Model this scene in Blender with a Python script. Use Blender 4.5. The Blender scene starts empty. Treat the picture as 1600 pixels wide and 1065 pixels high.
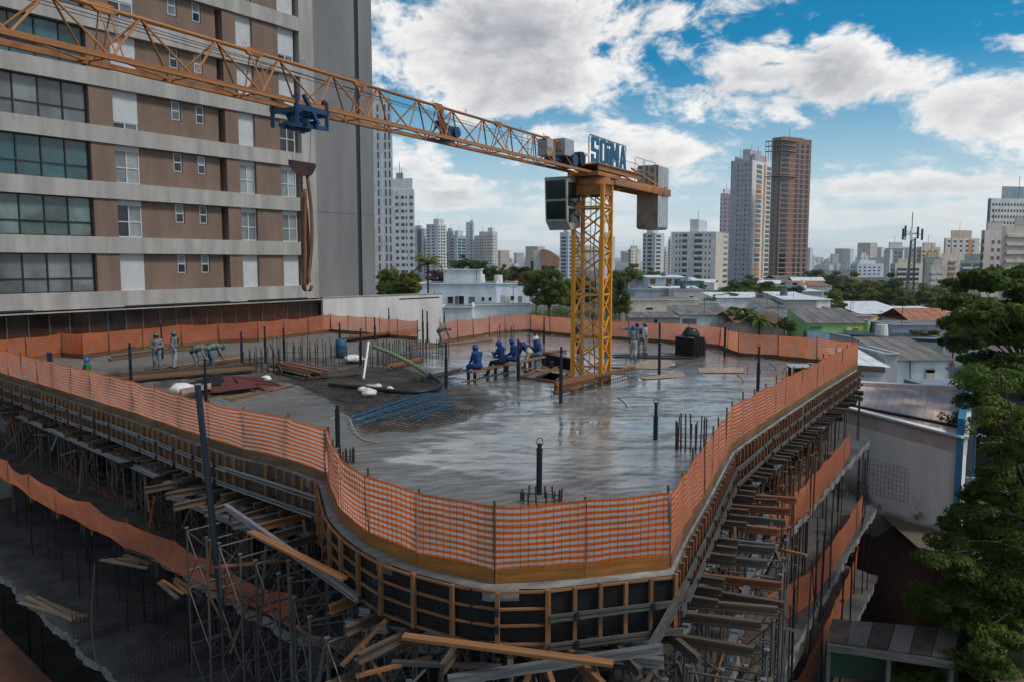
import bpy, bmesh, math, random
import numpy as np
from mathutils import Vector, Matrix, geometry, noise as mnoise
V = Vector
sc = bpy.context.scene
C = sc.collection
random.seed(7)
rnd = random.Random(11)

# ------------------------------------------------------------------ camera
F = 1244.0
TH = math.atan(122 / 1244.0)
HC = 5.0
cam_d = bpy.data.cameras.new('camera')
cam = bpy.data.objects.new('camera', cam_d)
C.objects.link(cam)
cam.location = (0, 0, HC)
cam.rotation_euler = (math.pi / 2 - TH, 0, 0)
cam_d.sensor_width = 36.0
cam_d.lens = 36.0 * F / 1600.0
cam_d.clip_start = 0.1
cam_d.clip_end = 30000
sc.camera = cam
sc.render.resolution_x, sc.render.resolution_y = 1024, 681
sc.cycles.max_bounces = 5
sc.cycles.diffuse_bounces = 3
sc.cycles.glossy_bounces = 2
sc.cycles.transmission_bounces = 2
sc.cycles.volume_bounces = 0
sc.cycles.adaptive_threshold = 0.02
sc.cycles.transparent_max_bounces = 16
sc.cycles.caustics_reflective = False
sc.cycles.caustics_refractive = False
sc.cycles.sample_clamp_indirect = 4

# ------------------------------------------------------------------ light
SUN_AZ = math.radians(108)      # clockwise from +Y towards +X
SUN_EL = math.radians(54)
sun_d = bpy.data.lights.new('sun', 'SUN')
sun_d.energy = 2.0
sun_d.angle = math.radians(12)
sun_d.color = (1.0, 0.93, 0.84)
sun = bpy.data.objects.new('sun', sun_d)
C.objects.link(sun)
sdir = V((math.sin(SUN_AZ) * math.cos(SUN_EL), math.cos(SUN_AZ) * math.cos(SUN_EL), math.sin(SUN_EL)))
sun.rotation_euler = (-sdir).to_track_quat('-Z', 'Y').to_euler()
sun.location = (30, 20, 60)
sc.view_settings.view_transform = 'Standard'
sc.view_settings.look = 'None'
sc.view_settings.exposure = 0.30
sc.view_settings.gamma = 1.0
sc.view_settings.use_curve_mapping = False

# ------------------------------------------------------------------ sky
world = bpy.data.worlds.new('World')
sc.world = world
world.use_nodes = True
wt = world.node_tree
wt.nodes.clear()


class NT:
    """small node-tree helper"""
    def __init__(s, tree): s.t = tree
    def n(s, typ, **kw):
        nd = s.t.nodes.new(typ)
        for k, v in kw.items():
            setattr(nd, k, v)
        return nd
    def put(s, sock, val):
        if hasattr(val, 'is_output') or isinstance(val, bpy.types.NodeSocket):
            s.t.links.new(val, sock)
        elif val is not None:
            sock.default_value = val
    def math(s, op, a, b=None, c=None, clamp=False):
        nd = s.n('ShaderNodeMath', operation=op, use_clamp=clamp)
        for i, x in enumerate((a, b, c)):
            if x is not None: s.put(nd.inputs[i], x)
        return nd.outputs[0]
    def vmath(s, op, a, b=None):
        nd = s.n('ShaderNodeVectorMath', operation=op)
        s.put(nd.inputs[0], a)
        if b is not None: s.put(nd.inputs[1], b)
        return nd.outputs['Value'] if op in ('LENGTH', 'DOT_PRODUCT', 'DISTANCE') else nd.outputs[0]
    def noise(s, vec, scale, detail=4, rough=0.55, lac=2.0, dist=0.0):
        nd = s.n('ShaderNodeTexNoise')
        if vec is not None: s.put(nd.inputs['Vector'], vec)
        nd.inputs['Scale'].default_value = scale
        nd.inputs['Detail'].default_value = detail
        nd.inputs['Roughness'].default_value = rough
        nd.inputs['Lacunarity'].default_value = lac
        nd.inputs['Distortion'].default_value = dist
        return nd.outputs['Fac']
    def remap(s, v, a, b, c=0.0, d=1.0, smooth=True):
        nd = s.n('ShaderNodeMapRange')
        nd.interpolation_type = 'SMOOTHSTEP' if smooth else 'LINEAR'
        s.put(nd.inputs[0], v)
        for i, x in enumerate((a, b, c, d)):
            nd.inputs[i + 1].default_value = x
        return nd.outputs[0]
    def mix(s, f, a, b, mode='MIX'):
        nd = s.n('ShaderNodeMix', data_type='RGBA', blend_type=mode)
        s.put(nd.inputs[0], f)
        for sock, x in ((nd.inputs[6], a), (nd.inputs[7], b)):
            if isinstance(x, tuple): x = (x + (1.0,))[:4]
            s.put(sock, x)
        return nd.outputs[2]
    def xyz(s, x, y, z):
        nd = s.n('ShaderNodeCombineXYZ')
        for i, q in enumerate((x, y, z)): s.put(nd.inputs[i], q)
        return nd.outputs[0]
    def sep(s, v):
        nd = s.n('ShaderNodeSeparateXYZ'); s.put(nd.inputs[0], v)
        return nd.outputs[0], nd.outputs[1], nd.outputs[2]


def px_angles(px, py):
    """azimuth / elevation of a picture direction (for laying out the clouds in the sky)"""
    u = 532.5 - py
    x, y, z = px - 800, F * math.cos(TH) + u * math.sin(TH), -F * math.sin(TH) + u * math.cos(TH)
    return math.atan2(x, y), math.atan2(z, math.hypot(x, y))


w = NT(wt)
sky = w.n('ShaderNodeTexSky', sky_type='NISHITA')
sky.sun_disc = False
sky.sun_elevation = SUN_EL
sky.sun_rotation = SUN_AZ
sky.altitude = 700
sky.air_density = 1.0
sky.dust_density = 0.8
sky.ozone_density = 3.0
gen = w.n('ShaderNodeTexCoord').outputs['Generated']
dx, dy, dz = w.sep(gen)
az = w.math('ARCTAN2', dx, dy)
el = w.math('ARCSINE', w.math('MINIMUM', w.math('MAXIMUM', dz, -1.0), 1.0))
ae = w.xyz(az, el, 0.0)
# domain for the billows: flattened towards the horizon so that far clouds look like streaks
zz = w.math('ADD', w.math('MAXIMUM', dz, 0.0), 0.10)
flat = w.xyz(w.math('DIVIDE', dx, zz), w.math('DIVIDE', dy, zz), 0.0)
bill = w.xyz(w.math('MULTIPLY', az, 1.0), w.math('MULTIPLY', el, 1.7), 0.3)
def billow(v, lo=0.0):
    nb_ = w.noise(v, 6.0, 7, 0.60, 2.15, 0.35)
    nd_ = w.noise(v, 19.0, 5, 0.60, 2.1, 0.5)
    return w.math('ADD', w.math('MULTIPLY', w.math('SUBTRACT', nb_, 0.5), 3.3), w.math('MULTIPLY', w.math('SUBTRACT', nd_, 0.5), 1.15))
n_b = billow(bill)
n_up = billow(w.vmath('ADD', bill, (0.016, 0.034, 0.0)))       # the same billows a little towards the sun
n_flat = w.noise(flat, 1.25, 6, 0.60, 2.0, 0.4)
n_wide = w.noise(flat, 0.42, 5, 0.5)
# cumulus masses: (px, py, half width, half height, weight)
BLOBS = [(800, 80, 290, 105, 1.25), (680, 50, 150, 80, .9), (930, 55, 170, 70, 1.0), (640, 110, 90, 60, .7), (1000, 90, 110, 60, .8),
         (1170, 150, 170, 70, 1.2), (1340, 125, 170, 58, 1.2), (1060, 140, 90, 40, .7), (1540, 160, 160, 56, 1.1), (1240, 185, 120, 45, .8),
         (1010, 225, 210, 42, .95), (870, 205, 150, 26, .7), (700, 310, 160, 50, .85), (1450, 290, 280, 34, .95), (1560, 330, 220, 44, .85), (1330, 340, 220, 34, .8),
         (1215, 62, 36, 14, .6), (1585, 68, 60, 18, .7), (1390, 72, 30, 9, .5), (650, 265, 70, 24, .7), (640, 15, 60, 28, .5), (1100, 290, 160, 30, .7), (800, 350, 200, 30, .75), (1310, 245, 40, 9, .5)]
acc = None
for bx_, by_, bw, bh, wt_ in BLOBS:
    a0, e0 = px_angles(bx_, by_)
    q = w.vmath('MULTIPLY', w.vmath('SUBTRACT', ae, (a0, e0, 0)), (F / bw, F / bh, 0))
    g = w.remap(w.vmath('LENGTH', q), 1.6, 0.1, 0.0, wt_ * 0.95)
    acc = g if acc is None else w.math('MAXIMUM', acc, g)
# away from the picture the same broken cumulus goes on, from noise alone
inview = w.math('MULTIPLY', w.remap(w.math('ABSOLUTE', az), 0.62, 0.75, 1.0, 0.0), w.remap(el, 0.42, 0.55, 1.0, 0.0))
away = w.remap(n_wide, 0.42, 0.62, 0.0, 1.0)
cover = w.math('ADD', w.math('MULTIPLY', acc, inview), w.math('MULTIPLY', away, w.math('SUBTRACT', 1.0, inview)))
lowband = w.remap(el, 0.27, 0.02, 0.10, 0.66)
cover = w.math('MAXIMUM', cover, lowband)
fl_amp = w.remap(el, 0.25, 0.03, 0.45, 1.7)
b_amp = w.remap(el, 0.16, 0.03, 1.0, 0.35)
flt = w.math('MULTIPLY', w.math('SUBTRACT', n_flat, 0.5), fl_amp)
dens = w.math('ADD', w.math('ADD', cover, w.math('MULTIPLY', n_b, b_amp)), flt)
alpha = w.remap(dens, 0.38, 0.86)
core = w.remap(dens, 0.58, 1.55)
emb = w.math('MULTIPLY', w.math('SUBTRACT', n_up, n_b), b_amp)          # > 0: more cloud towards the sun, so shaded
overhead = w.remap(el, 0.35, 0.9, 0.0, 0.45)                             # cloud bases above the view, darkened to cut the overhead ambient light
shade = w.math('ADD', w.math('ADD', w.math('MULTIPLY', core, 0.85), w.math('MULTIPLY', emb, 0.62)), overhead, clamp=True)
CL = 7.4
cloud = w.mix(shade, (CL * 1.0, CL * 0.985, CL * 0.97), (CL * 0.40, CL * 0.42, CL * 0.475))
blue = w.mix(1.0, sky.outputs[0], (0.04, 0.63, 0.77), 'MULTIPLY')
hazec = w.mix(w.remap(el, 0.25, 0.0, 0.0, 0.94), blue, (5.5, 6.1, 6.4))
col = w.mix(w.math('MULTIPLY', alpha, w.remap(el, 0.0, 0.12, 0.45, 1.0)), hazec, cloud)
bg = w.n('ShaderNodeBackground')
bg.inputs['Strength'].default_value = 0.105
w.put(bg.inputs['Color'], col)
wo = w.n('ShaderNodeOutputWorld')
w.put(wo.inputs['Surface'], bg.outputs[0])

# ------------------------------------------------------------------ picture -> place
FW = V((0, math.cos(TH), -math.sin(TH)))
UPV = V((0, math.sin(TH), math.cos(TH)))


def ray(px, py):
    return V((px - 800, 0, 0)) + FW * F + UPV * (532.5 - py)


def G(px, py, z=0.0):
    """point of the horizontal plane z that is seen at a picture position"""
    r = ray(px, py)
    t = (z - HC) / r.z
    return V((r.x * t, r.y * t, z))


def D(px, py, y):
    """point at ground distance y seen at a picture position"""
    r = ray(px, py)
    t = y / r.y
    return V((r.x * t, y, HC + r.z * t))


# ------------------------------------------------------------------ materials
def material(name, col, rough=0.7, var=0.25, scale=3.0, bump=0.15, metal=0.0, col2=None, streak=None,
             rand=0.0, detail=6, spec=None, coat=0.0, bscale=None, world_space=False, translucent=0.0):
    m = bpy.data.materials.new(name)
    m.use_nodes = True
    t = NT(m.node_tree)
    b = m.node_tree.nodes['Principled BSDF']
    tc = t.n('ShaderNodeTexCoord')
    vec = t.n('ShaderNodeNewGeometry').outputs['Position'] if world_space else tc.outputs['Object']
    if streak:
        vec = t.vmath('MULTIPLY', vec, streak)
    nz = t.noise(vec, scale, detail, 0.6)
    c2 = col2 or tuple(c * (1 - var) for c in col)
    c1 = tuple(min(1, c * (1 + var * 0.4)) for c in col)
    fac = t.remap(nz, 0.3, 0.7)
    colr = t.mix(fac, c2, c1)
    if rand:
        oi = t.n('ShaderNodeObjectInfo')
        k = t.remap(oi.outputs['Random'], 0, 1, 1 - rand, 1 + rand, smooth=False)
        colr = t.mix(1.0, colr, t.xyz(k, k, k), 'MULTIPLY')
    t.put(b.inputs['Base Color'], colr)
    t.put(b.inputs['Roughness'], t.remap(nz, 0.25, 0.75, max(0.02, rough - 0.12), min(1, rough + 0.1)))
    b.inputs['Metallic'].default_value = metal
    if spec is not None: b.inputs['Specular IOR Level'].default_value = spec
    if coat: b.inputs['Coat Weight'].default_value = coat
    if bump:
        bp = t.n('ShaderNodeBump')
        bp.inputs['Strength'].default_value = bump
        bp.inputs['Distance'].default_value = 0.02
        t.put(bp.inputs['Height'], t.noise(vec, bscale or scale * 5, 4, 0.6))
        t.put(b.inputs['Normal'], bp.outputs[0])
    if translucent:
        tr = t.n('ShaderNodeBsdfTranslucent')
        t.put(tr.inputs['Color'], colr)
        ms = t.n('ShaderNodeMixShader'); ms.inputs[0].default_value = translucent
        t.t.links.new(b.outputs[0], ms.inputs[1]); t.t.links.new(tr.outputs[0], ms.inputs[2])
        out = [n for n in m.node_tree.nodes if n.type == 'OUTPUT_MATERIAL'][0]
        t.t.links.new(ms.outputs[0], out.inputs[0])
    return m


M = {}
M['timber'] = material('timber', (0.245, 0.11, 0.042), .75, .45, 2.2, .2, streak=(1, 1, .15), rand=.25)
M['timber_old'] = material('timber_old', (0.095, 0.068, 0.048), .85, .5, 2.5, .3, streak=(1, 1, .2), rand=.35)
M['timber_red'] = material('timber_red', (0.22, 0.085, 0.04), .75, .4, 2.5, .2, streak=(1, 1, .2), rand=.25)
M['toe'] = material('toe_board_paint', (0.30, 0.115, 0.018), .6, .3, 3, .1, rand=.15)
M['ply_black'] = material('film_faced_ply', (0.007, 0.008, 0.010), .6, .5, 4, .1, col2=(0.016, 0.016, 0.017), spec=.2)
M['toe_dull'] = material('toe_board_dull', (0.17, 0.092, 0.042), .75, .4, 3, .1, rand=.25)
M['ply'] = material('plywood', (0.33, 0.24, 0.17), .7, .3, 2, .1, rand=.2)
M['ply_red'] = material('red_plywood', (0.13, 0.022, 0.022), .5, .5, 2, .1, rand=.2)
M['steel_dark'] = material('dark_blue_steel', (0.014, 0.024, 0.042), .45, .4, 5, .1, metal=.3)
M['steel_black'] = material('black_steel', (0.025, 0.025, 0.028), .55, .4, 5, .1, metal=.4)
M['galv'] = material('galvanised_steel', (0.34, 0.35, 0.37), .5, .45, 6, .1, metal=.7, rand=.2)
M['prop'] = material('scaffold_paint', (0.12, 0.115, 0.11), .6, .5, 6, .1, metal=.3, rand=.3)
M['rebar'] = material('rebar', (0.055, 0.038, 0.032), .75, .5, 8, .3, metal=.2)
M['rust'] = material('rusty_bar', (0.13, 0.065, 0.03), .8, .4, 8, .2)
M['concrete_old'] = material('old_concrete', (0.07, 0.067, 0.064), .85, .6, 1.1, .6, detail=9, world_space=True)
M['concrete_rough'] = material('rough_concrete_edge', (0.22, 0.212, 0.20), .9, .5, 4, .9, detail=9)
M['crane_yellow'] = material('crane_yellow', (0.72, 0.29, 0.012), .45, .22, 2.5, .05)
M['crane_rust'] = material('crane_weathered_orange', (0.43, 0.18, 0.045), .55, .35, 2.5, .08, col2=(0.24, 0.085, 0.03))
M['blue_paint'] = material('blue_paint', (0.008, 0.052, 0.135), .45, .35, 4, .05)
M['sign_blue'] = material('sign_blue', (0.004, 0.10, 0.19), .5, .2, 4, .05)
M['white_paint'] = material('white_paint', (0.74, 0.74, 0.73), .6, .12, 3, .05)
M['grey_paint'] = material('grey_paint', (0.36, 0.37, 0.38), .55, .2, 4, .05)
M['cw_concrete'] = material('counterweight_concrete', (0.30, 0.22, 0.17), .85, .45, 1.8, .3, col2=(0.17, 0.12, 0.09))
M['cw_grey'] = material('counterweight_edge', (0.42, 0.46, 0.49), .8, .25, 2, .2)
M['black_rubber'] = material('black_rubber', (0.012, 0.012, 0.013), .5, .3, 6, .1)
M['green_hose'] = material('green_pipe', (0.20, 0.26, 0.12), .55, .3, 6, .1)
M['blue_tube'] = material('blue_conduit', (0.010, 0.085, 0.165), .4, .3, 6, .1, rand=.3)
M['white_plastic'] = material('white_plastic', (0.72, 0.70, 0.66), .5, .15, 6, .1)
M['barrel_blue'] = material('barrel_blue', (0.02, 0.10, 0.16), .45, .3, 4, .05)
M['earth_red'] = material('red_earth', (0.075, 0.028, 0.017), .95, .55, .6, .9, detail=9)
M['earth_dark'] = material('dark_earth', (0.06, 0.035, 0.025), .95, .5, .7, .9, detail=9)


def glass(name, col, rough=.06, spec=.6):
    m = material(name, col, rough, .35, .8, 0, rand=.35)
    m.node_tree.nodes['Principled BSDF'].inputs['Specular IOR Level'].default_value = spec
    return m


M['glass_dark'] = glass('dark_glass', (0.016, 0.020, 0.024))
M['glass_teal'] = glass('teal_glass', (0.035, 0.105, 0.125), .08)
M['glass_grey'] = glass('glass_over_grey_blinds', (0.16, 0.175, 0.185), .1)
M['glass_green'] = glass('glass_over_pale_green_blinds', (0.14, 0.19, 0.185), .1)
M['glass_pale'] = glass('glass_over_pale_curtains', (0.27, 0.30, 0.31), .1)
M['glass_lobby'] = glass('lobby_glass', (0.035, 0.024, 0.020), .04, .8)
M['glass_far'] = glass('far_window_glass', (0.055, 0.06, 0.07), .2)
M['cab_glass'] = glass('cab_glass', (0.004, 0.020, 0.014), .05, .35)


# orange netting: solid woven bands, and between them the same plastic as an open weave one sees through
def net_mats():
    a = material('orange_net_band', (0.95, 0.195, 0.018), .6, .18, 2.0, .1, translucent=.62, col2=(0.88, 0.155, 0.012))
    return a


M['net_band'] = net_mats()
def weave(nm, c1, c2, lo, hi):
    m = bpy.data.materials.new(nm); m.use_nodes = True
    t = NT(m.node_tree); nt = m.node_tree
    b = nt.nodes['Principled BSDF']; b.inputs['Base Color'].default_value = (*c1, 1); b.inputs['Roughness'].default_value = .6
    tr = t.n('ShaderNodeBsdfTransparent'); tl = t.n('ShaderNodeBsdfTranslucent'); tl.inputs[0].default_value = (*c2, 1)
    m0 = t.n('ShaderNodeMixShader'); m0.inputs[0].default_value = .62
    nt.links.new(b.outputs[0], m0.inputs[1]); nt.links.new(tl.outputs[0], m0.inputs[2])
    ms = t.n('ShaderNodeMixShader')
    vec = t.n('ShaderNodeTexCoord').outputs['Object']
    t.put(ms.inputs[0], t.remap(t.noise(vec, 2.5, 3), .3, .7, lo, hi))
    nt.links.new(m0.outputs[0], ms.inputs[1]); nt.links.new(tr.outputs[0], ms.inputs[2])
    nt.links.new(ms.outputs[0], [n for n in nt.nodes if n.type == 'OUTPUT_MATERIAL'][0].inputs[0])
    return m


M['net_weave'] = weave('orange_net_weave', (0.92, 0.50, 0.39), (0.95, 0.46, 0.32), .18, .36)
M['net_weave_pale'] = weave('pale_net_weave', (0.86, 0.70, 0.68), (0.92, 0.64, 0.56), .20, .36)



# ------------------------------------------------------------------ mesh helpers
class MB:
    def __init__(s): s.v, s.f, s.m = [], [], []
    def add(s, vs, fs, mi=0):
        o = len(s.v); s.v.extend(tuple(v) for v in vs)
        for f in fs: s.f.append(tuple(i + o for i in f)); s.m.append(mi)
        return s
    def box(s, c, size, R=None, mi=0):
        c = V(c); vs = []
        for i in range(8):
            p = V(((i & 1) - .5, ((i >> 1) & 1) - .5, ((i >> 2) & 1) - .5))
            p = V((p.x * size[0], p.y * size[1], p.z * size[2]))
            if R is not None: p = R @ p
            vs.append(c + p)
        return s.add(vs, [(0, 2, 3, 1), (4, 5, 7, 6), (0, 1, 5, 4), (2, 6, 7, 3), (0, 4, 6, 2), (1, 3, 7, 5)], mi)
    def bar(s, p0, p1, w_, h_, mi=0, up=None):
        p0, p1 = V(p0), V(p1)
        R = frame(p1 - p0, up)
        return s.box((p0 + p1) / 2, (w_, h_, (p1 - p0).length), R, mi)
    def tube(s, p0, p1, r, n=6, r1=None, mi=0):
        return s.path([p0, p1], r, n, r1, mi)
    def path(s, pts, r, n=6, r1=None, mi=0):
        pts = [V(p) for p in pts]; vs = []; K = len(pts)
        for k, p in enumerate(pts):
            d = (pts[min(k + 1, K - 1)] - pts[max(k - 1, 0)])
            R = frame(d)
            rr = r if r1 is None else r + (r1 - r) * k / (K - 1)
            for i in range(n):
                a = 2 * math.pi * i / n
                vs.append(p + R @ V((math.cos(a) * rr, math.sin(a) * rr, 0)))
        fs = []
        for k in range(K - 1):
            for i in range(n):
                j = (i + 1) % n
                fs.append((k * n + i, k * n + j, (k + 1) * n + j, (k + 1) * n + i))
        fs.append(tuple(range(n - 1, -1, -1))); fs.append(tuple(range((K - 1) * n, K * n)))
        return s.add(vs, fs, mi)
    def prism(s, poly, z0, z1, mi=0, mi_top=None):
        n = len(poly)
        vs = [(p[0], p[1], z0) for p in poly] + [(p[0], p[1], z1) for p in poly]
        s.add(vs, [tuple(range(n - 1, -1, -1))], mi)
        s.f.append(tuple(i + len(s.v) - n for i in range(n))); s.m.append(mi if mi_top is None else mi_top)
        o = len(s.v) - 2 * n
        for i in range(n):
            j = (i + 1) % n
            s.f.append((o + i, o + j, o + n + j, o + n + i)); s.m.append(mi)
        return s
    def extr(s, pts, vec, mi=0):
        """any planar polygon given in 3-D, thickened along vec"""
        n = len(pts); vec = V(vec)
        vs = [V(p) for p in pts] + [V(p) + vec for p in pts]
        fs = [tuple(range(n - 1, -1, -1)), tuple(range(n, 2 * n))] + [(i, (i + 1) % n, n + (i + 1) % n, n + i) for i in range(n)]
        return s.add(vs, fs, mi)
    def mesh(s, name, mats, smooth=False, org=V((0, 0, 0))):
        me = bpy.data.meshes.new(name)
        me.from_pydata([(v[0] - org[0], v[1] - org[1], v[2] - org[2]) for v in s.v], [], s.f)
        mats = mats if isinstance(mats, (list, tuple)) else [mats]
        for x in mats: me.materials.append(M[x] if isinstance(x, str) else x)
        if len(mats) > 1: me.polygons.foreach_set('material_index', s.m)
        if smooth: me.polygons.foreach_set('use_smooth', [True] * len(s.f))
        bm = bmesh.new(); bm.from_mesh(me); bmesh.ops.recalc_face_normals(bm, faces=bm.faces); bm.to_mesh(me); bm.free()
        me.update()
        return me
    def build(s, name, mats, parent=None, smooth=False, loc=None):
        org = worg(parent) if parent else V(loc or (0, 0, 0))
        o = bpy.data.objects.new(name, s.mesh(name, mats, smooth, org)); C.objects.link(o)
        o.parent = parent
        if parent is None: o.location = org
        return o


def frame(d, up=None):
    d = V(d).normalized()
    if up is None: up = V((0, 0, 1)) if abs(d.z) < .95 else V((0, 1, 0))
    up = V(up)
    x = d.cross(up)
    if x.length < 1e-6: x = d.cross(V((1, 0, 0)))
    x.normalize(); y = x.cross(d) * -1
    y = d.cross(x); y.normalize()
    return Matrix((x, y, d)).transposed()


def worg(o):
    p = V((0, 0, 0))
    while o is not None:
        p = p + o.location; o = o.parent
    return p


def tag(o, label=None, cat=None, group=None, kind=None):
    if label: o['label'] = label
    if cat: o['category'] = cat
    if group: o['group'] = group
    if kind: o['kind'] = kind
    return o


def thing(name, label, cat, loc=(0, 0, 0), group=None):
    o = bpy.data.objects.new(name, None); C.objects.link(o)
    o.location = loc; o.empty_display_size = .3
    return tag(o, label, cat, group)


def copy_tree(o, parent=None):
    c = o.copy(); C.objects.link(c); c.parent = parent
    for ch in o.children: copy_tree(ch, c)
    return c


UM = {}


def unit_mesh(kind, mat):
    key = (kind, mat)
    if key not in UM:
        b = MB()
        if kind == 'box': b.box((0, 0, 0), (1, 1, 1))
        elif kind == 'hbeam':
            b.box((0, .40, 0), (1, .2, 1)); b.box((0, -.40, 0), (1, .2, 1)); b.box((0, 0, 0), (.4, .6, 1))
        else: b.tube((0, 0, -.5), (0, 0, .5), 1, 7)
        UM[key] = b.mesh(kind + '_' + mat, mat, smooth=False)
    return UM[key]


def piece(name, parent, p0, p1, w_, h_, mat, kind='box', up=None):
    """one straight member as an object of its own sharing mesh data"""
    p0, p1 = V(p0), V(p1); d = p1 - p0
    o = bpy.data.objects.new(name, unit_mesh(kind, mat)); C.objects.link(o)
    R = frame(d, up).to_4x4()
    o.parent = parent
    mw = Matrix.Translation((p0 + p1) / 2 - (worg(parent) if parent else V((0, 0, 0)))) @ R @ Matrix.Diagonal((w_, h_, d.length, 1))
    if parent: o.matrix_local = mw
    else: o.matrix_world = mw
    return o


def rod(name, parent, p0, p1, r, mat):
    return piece(name, parent, p0, p1, r, r, mat, 'tube')


def ordinal(i):
    return ['first', 'second', 'third', 'fourth', 'fifth', 'sixth', 'seventh', 'eighth', 'ninth', 'tenth', 'eleventh', 'twelfth',
            'thirteenth', 'fourteenth', 'fifteenth', 'sixteenth', 'seventeenth', 'eighteenth', 'nineteenth', 'twentieth'][i]


def resample(pts, step):
    pts = [V(p) for p in pts]; out = [pts[0].copy()]; L = [0]
    for a, b in zip(pts, pts[1:]): L.append(L[-1] + (b - a).length)
    n = max(1, round(L[-1] / step))
    for k in range(1, n + 1):
        s = L[-1] * k / n
        for i in range(len(pts) - 1):
            if L[i + 1] >= s - 1e-9:
                f = (s - L[i]) / max(1e-9, L[i + 1] - L[i]); out.append(pts[i].lerp(pts[i + 1], f)); break
    return out


def inside(p, poly):
    c = False; n = len(poly); j = n - 1
    for i in range(n):
        if (poly[i][1] > p[1]) != (poly[j][1] > p[1]) and p[0] < (poly[j][0] - poly[i][0]) * (p[1] - poly[i][1]) / (poly[j][1] - poly[i][1]) + poly[i][0]:
            c = not c
        j = i
    return c


def pdist(p, poly):
    best = 1e9; n = len(poly)
    for i in range(n):
        ax, ay = poly[i][0], poly[i][1]; bx, by = poly[(i + 1) % n][0], poly[(i + 1) % n][1]
        vx, vy = bx - ax, by - ay; L = vx * vx + vy * vy or 1e-9
        t = max(0, min(1, ((p[0] - ax) * vx + (p[1] - ay) * vy) / L))
        best = min(best, math.hypot(p[0] - ax - vx * t, p[1] - ay - vy * t))
    return best
# ================================================================== the unfinished building
ZT = 1.27
def TP(l, z=ZT, z0=0.0): return [V((p.x, p.y, z0)) for p in (G(a, b, z) for a, b in l)]
LEFT = [V((-25.4, 37.7, 0))] + TP([(0, 545), (109, 570), (205, 593), (305, 620), (367, 636), (441, 648), (511, 668)])
FRONT = TP([(511, 668), (519, 690), (528, 710), (560, 734), (609, 756), (680, 773), (762, 787), (850, 785), (966, 775), (1046, 769)])
RIGHT = TP([(1046, 769), (1071, 731), (1103, 690), (1145, 630), (1215, 594), (1290, 557), (1340, 534)])
BACK_R = TP([(1340, 534), (1240, 525), (1141, 519), (1134, 511), (1030, 504), (952, 500), (889, 497), (829, 492), (788, 493), (735, 499), (689, 505)])
BACK_L = TP([(652, 501), (600, 498), (570, 495), (516, 492), (400, 503), (325, 505), (187, 515), (132, 523), (105, 519), (10, 530)]) + [V((-25.4, 37.7, 0))]


def offset(pts, d):
    """shift an open plan polyline to its right-hand side by d"""
    out = []
    for i, p in enumerate(pts):
        a = pts[max(0, i - 1)]; b = pts[min(len(pts) - 1, i + 1)]
        t = (b - a); t.z = 0; t.normalize()
        out.append(p + V((t.y, -t.x, 0)) * (-d))
    return out


def sh(pts, z): return [V((p.x, p.y, z)) for p in pts]


# walking left -> front -> right -> back the inside of the slab lies on the left hand: outward is the right-hand side
E = .2
outline = offset(LEFT, -.1)[:-1] + offset(FRONT, -E) + offset(RIGHT, -.08)[1:] + offset(BACK_R, -.2)[1:] + offset(BACK_L, -.2)[:-1]
outline = resample(outline + [outline[0]], .45)[:-1]

site = thing('unfinished_building', 'unfinished concrete building with freshly poured wet top slab', 'building', (-3, 33, -9.9))

# areas of the deck not yet covered by the pour (rebar and boards on black deck)
UNP = [[G(a, b) for a, b in [(436, 592), (520, 566), (640, 574), (700, 596), (760, 612), (788, 622), (770, 640), (742, 645), (735, 655), (690, 664), (640, 674), (560, 672), (535, 655), (522, 632), (480, 608)]],
       [G(a, b) for a, b in [(150, 575), (250, 566), (330, 552), (420, 556), (500, 560), (640, 548), (655, 562), (560, 578), (470, 590), (350, 612), (290, 612), (240, 600), (190, 592)]]]
HOLE = [G(a, b) for a, b in [(815, 590), (858, 572), (893, 578), (868, 597)]]


def zone(p):
    best = -9
    q = (p.x + mnoise.noise(V((p.x * .5, p.y * .5, 3))) * .8, p.y + mnoise.noise(V((p.x * .5, p.y * .5, 8))) * 1.2)
    for U in UNP:
        d = pdist(q, U) * (1 if inside(q, U) else -1)
        best = max(best, d)
    return best


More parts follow.
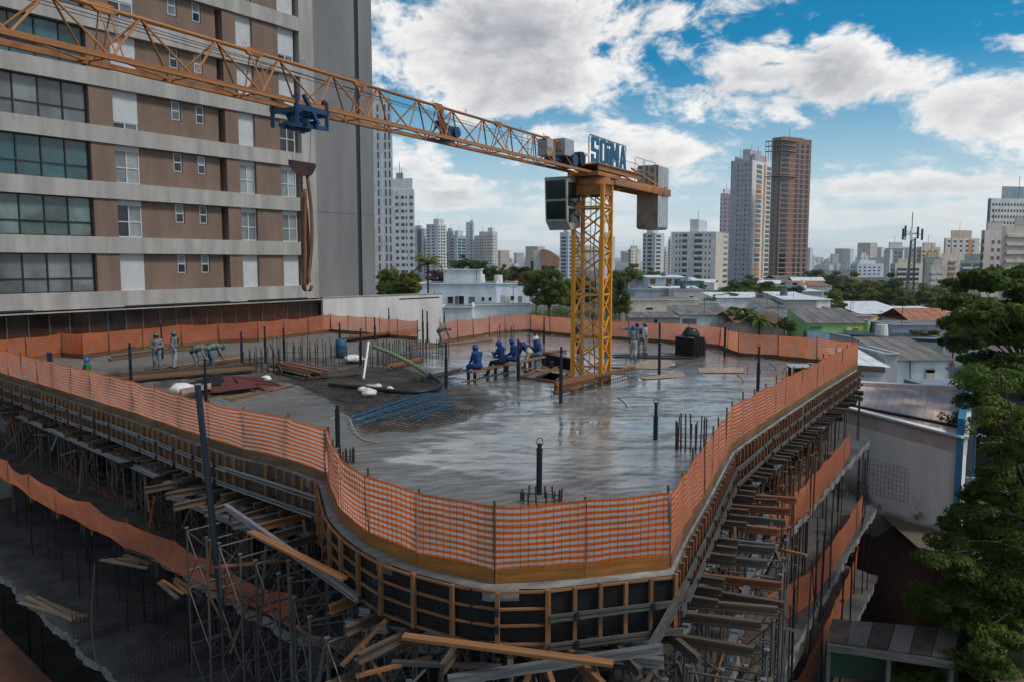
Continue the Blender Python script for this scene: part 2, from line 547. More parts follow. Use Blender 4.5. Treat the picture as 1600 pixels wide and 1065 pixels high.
def slab_mesh():
    pts = [(p.x, p.y) for p in outline]; nb = len(pts)
    xs = [p[0] for p in pts]; ys = [p[1] for p in pts]
    hs = len(pts); pts += [(p.x, p.y) for p in HOLE]
    y = min(ys)
    while y < max(ys):
        st = .26 + max(0, y - 14) * .006
        x = min(xs)
        while x < max(xs):
            q = (x + rnd.uniform(-.25, .25) * st, y + rnd.uniform(-.25, .25) * st)
            if inside(q, outline) and pdist(q, outline) > .18: pts.append(q)
            x += st
        y += st
    edges = [(i, (i + 1) % nb) for i in range(nb)] + [(hs + i, hs + (i + 1) % 4) for i in range(4)]
    vs, es, fs, *_ = geometry.delaunay_2d_cdt([V(p) for p in pts], edges, [], 1, 1e-4)
    verts = []; zn = []
    for p in vs:
        q = V((p.x, p.y, 0)); zv = zone(q)
        s = max(0, min(1, (zv + .25) / .5)); s = s * s * (3 - 2 * s)
        h = .015 * mnoise.noise(q * .7) + .006 * mnoise.noise(q * 3)
        verts.append((p.x, p.y, -.13 * s + h + s * .05 * mnoise.noise(q * 2.3))); zn.append(max(0, min(1, (zv + .55 + .5 * mnoise.noise(q * 1.3)) / 1.3)))
    faces = []
    for f in fs:
        c = sum((V((vs[i].x, vs[i].y)) for i in f), V((0, 0))) / len(f)
        if not inside(c, HOLE): faces.append(tuple(f))
    # rim: the slab edge, turned down
    b = MB(); b.add(verts, faces)
    # find boundary by matching outline points
    idx = {}
    for i, p in enumerate(vs): idx[(round(p.x, 3), round(p.y, 3))] = i
    n0 = len(b.v); ok = [idx.get((round(p.x, 3), round(p.y, 3))) for p in outline]
    for p in outline: b.v.append((p.x, p.y, -.22)); zn.append(0)
    for i in range(nb):
        j = (i + 1) % nb
        if ok[i] is not None and ok[j] is not None: b.f.append((ok[i], ok[j], n0 + j, n0 + i)); b.m.append(0)
    return b, zn


def concrete_wet():
    m = bpy.data.materials.new('fresh_wet_concrete'); m.use_nodes = True
    t = NT(m.node_tree); nt = m.node_tree; b = nt.nodes['Principled BSDF']
    pos = t.n('ShaderNodeNewGeometry').outputs['Position']
    at = t.n('ShaderNodeAttribute', attribute_name='unpoured').outputs['Fac']
    px_, py_, pz_ = t.sep(pos)
    warp = t.vmath('MULTIPLY', pos, (.55, 1.0, 1))
    n1 = t.noise(warp, .34, 7, .6, 2, .9)
    n2 = t.noise(t.vmath('MULTIPLY', pos, (.8, 2.2, 1)), 1.1, 8, .62, 2, .6)
    n3 = t.noise(pos, 9, 6, .65)
    # trowel sweeps
    wv = t.n('ShaderNodeTexWave', wave_type='RINGS', rings_direction='Z'); wv.inputs['Scale'].default_value = .9
    wv.inputs['Distortion'].default_value = 9; wv.inputs['Detail'].default_value = 4; wv.inputs['Detail Scale'].default_value = .8
    t.put(wv.inputs['Vector'], t.vmath('SUBTRACT', pos, (-9, 30, 0)))
    wetmap = t.math('ADD', t.math('MULTIPLY', n1, .7), t.math('MULTIPLY', n2, .5))
    # the bays nearest the front and left were floated earlier and have dried further
    dry = t.remap(t.math('ADD', t.math('ADD', px_, 3.5), t.math('MULTIPLY', t.math('SUBTRACT', py_, 24), .10)), 2.5, -2.5, -.03, .22)
    dry2 = t.remap(py_, 19.5, 14.5, 0, .15)
    wet = t.math('SUBTRACT', t.math('SUBTRACT', wetmap, dry), dry2)
    wet_f = t.remap(wet, .50, .66)
    c_dry = t.mix(t.remap(n2, .3, .7), (0.092, 0.086, 0.075), (0.165, 0.157, 0.142))
    c_wet = t.mix(t.remap(n2, .35, .68), (0.075, 0.08, 0.08), (0.265, 0.27, 0.265))
    c = t.mix(wet_f, c_dry, c_wet)
    c = t.mix(t.remap(n3, .35, .75, 0, .35), c, (0.09, 0.085, 0.08))
    c = t.mix(t.math('MULTIPLY', t.remap(wv.outputs['Fac'], .35, .8), .25), c, (0.25, 0.245, 0.235))
    # bare deck with slurry
    c_un = t.mix(t.remap(t.noise(pos, 1.7, 8, .68), .40, .66), (0.036, 0.031, 0.026), (0.135, 0.122, 0.104))
    c = t.mix(at, c, c_un)
    t.put(b.inputs['Base Color'], c)
    r = t.remap(wet, .47, .68, .62, .09)
    pud = t.remap(n1, .57, .63, 0, 1)
    r = t.math('MULTIPLY', r, t.remap(t.math('MULTIPLY', pud, wet_f), 0, 1, 1, .2))
    r = t.math('ADD', r, t.math('MULTIPLY', at, .25))
    t.put(b.inputs['Roughness'], t.math('MINIMUM', t.math('MAXIMUM', r, .03), .9))
    bp = t.n('ShaderNodeBump'); bp.inputs['Distance'].default_value = .03
    t.put(bp.inputs['Strength'], t.math('MULTIPLY', t.math('SUBTRACT', 1.0, t.math('MULTIPLY', pud, wet_f)), .45))
    h = t.math('ADD', t.math('MULTIPLY', n2, .8), t.math('ADD', t.math('MULTIPLY', n3, .22), t.math('MULTIPLY', wv.outputs['Fac'], .12)))
    t.put(bp.inputs['Height'], h)
    t.put(b.inputs['Normal'], bp.outputs[0])
    return m


M['slab'] = concrete_wet()
sb, zn = slab_mesh()
top = bpy.data.objects.new('top_slab', None)
me = bpy.data.meshes.new('top_slab'); o_ = worg(site)
me.from_pydata([(v[0] - o_.x, v[1] - o_.y, v[2] - o_.z) for v in sb.v], [], sb.f)
me.materials.append(M['slab'])
at_ = me.attributes.new('unpoured', 'FLOAT', 'POINT'); at_.data.foreach_set('value', zn)
me.polygons.foreach_set('use_smooth', [True] * len(sb.f))
bm = bmesh.new(); bm.from_mesh(me); bmesh.ops.recalc_face_normals(bm, faces=bm.faces)
if sum(f.normal.z * f.calc_area() for f in bm.faces) < 0: bmesh.ops.reverse_faces(bm, faces=bm.faces)
bm.to_mesh(me); bm.free()
bpy.data.objects.remove(top)
top = bpy.data.objects.new('top_slab', me); C.objects.link(top); top.parent = site
top['label'] = 'wet reflective freshly floated top slab with a dark unpoured patch'

# lower floors, their broken edges standing out beyond the formwork
LDIR = (LEFT[-1] - LEFT[1]).normalized(); RN = V((LDIR.y, -LDIR.x, 0))
if RN.x > 0: RN = -RN


def lower_outline(ol, of, orr):
    L = [LEFT[0] + RN * ol, LEFT[-1] + RN * ol]
    fr = offset(FRONT, -of)[2:]
    R_ = offset(RIGHT, -orr)
    pts = L + fr[:-1] + R_[1:] + [BACK_R[4] + V((0, -.5, 0)), BACK_R[8] + V((0, -1, 0)), BACK_L[3] + V((.3, -1, 0))]
    return pts


def rough_slab(name, poly, z, th, seed):
    pts = resample(poly + [poly[0]], .17)[:-1]
    q = []
    for p in pts:
        k = mnoise.noise(V((p.x * .9, p.y * .9, seed))) * .12 + mnoise.noise(V((p.x * 4.1, p.y * 4.1, seed))) * .10 + mnoise.noise(V((p.x * 11, p.y * 11, seed))) * .05
        q.append(p + V((k, k * .6, 0)))
    b = MB(); n = len(q)
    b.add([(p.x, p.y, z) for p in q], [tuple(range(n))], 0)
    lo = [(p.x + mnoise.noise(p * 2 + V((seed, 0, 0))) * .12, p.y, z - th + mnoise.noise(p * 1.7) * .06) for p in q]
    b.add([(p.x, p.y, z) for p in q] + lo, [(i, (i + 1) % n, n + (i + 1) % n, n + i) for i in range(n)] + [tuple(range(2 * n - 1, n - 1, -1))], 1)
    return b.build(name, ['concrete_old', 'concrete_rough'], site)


FL = [0, -3.3, -6.6, -9.9, -13.2]
rough_slab('lower_slab', lower_outline(.95, -3.2, .75), FL[1], .26, 1)
rough_slab('lower_slab', lower_outline(2.2, -3.0, 1.15), FL[2], .28, 2)
rough_slab('lower_slab', lower_outline(2.2, -3.0, 1.35), FL[3], .28, 3)
# columns and edge beams between the floors
cols_xy = []
for base, n, inset in ((LEFT[1:], 7, 1.9), (RIGHT, 5, 1.6), (BACK_L[3:], 3, 2.5)):
    q = offset(base, inset)
    for p in resample(q, (q[0] - q[-1]).length / n)[:]: cols_xy.append(p)
cols_xy += [V((-8, 30, 0)), V((-2, 27, 0)), V((-12, 38, 0)), V((0, 38, 0)), V((6, 34, 0)), V((-1, 19, 0)), V((-16, 40, 0))]
for p in cols_xy:
    for k in range(3):
        if k == 0 and rnd.random() < .3: continue
        piece('column', site, (p.x, p.y, FL[k + 1]), (p.x, p.y, FL[k] - .27), .7, .35, 'concrete_old', up=(.7, .7, 0))
# front walls of the lower floors, set back behind the falsework
fw = [p for p in offset(FRONT, 3.4)]
for k in (1, 2):
    for a, b_ in zip(fw[::3], fw[3::3]):
        piece('wall_panel', site, (a.x, a.y, FL[k + 1] + 1.6), (b_.x, b_.y, FL[k + 1] + 1.6), .2, 3.0, 'concrete_old')
# unseen black walls added under the opening to keep it dark
for k in range(4):
    a, b_ = HOLE[k], HOLE[(k + 1) % 4]
    piece('added_shade_wall', site, V((a.x, a.y, -1.75)), V((b_.x, b_.y, -1.75)), .04, 3.05, 'ply_black')
# edge beam of the second floor, right side, and its box end
rq = offset(RIGHT, -.95)
piece('edge_beam', site, (*rq[1].xy, FL[1] - .6), (*rq[3].xy, FL[1] - .6), .22, .7, 'timber_old')
piece('edge_beam', site, (*rq[1].xy, FL[2] - .55), (*rq[3].xy, FL[2] - .55), .3, .75, 'concrete_old')
piece('edge_beam', site, (*rq[3].xy, FL[2] - .55), (*rq[4].xy, FL[2] - .55), .3, .6, 'concrete_old')

# ================================================================== orange safety fences


def safety_fence(runs, label, z0=0.0, H=1.07, lift=.2, step=1.7, toe=True, wire=False, sag=.05, group='orange safety fences', seed=0, lean=0.0, post_over=.12, band=.5, pale=False):
    base = V((runs[0].x, runs[0].y, z0))
    root = thing('safety_fence', label, 'fence', base, group)
    rr = random.Random(seed)
    P = resample(runs, step)
    for i, p in enumerate(P):
        lx, ly = rr.uniform(-.03, .03), rr.uniform(-.03, .03)
        rod('post', root, (p.x, p.y, z0 - .12), (p.x + lx, p.y + ly, z0 + lift + H + rr.uniform(.02, post_over)), .021, 'rust')
        if rr.random() < .35:
            rod('post', root, (p.x + .07, p.y + .05, z0 - .1), (p.x + lx, p.y + ly, z0 + lift + H * rr.uniform(.8, 1.02)), .012, 'rust')
    NV = 21
    for i in range(len(P) - 1):
        a, b_ = P[i], P[i + 1]; d = b_ - a; L = d.length
        if L < .05: continue
        nrm = V((d.y, -d.x, 0)).normalized()
        NU = 10; mb = MB()
        bs = sag * rr.uniform(.3, 1.3); bulge = rr.uniform(-.03, .06); topn = rr.uniform(-.02, .03)
        for v in range(NV + 1):
            tv = ((v // 2) + (band if v % 2 else 0)) / ((NV - 1) / 2 + band)
            for u in range(NU + 1):
                tu = u / NU; s = 4 * tu * (1 - tu)
                q = a.lerp(b_, tu)
                ws = i + tu
                rip = mnoise.noise(V((ws * 2.1, tv * 1.2, seed))) * .045 + mnoise.noise(V((ws * 5.3, tv * 1.5, seed + 5))) * .022
                z = z0 + lift + H * tv - bs * s * tv + mnoise.noise(V((ws * 1.1, seed, tv * .8))) * .05 * (.3 + tv) + (1 - tv) * (bs * .6 * s)
                off = rip + bulge * s * math.sin(tv * math.pi) + .025
                mb.v.append((q.x + nrm.x * off, q.y + nrm.y * off, z))
        for v in range(NV):
            for u in range(NU):
                k = v * (NU + 1) + u
                mb.f.append((k, k + 1, k + NU + 2, k + NU + 1)); mb.m.append(0 if (v % 2 == 0) else 1)
        mb.build('netting', ['net_band', 'net_weave_pale' if (wire or pale) else 'net_weave'], root, smooth=True)
        if toe and L > .25:
            g = nrm * .04
            e = rr.uniform(-.02, .02)
            piece('toe_board', root, (a.x + g.x, a.y + g.y, z0 + .12 + e), (b_.x + g.x, b_.y + g.y, z0 + .12 - e), .025, .23, 'toe' if wire else 'toe_dull')
        if wire:
            wb = MB(); n = int(L / .125)
            for k in range(n + 1):
                q = a.lerp(b_, k / n) + nrm * .075
                wb.tube((q.x, q.y, z0 + .22), (q.x, q.y, z0 + 1.27), .0035, 4)
            for zz_ in (.24, .55, .95, 1.26):
                wb.tube(a + nrm * .08 + V((0, 0, z0 + zz_)), b_ + nrm * .08 + V((0, 0, z0 + zz_)), .0035, 4)
            tag(wb.build('wire_mesh', 'rust', root), kind='stuff')
    return root


safety_fence(LEFT, 'long orange netting fence along the near left edge of the top slab', step=1.85, seed=1, pale=True)
safety_fence(FRONT, 'orange and white striped netting fence round the bulging front corner of the top slab', step=1.55, wire=True, seed=2, sag=.03)
safety_fence(RIGHT, 'orange netting fence climbing away along the right edge of the top slab', step=1.25, seed=3, post_over=.2)
safety_fence(BACK_R[:8], 'pale orange netting fence along the back right edge behind the crane mast', step=2.2, seed=4, sag=.03, band=.36)
safety_fence(BACK_R[7:], 'short orange netting fence at the back between the mast and the gap', step=2.0, seed=5, sag=.03, band=.36)
safety_fence(BACK_L[:4], 'orange netting fence at the back in front of the white boundary wall', step=2.0, seed=6, sag=.03, band=.36)
safety_fence(BACK_L[3:], 'orange netting fence along the far left edge in front of the glass lobby', step=2.4, seed=7)
LOWL = TP([(0, 748), (72, 796), (171, 844), (206, 865), (295, 905), (343, 933), (400, 962), (455, 985)], FL[1], FL[1])
LOWL = [LOWL[0] + (LOWL[0] - LOWL[1]).normalized() * 4] + LOWL
safety_fence(LOWL, 'sagging orange netting fence on the floor below, lower left', FL[1], H=.85, lift=.08, step=2.6, toe=False, sag=.16, seed=8)
LR2 = TP([(1190, 858), (1249, 817), (1300, 752), (1324, 722), (1326, 712)], FL[1], FL[1])
safety_fence(LR2, 'orange netting fence on the floor below along the right side', FL[1], H=1.2, lift=.02, step=2.4, toe=False, sag=.12, seed=9)
LR3 = TP([(1150, 1010), (1200, 985), (1261, 952), (1322, 856), (1348, 806)], FL[2], FL[2])
safety_fence(LR3, 'orange netting fence two floors down on the right side', FL[2], H=1.25, lift=.02, step=2.4, toe=False, sag=.12, seed=10)
LR4 = TP([(1235, 1130), (1268, 1065), (1337, 905), (1338, 890)], FL[3], FL[3])
safety_fence(LR4, 'lowest orange netting fence on the right side near the dark pit', FL[3], H=1.25, lift=.02, step=2.6, toe=False, sag=.1, seed=11)

# ================================================================== edge formwork


def edge_formwork(run, label, depth=.85, rib=.42, walers=(.30, .72), panel='timber_old', ribmat='timber', waler='galv', battens=(), ribw=.07, z=-.03, clamp=True, seed=0, skip=0.0):
    root = thing('edge_formwork', label, 'formwork', (run[0].x, run[0].y, z - depth), 'timber formwork round the slab edge')
    rr = random.Random(seed)
    P = resample(run, rib)
    def nrm(i):
        a, b_ = P[max(0, i - 1)], P[min(len(P) - 1, i + 1)]; d = b_ - a
        return V((d.y, -d.x, 0)).normalized()
    N = [nrm(i) for i in range(len(P))]
    Q = resample(run, 1.22)
    for a, b_ in zip(Q, Q[1:]):
        piece('panel', root, (a.x, a.y, z - depth / 2), (b_.x, b_.y, z - depth / 2), .02, depth, panel)
    for i, p in enumerate(P):
        q = p + N[i] * .06; j = rr.uniform(-.03, .03)
        if rr.random() < skip: continue
        piece('rib', root, (q.x, q.y, z - depth - .05 + j), (q.x, q.y, z + .02 + j), ribw, .07, ribmat, up=N[i])
    for h in battens:
        for i in range(len(P) - 1):
            a, b_ = P[i] + N[i] * .035, P[i + 1] + N[i + 1] * .035
            piece('batten', root, (a.x, a.y, z - h), (b_.x, b_.y, z - h), .045, .034, ribmat)
    for h in walers:
        W = resample(run, 4.0)
        for i in range(len(W) - 1):
            t = (W[i + 1] - W[i]).normalized(); n_ = V((t.y, -t.x, 0))
            for s in (-.035, .035):
                a, b_ = W[i] + n_ * .135, W[i + 1] + n_ * .135
                e = rr.uniform(-.02, .02)
                piece('waler', root, (a.x, a.y, z - h + s), (b_.x + t.x * .1, b_.y + t.y * .1, z - h + s + e), .05, .045, waler)
    if clamp:
        for i, p in enumerate(P):
            if i % 3 == 1:
                for h in walers or battens[1:3]:
                    q = p + N[i] * .17
                    piece('clamp', root, q + V((0, 0, z - h - .05)), q + V((0, 0, z - h + .06)), .07, .06, 'steel_dark', up=N[i])
    return root


# plan lines lie with their outside on the right hand, N must point out of the building: offset() outward is negative d
LF = offset(LEFT, -.135); FRF = offset(FRONT, -.235); RF = offset(RIGHT, -.115)
edge_formwork(LF, 'long row of timber formwork ribs and steel walers under the left slab edge', seed=1, skip=.04)
edge_formwork(FRF[:8], 'curved black formwork with timber ribs and battens round the front bulge', panel='ply_black', rib=.8, walers=(), battens=(.02, .29, .56, .86), ribw=.068, seed=2)
edge_formwork(FRF[7:], 'straight formwork panel with close ribs and black film at the right end of the front', panel='ply_black', rib=.42, walers=(.42, .88), waler='prop', battens=(.02,), ribw=.06, seed=3)
edge_formwork(RF, 'weathered timber formwork ribs along the right slab edge', seed=4, waler='prop', ribmat='timber_red', skip=.05, rib=.36)

# wall forms inside; black panels at left and right added to darken the interior
WLF = offset(LEFT[1:], 2.3); WRF = offset(RIGHT[1:], 1.9)
edge_formwork(WLF, 'tall wall form with timber ribs and black panels added to darken the left interior', depth=2.75, rib=.55, walers=(.6, 1.5, 2.3), panel='ply_black', ribmat='timber_old', waler='prop', seed=6, skip=.15, z=-.45)
edge_formwork(WRF, 'tall wall form with rusty ribs and black panels added to darken the right interior', depth=2.75, rib=.6, walers=(.6, 1.5, 2.3), panel='ply_black', ribmat='timber_red', waler='prop', seed=7, skip=.15, z=-.45)
edge_formwork(offset(FRONT[1:], 2.6), 'tall dark wall form behind the scaffold towers at the front', depth=4.5, rib=.7, walers=(.6, 1.8, 3.0), panel='ply_black', ribmat='timber_old', waler='prop', seed=8, skip=.15, z=-.45)

# ================================================================== falsework
def scaffold_tower(h, w_=1.15, d_=1.0, joists=2, jl=2.2, jm='timber_old', seed=0):
    """prototype standing at the origin"""
    rr = random.Random(seed)
    root = thing('scaffold_tower', 'x', 'scaffold', (0, 0, 0), 'scaffold towers carrying the top slab')
    cx = [(-w_ / 2, -d_ / 2), (w_ / 2, -d_ / 2), (w_ / 2, d_ / 2), (-w_ / 2, d_ / 2)]
    for x, y in cx: rod('standard', root, (x, y, 0), (x, y, h), .026, 'prop')
    n = max(1, round(h / 1.5)); st = h / n
    for k in range(n):
        z0, z1 = k * st + .1, (k + 1) * st - .1
        for i in range(4):
            a, b_ = cx[i], cx[(i + 1) % 4]
            if i % 2 == 0:
                rod('ledger', root, (*a, z1), (*b_, z1), .02, 'prop'); rod('ledger', root, (*a, z0 + .25), (*b_, z0 + .25), .02, 'prop')
            rod('brace', root, (*a, z0), (*b_, z1), .014, 'prop')
            if i % 2: rod('brace', root, (*b_, z0), (*a, z1), .014, 'prop')
    for k in range(joists):
        y = -d_ / 2 + d_ * k / max(1, joists - 1)
        piece('joist', root, (-jl / 2, y, h + .07), (jl / 2, y, h + .07), .1, .14, jm, 'hbeam')
    for x, y in cx:
        rod('jack', root, (x, y, h - .02), (x, y, h + .0), .05, 'galv')
    return root


def row(proto, pts, z, label, ang=None, first=True):
    for i, p in enumerate(pts):
        o = proto if (first and i == 0) else copy_tree(proto)
        o.location = (p.x, p.y, z)
        t = (pts[min(i + 1, len(pts) - 1)] - pts[max(0, i - 1)])
        o.rotation_euler = (0, 0, (math.atan2(t.y, t.x) if ang is None else ang) + math.pi / 2 + rnd.uniform(-.06, .06))
        o['label'] = label % ordinal(i)


pl = scaffold_tower(2.25, joists=3, jl=2.6, seed=1)
row(pl, resample(offset(LEFT[1:], .75), 2.3)[:11], FL[1], 'scaffold tower under the left slab edge, %s counted from the far left')
row(pl, resample(offset(RIGHT[1:], .6), 2.3)[:10], FL[1], 'scaffold tower under the right slab edge, %s counted from the front', first=False)
pf = scaffold_tower(8.55, joists=0, seed=2)
row(pf, resample(offset(FRONT[1:], -.35), 1.75)[:6], FL[3], 'tall braced scaffold tower outside the front bulge, %s counted from the left')
row(pf, resample(offset(FRONT[1:], 1.3), 2.0)[:5], FL[3], 'tall braced scaffold tower behind the front formwork, %s counted from the left', first=False)
lfo = [LEFT[-1] + RN * 1.25 - LDIR * s for s in (-.4, 1.2, 2.8)]
row(pf, lfo, FL[3], 'tall scaffold tower in front of the lower left netting, %s from the front corner', first=False)
rfo = [p for p in resample(offset(RIGHT[:4], -1.0), 2.1)[:4]]
row(pf, rfo, FL[3], 'tall scaffold tower below the projecting right joists, %s from the front corner', first=False)

# projecting joists along both flanks of the front, as loose H-beams
def joist_rack(run, label, n, l_in, l_out, z, mats, seed, skew=0.0):
    root = thing('joist_rack', label, 'timber beams', (run[0].x, run[0].y, z - .25), 'projecting falsework joists')
    rr = random.Random(seed)
    P = resample(run, (sum((b_ - a).length for a, b_ in zip(run, run[1:]))) / n)
    for i, p in enumerate(P):
        a, b_ = P[max(0, i - 1)], P[min(len(P) - 1, i + 1)]; t = (b_ - a).normalized()
        o_n = V((t.y, -t.x, 0))
        o_n = (o_n + t * (skew + rr.uniform(-.12, .12))).normalized()
        zj = z + rr.uniform(-.08, .08)
        p0 = p - o_n * l_in; p1 = p + o_n * (l_out + rr.uniform(-.35, .3))
        piece('joist', root, (p0.x, p0.y, zj), (p1.x, p1.y, zj + rr.uniform(-.05, .05)), .09, .17, rr.choice(mats), 'hbeam')
    for s in (.25, .8):
        q0 = P[0] + (P[-1] - P[0]) * 0; q1 = P[-1]
        t = (q1 - q0).normalized(); o_n = V((t.y, -t.x, 0))
        piece('bearer', root, q0 + o_n * (l_out * s - .2) + V((0, 0, z - .19)), q1 + o_n * (l_out * s - .2) + V((0, 0, z - .19)), .12, .16, 'galv', 'hbeam')
    return root


# outward is to the right hand of the walking direction
joist_rack(LEFT[-4:], 'rack of grey timber joists sticking out under the left edge near the front corner', 11, .8, 1.3, -1.15, ['timber_old', 'timber_old', 'prop', 'timber_old', 'timber'], 1)
joist_rack(FRONT[3:], 'fan of orange timber joists sticking out below the curved front formwork', 7, .9, 1.0, -1.15, ['timber', 'timber_old', 'timber_old'], 2, .1)
joist_rack(RIGHT[:4], 'ladder-like rack of joists sticking out below the right front edge', 12, .6, 1.5, -1.2, ['timber_old', 'timber_old', 'timber_red', 'prop'], 3, .05)
joist_rack(RIGHT[3:], 'row of dark joist ends under the far right slab edge', 26, .6, .55, -1.05, ['timber_old', 'steel_black'], 4)
joist_rack(LEFT[:5], 'row of dark joist ends under the far left slab edge', 26, .6, .75, -1.05, ['timber_old', 'steel_black', 'prop'], 5)


def lone(name, label, cat, p0, p1, w_, h_, mat, kind='box', group=None):
    p0, p1 = V(p0), V(p1)
    o = piece(name, None, p0, p1, w_, h_, mat, kind)
    return tag(o, label, cat, group)


lone('plank', 'long loose orange plank lying across the falsework below the front formwork', 'plank', D(630, 993, 11.5), D(958, 1036, 10.8), .16, .05, 'timber')
lone('plank', 'orange plank sloping over the scaffold towers left of the front bulge', 'plank', D(391, 830, 15.4), D(538, 904, 13.4), .17, .05, 'timber')
lone('steel_beam', 'pale galvanised beam crossing low in front below the formwork', 'beam', D(700, 1062, 11.2), D(1035, 1012, 11.5), .09, .14, 'galv', 'hbeam')
lone('steel_beam', 'dark leaning steel beam below the right end of the front formwork', 'beam', D(1018, 1010, 11.8), D(1075, 910, 12.6), .1, .14, 'prop', 'hbeam')
lone('steel_beam', 'galvanised diagonal beam lying along the joists left of the front', 'beam', D(352, 790, 17.5), D(560, 935, 13.4), .09, .13, 'galv', 'hbeam')

# shoring props on the lower floors, with the cables that hang between them
def prop_group(label, quad, z0, z1, n, seed, r=.03, mat='steel_black'):
    rr = random.Random(seed)
    for k in range(n):
        u, v = rr.random(), rr.random()
        p = quad[0].lerp(quad[1], u).lerp(quad[3].lerp(quad[2], u), v)
        q = r * rr.uniform(.7, 1.1)
        root = thing('shoring_prop', label, 'prop', (p.x, p.y, z0), label.split(' ', 2)[2] + ' (props)')
        t = V((p.x + rr.uniform(-.05, .05), p.y, z1 + rr.uniform(-.15, 0)))
        rod('tube', root, (p.x, p.y, z0), t, q, mat)
        piece('head_plate', root, t - V((0, 0, .012)), t, .13, .13, mat)


def strip(run, o0, o1): a = offset(run, o0); b_ = offset(run, o1); return [a[0], a[-1], b_[-1], b_[0]]


Ls = [LEFT[1], LEFT[-1]]; Rs = [RIGHT[1], RIGHT[-1]]
prop_group('thin dark prop standing between the two lower left floors', strip(Ls, -.8, 1.5), FL[2], FL[1] - .26, 44, 1)
prop_group('slim grey prop crowded under the top slab behind the left netting', strip(Ls, .6, 2.2), FL[1], -.25, 34, 2, .026, 'prop')
prop_group('slim rusty prop under the top slab on the right side', strip(Rs, .5, 1.8), FL[1], -.25, 26, 3, .026, 'rust')
prop_group('thick dark prop between the two lower right floors', strip(Rs, -.9, 1.2), FL[2], FL[1] - .26, 36, 4)
prop_group('thick dark prop on the lowest right floor above the pit', strip(Rs, -1.1, .6), FL[3], FL[2] - .28, 20, 5)
prop_group('thick dark prop on the lowest left floor beside the red earth', strip(Ls, -2.1, -1.2), FL[3], FL[2] - .28, 14, 6)


prop_group('thin rusty prop along the lower right ledge behind the netting', strip(Rs, -.35, .9), FL[1], -1.1, 36, 7, .028, 'rust')
prop_group('thin rebar-coloured prop lining the second right floor down', strip(Rs, -.9, .8), FL[2], FL[1] - .26, 24, 8, .026, 'rebar')
prop_group('thin grey prop lining the lower left ledge behind the netting', strip(Ls, -.3, 1.2), FL[1], -1.1, 40, 9, .024, 'prop')


def rebar_mat(label, a, b_, h, n, m, tilt=V((0, 0, 0))):
    """upright welded mesh panel"""
    root = thing('reinforcing_mesh', label, 'rebar', a, 'bent rebar meshes at the slab edges')
    mb = MB()
    for k in range(n + 1):
        p = a.lerp(b_, k / n); mb.tube(p, p + V((0, 0, h)) + tilt, .011, 4)
    for k in range(m + 1):
        mb.tube(a + (V((0, 0, h)) + tilt) * (k / m), b_ + (V((0, 0, h)) + tilt) * (k / m), .011, 4)
    tag(mb.build('bar_grid', 'rebar', root), kind='stuff')
    return root


rebar_mat('upright rebar mesh on the lower left floor below the loose cables', G(115, 1005, FL[2]), G(245, 965, FL[2]), 1.2, 22, 8)
rebar_mat('dense rebar mesh at the bottom left beside the brick-red wall', G(205, 1075, FL[2]), G(330, 1020, FL[2]), 1.2, 20, 8)
rebar_mat('rebar mesh projecting in front of the stained white wall on the right', D(1345, 765, 33), D(1418, 785, 33), 1.45, 12, 7, V((0, 0, 0)))
rebar_mat('rebar mesh in the bay of the lower left floor', G(240, 930, FL[2]), G(300, 900, FL[2]), 1.4, 14, 7)
for lab, pts in (('black cable looping down over the lower left floor', [D(148, 880, 21.6), D(143, 960, 21.0), D(150, 1030, 20.5), D(168, 1035, 20.5), D(172, 1000, 20.7)]),
                 ('black cable arching between props at the bottom left', [D(192, 985, 21.0), D(200, 1030, 20.3), D(225, 1048, 20), D(238, 1040, 20), D(250, 1000, 20.3), D(285, 975, 20.6)]),
                 ('black cable hanging down the right side over the nettings', [D(1270, 880, 25.8), D(1272, 930, 25.6), D(1285, 965, 25.4), D(1283, 1010, 25), D(1276, 1060, 24.6)]),
                 ('black cable drooping at the right corner of the lower floor', [D(1340, 745, 33.4), D(1350, 770, 33.2), D(1351, 800, 33), D(1345, 830, 32.8)])):
    # smooth the loop
    q = []
    for i in range(len(pts) - 1):
        p0, p1, p2, p3 = pts[max(0, i - 1)], pts[i], pts[i + 1], pts[min(len(pts) - 1, i + 2)]
        for k in range(5):
            t = k / 5
            q.append(.5 * ((2 * p1) + (p2 - p0) * t + (2 * p0 - 5 * p1 + 4 * p2 - p3) * t * t + (3 * p1 - p0 - 3 * p2 + p3) * t ** 3))
    q.append(pts[-1])
    b = MB(); b.path(q, .022, 6)
    tag(b.build('cable', 'black_rubber', None, True, loc=q[0]), lab, 'cable', 'loose site cables')

# thin timbers tangled in the falsework
def tangle(label, run, n, o0, o1, za, zb, seed):
    rr = random.Random(seed); P = resample(run, .1)
    for k in range(n):
        i = rr.randrange(1, len(P) - 1); t = (P[i + 1] - P[i - 1]).normalized(); nn = V((t.y, -t.x, 0))
        c = P[i] + nn * rr.uniform(o0, o1) + V((0, 0, rr.uniform(za, zb)))
        an = rr.choice([rr.uniform(-.5, .5), rr.uniform(-.5, .5), rr.uniform(.7, 1.4), rr.uniform(-1.4, -.7)]); hd = rr.uniform(-1.2, 1.2)
        d = (t * math.cos(hd) + nn * math.sin(hd)) * math.cos(an) + V((0, 0, math.sin(an))); L = rr.uniform(.8, 2.0) / 2
        lone('timber_strut', label, 'timber', c - d * L, c + d * L, rr.uniform(.05, .09), rr.uniform(.03, .07), rr.choice(['timber_old', 'timber_old', 'timber', 'timber_red', 'prop']), group=label + ' (group)')
tangle('thin loose timber tangled in the scaffold below the front formwork', FRONT[3:], 44, -.3, .9, -3.2, -1.25, 1)
tangle('thin loose timber caught in the scaffold left of the front bulge', LEFT[-3:], 26, 0, 1.4, -3.6, -1.3, 2)
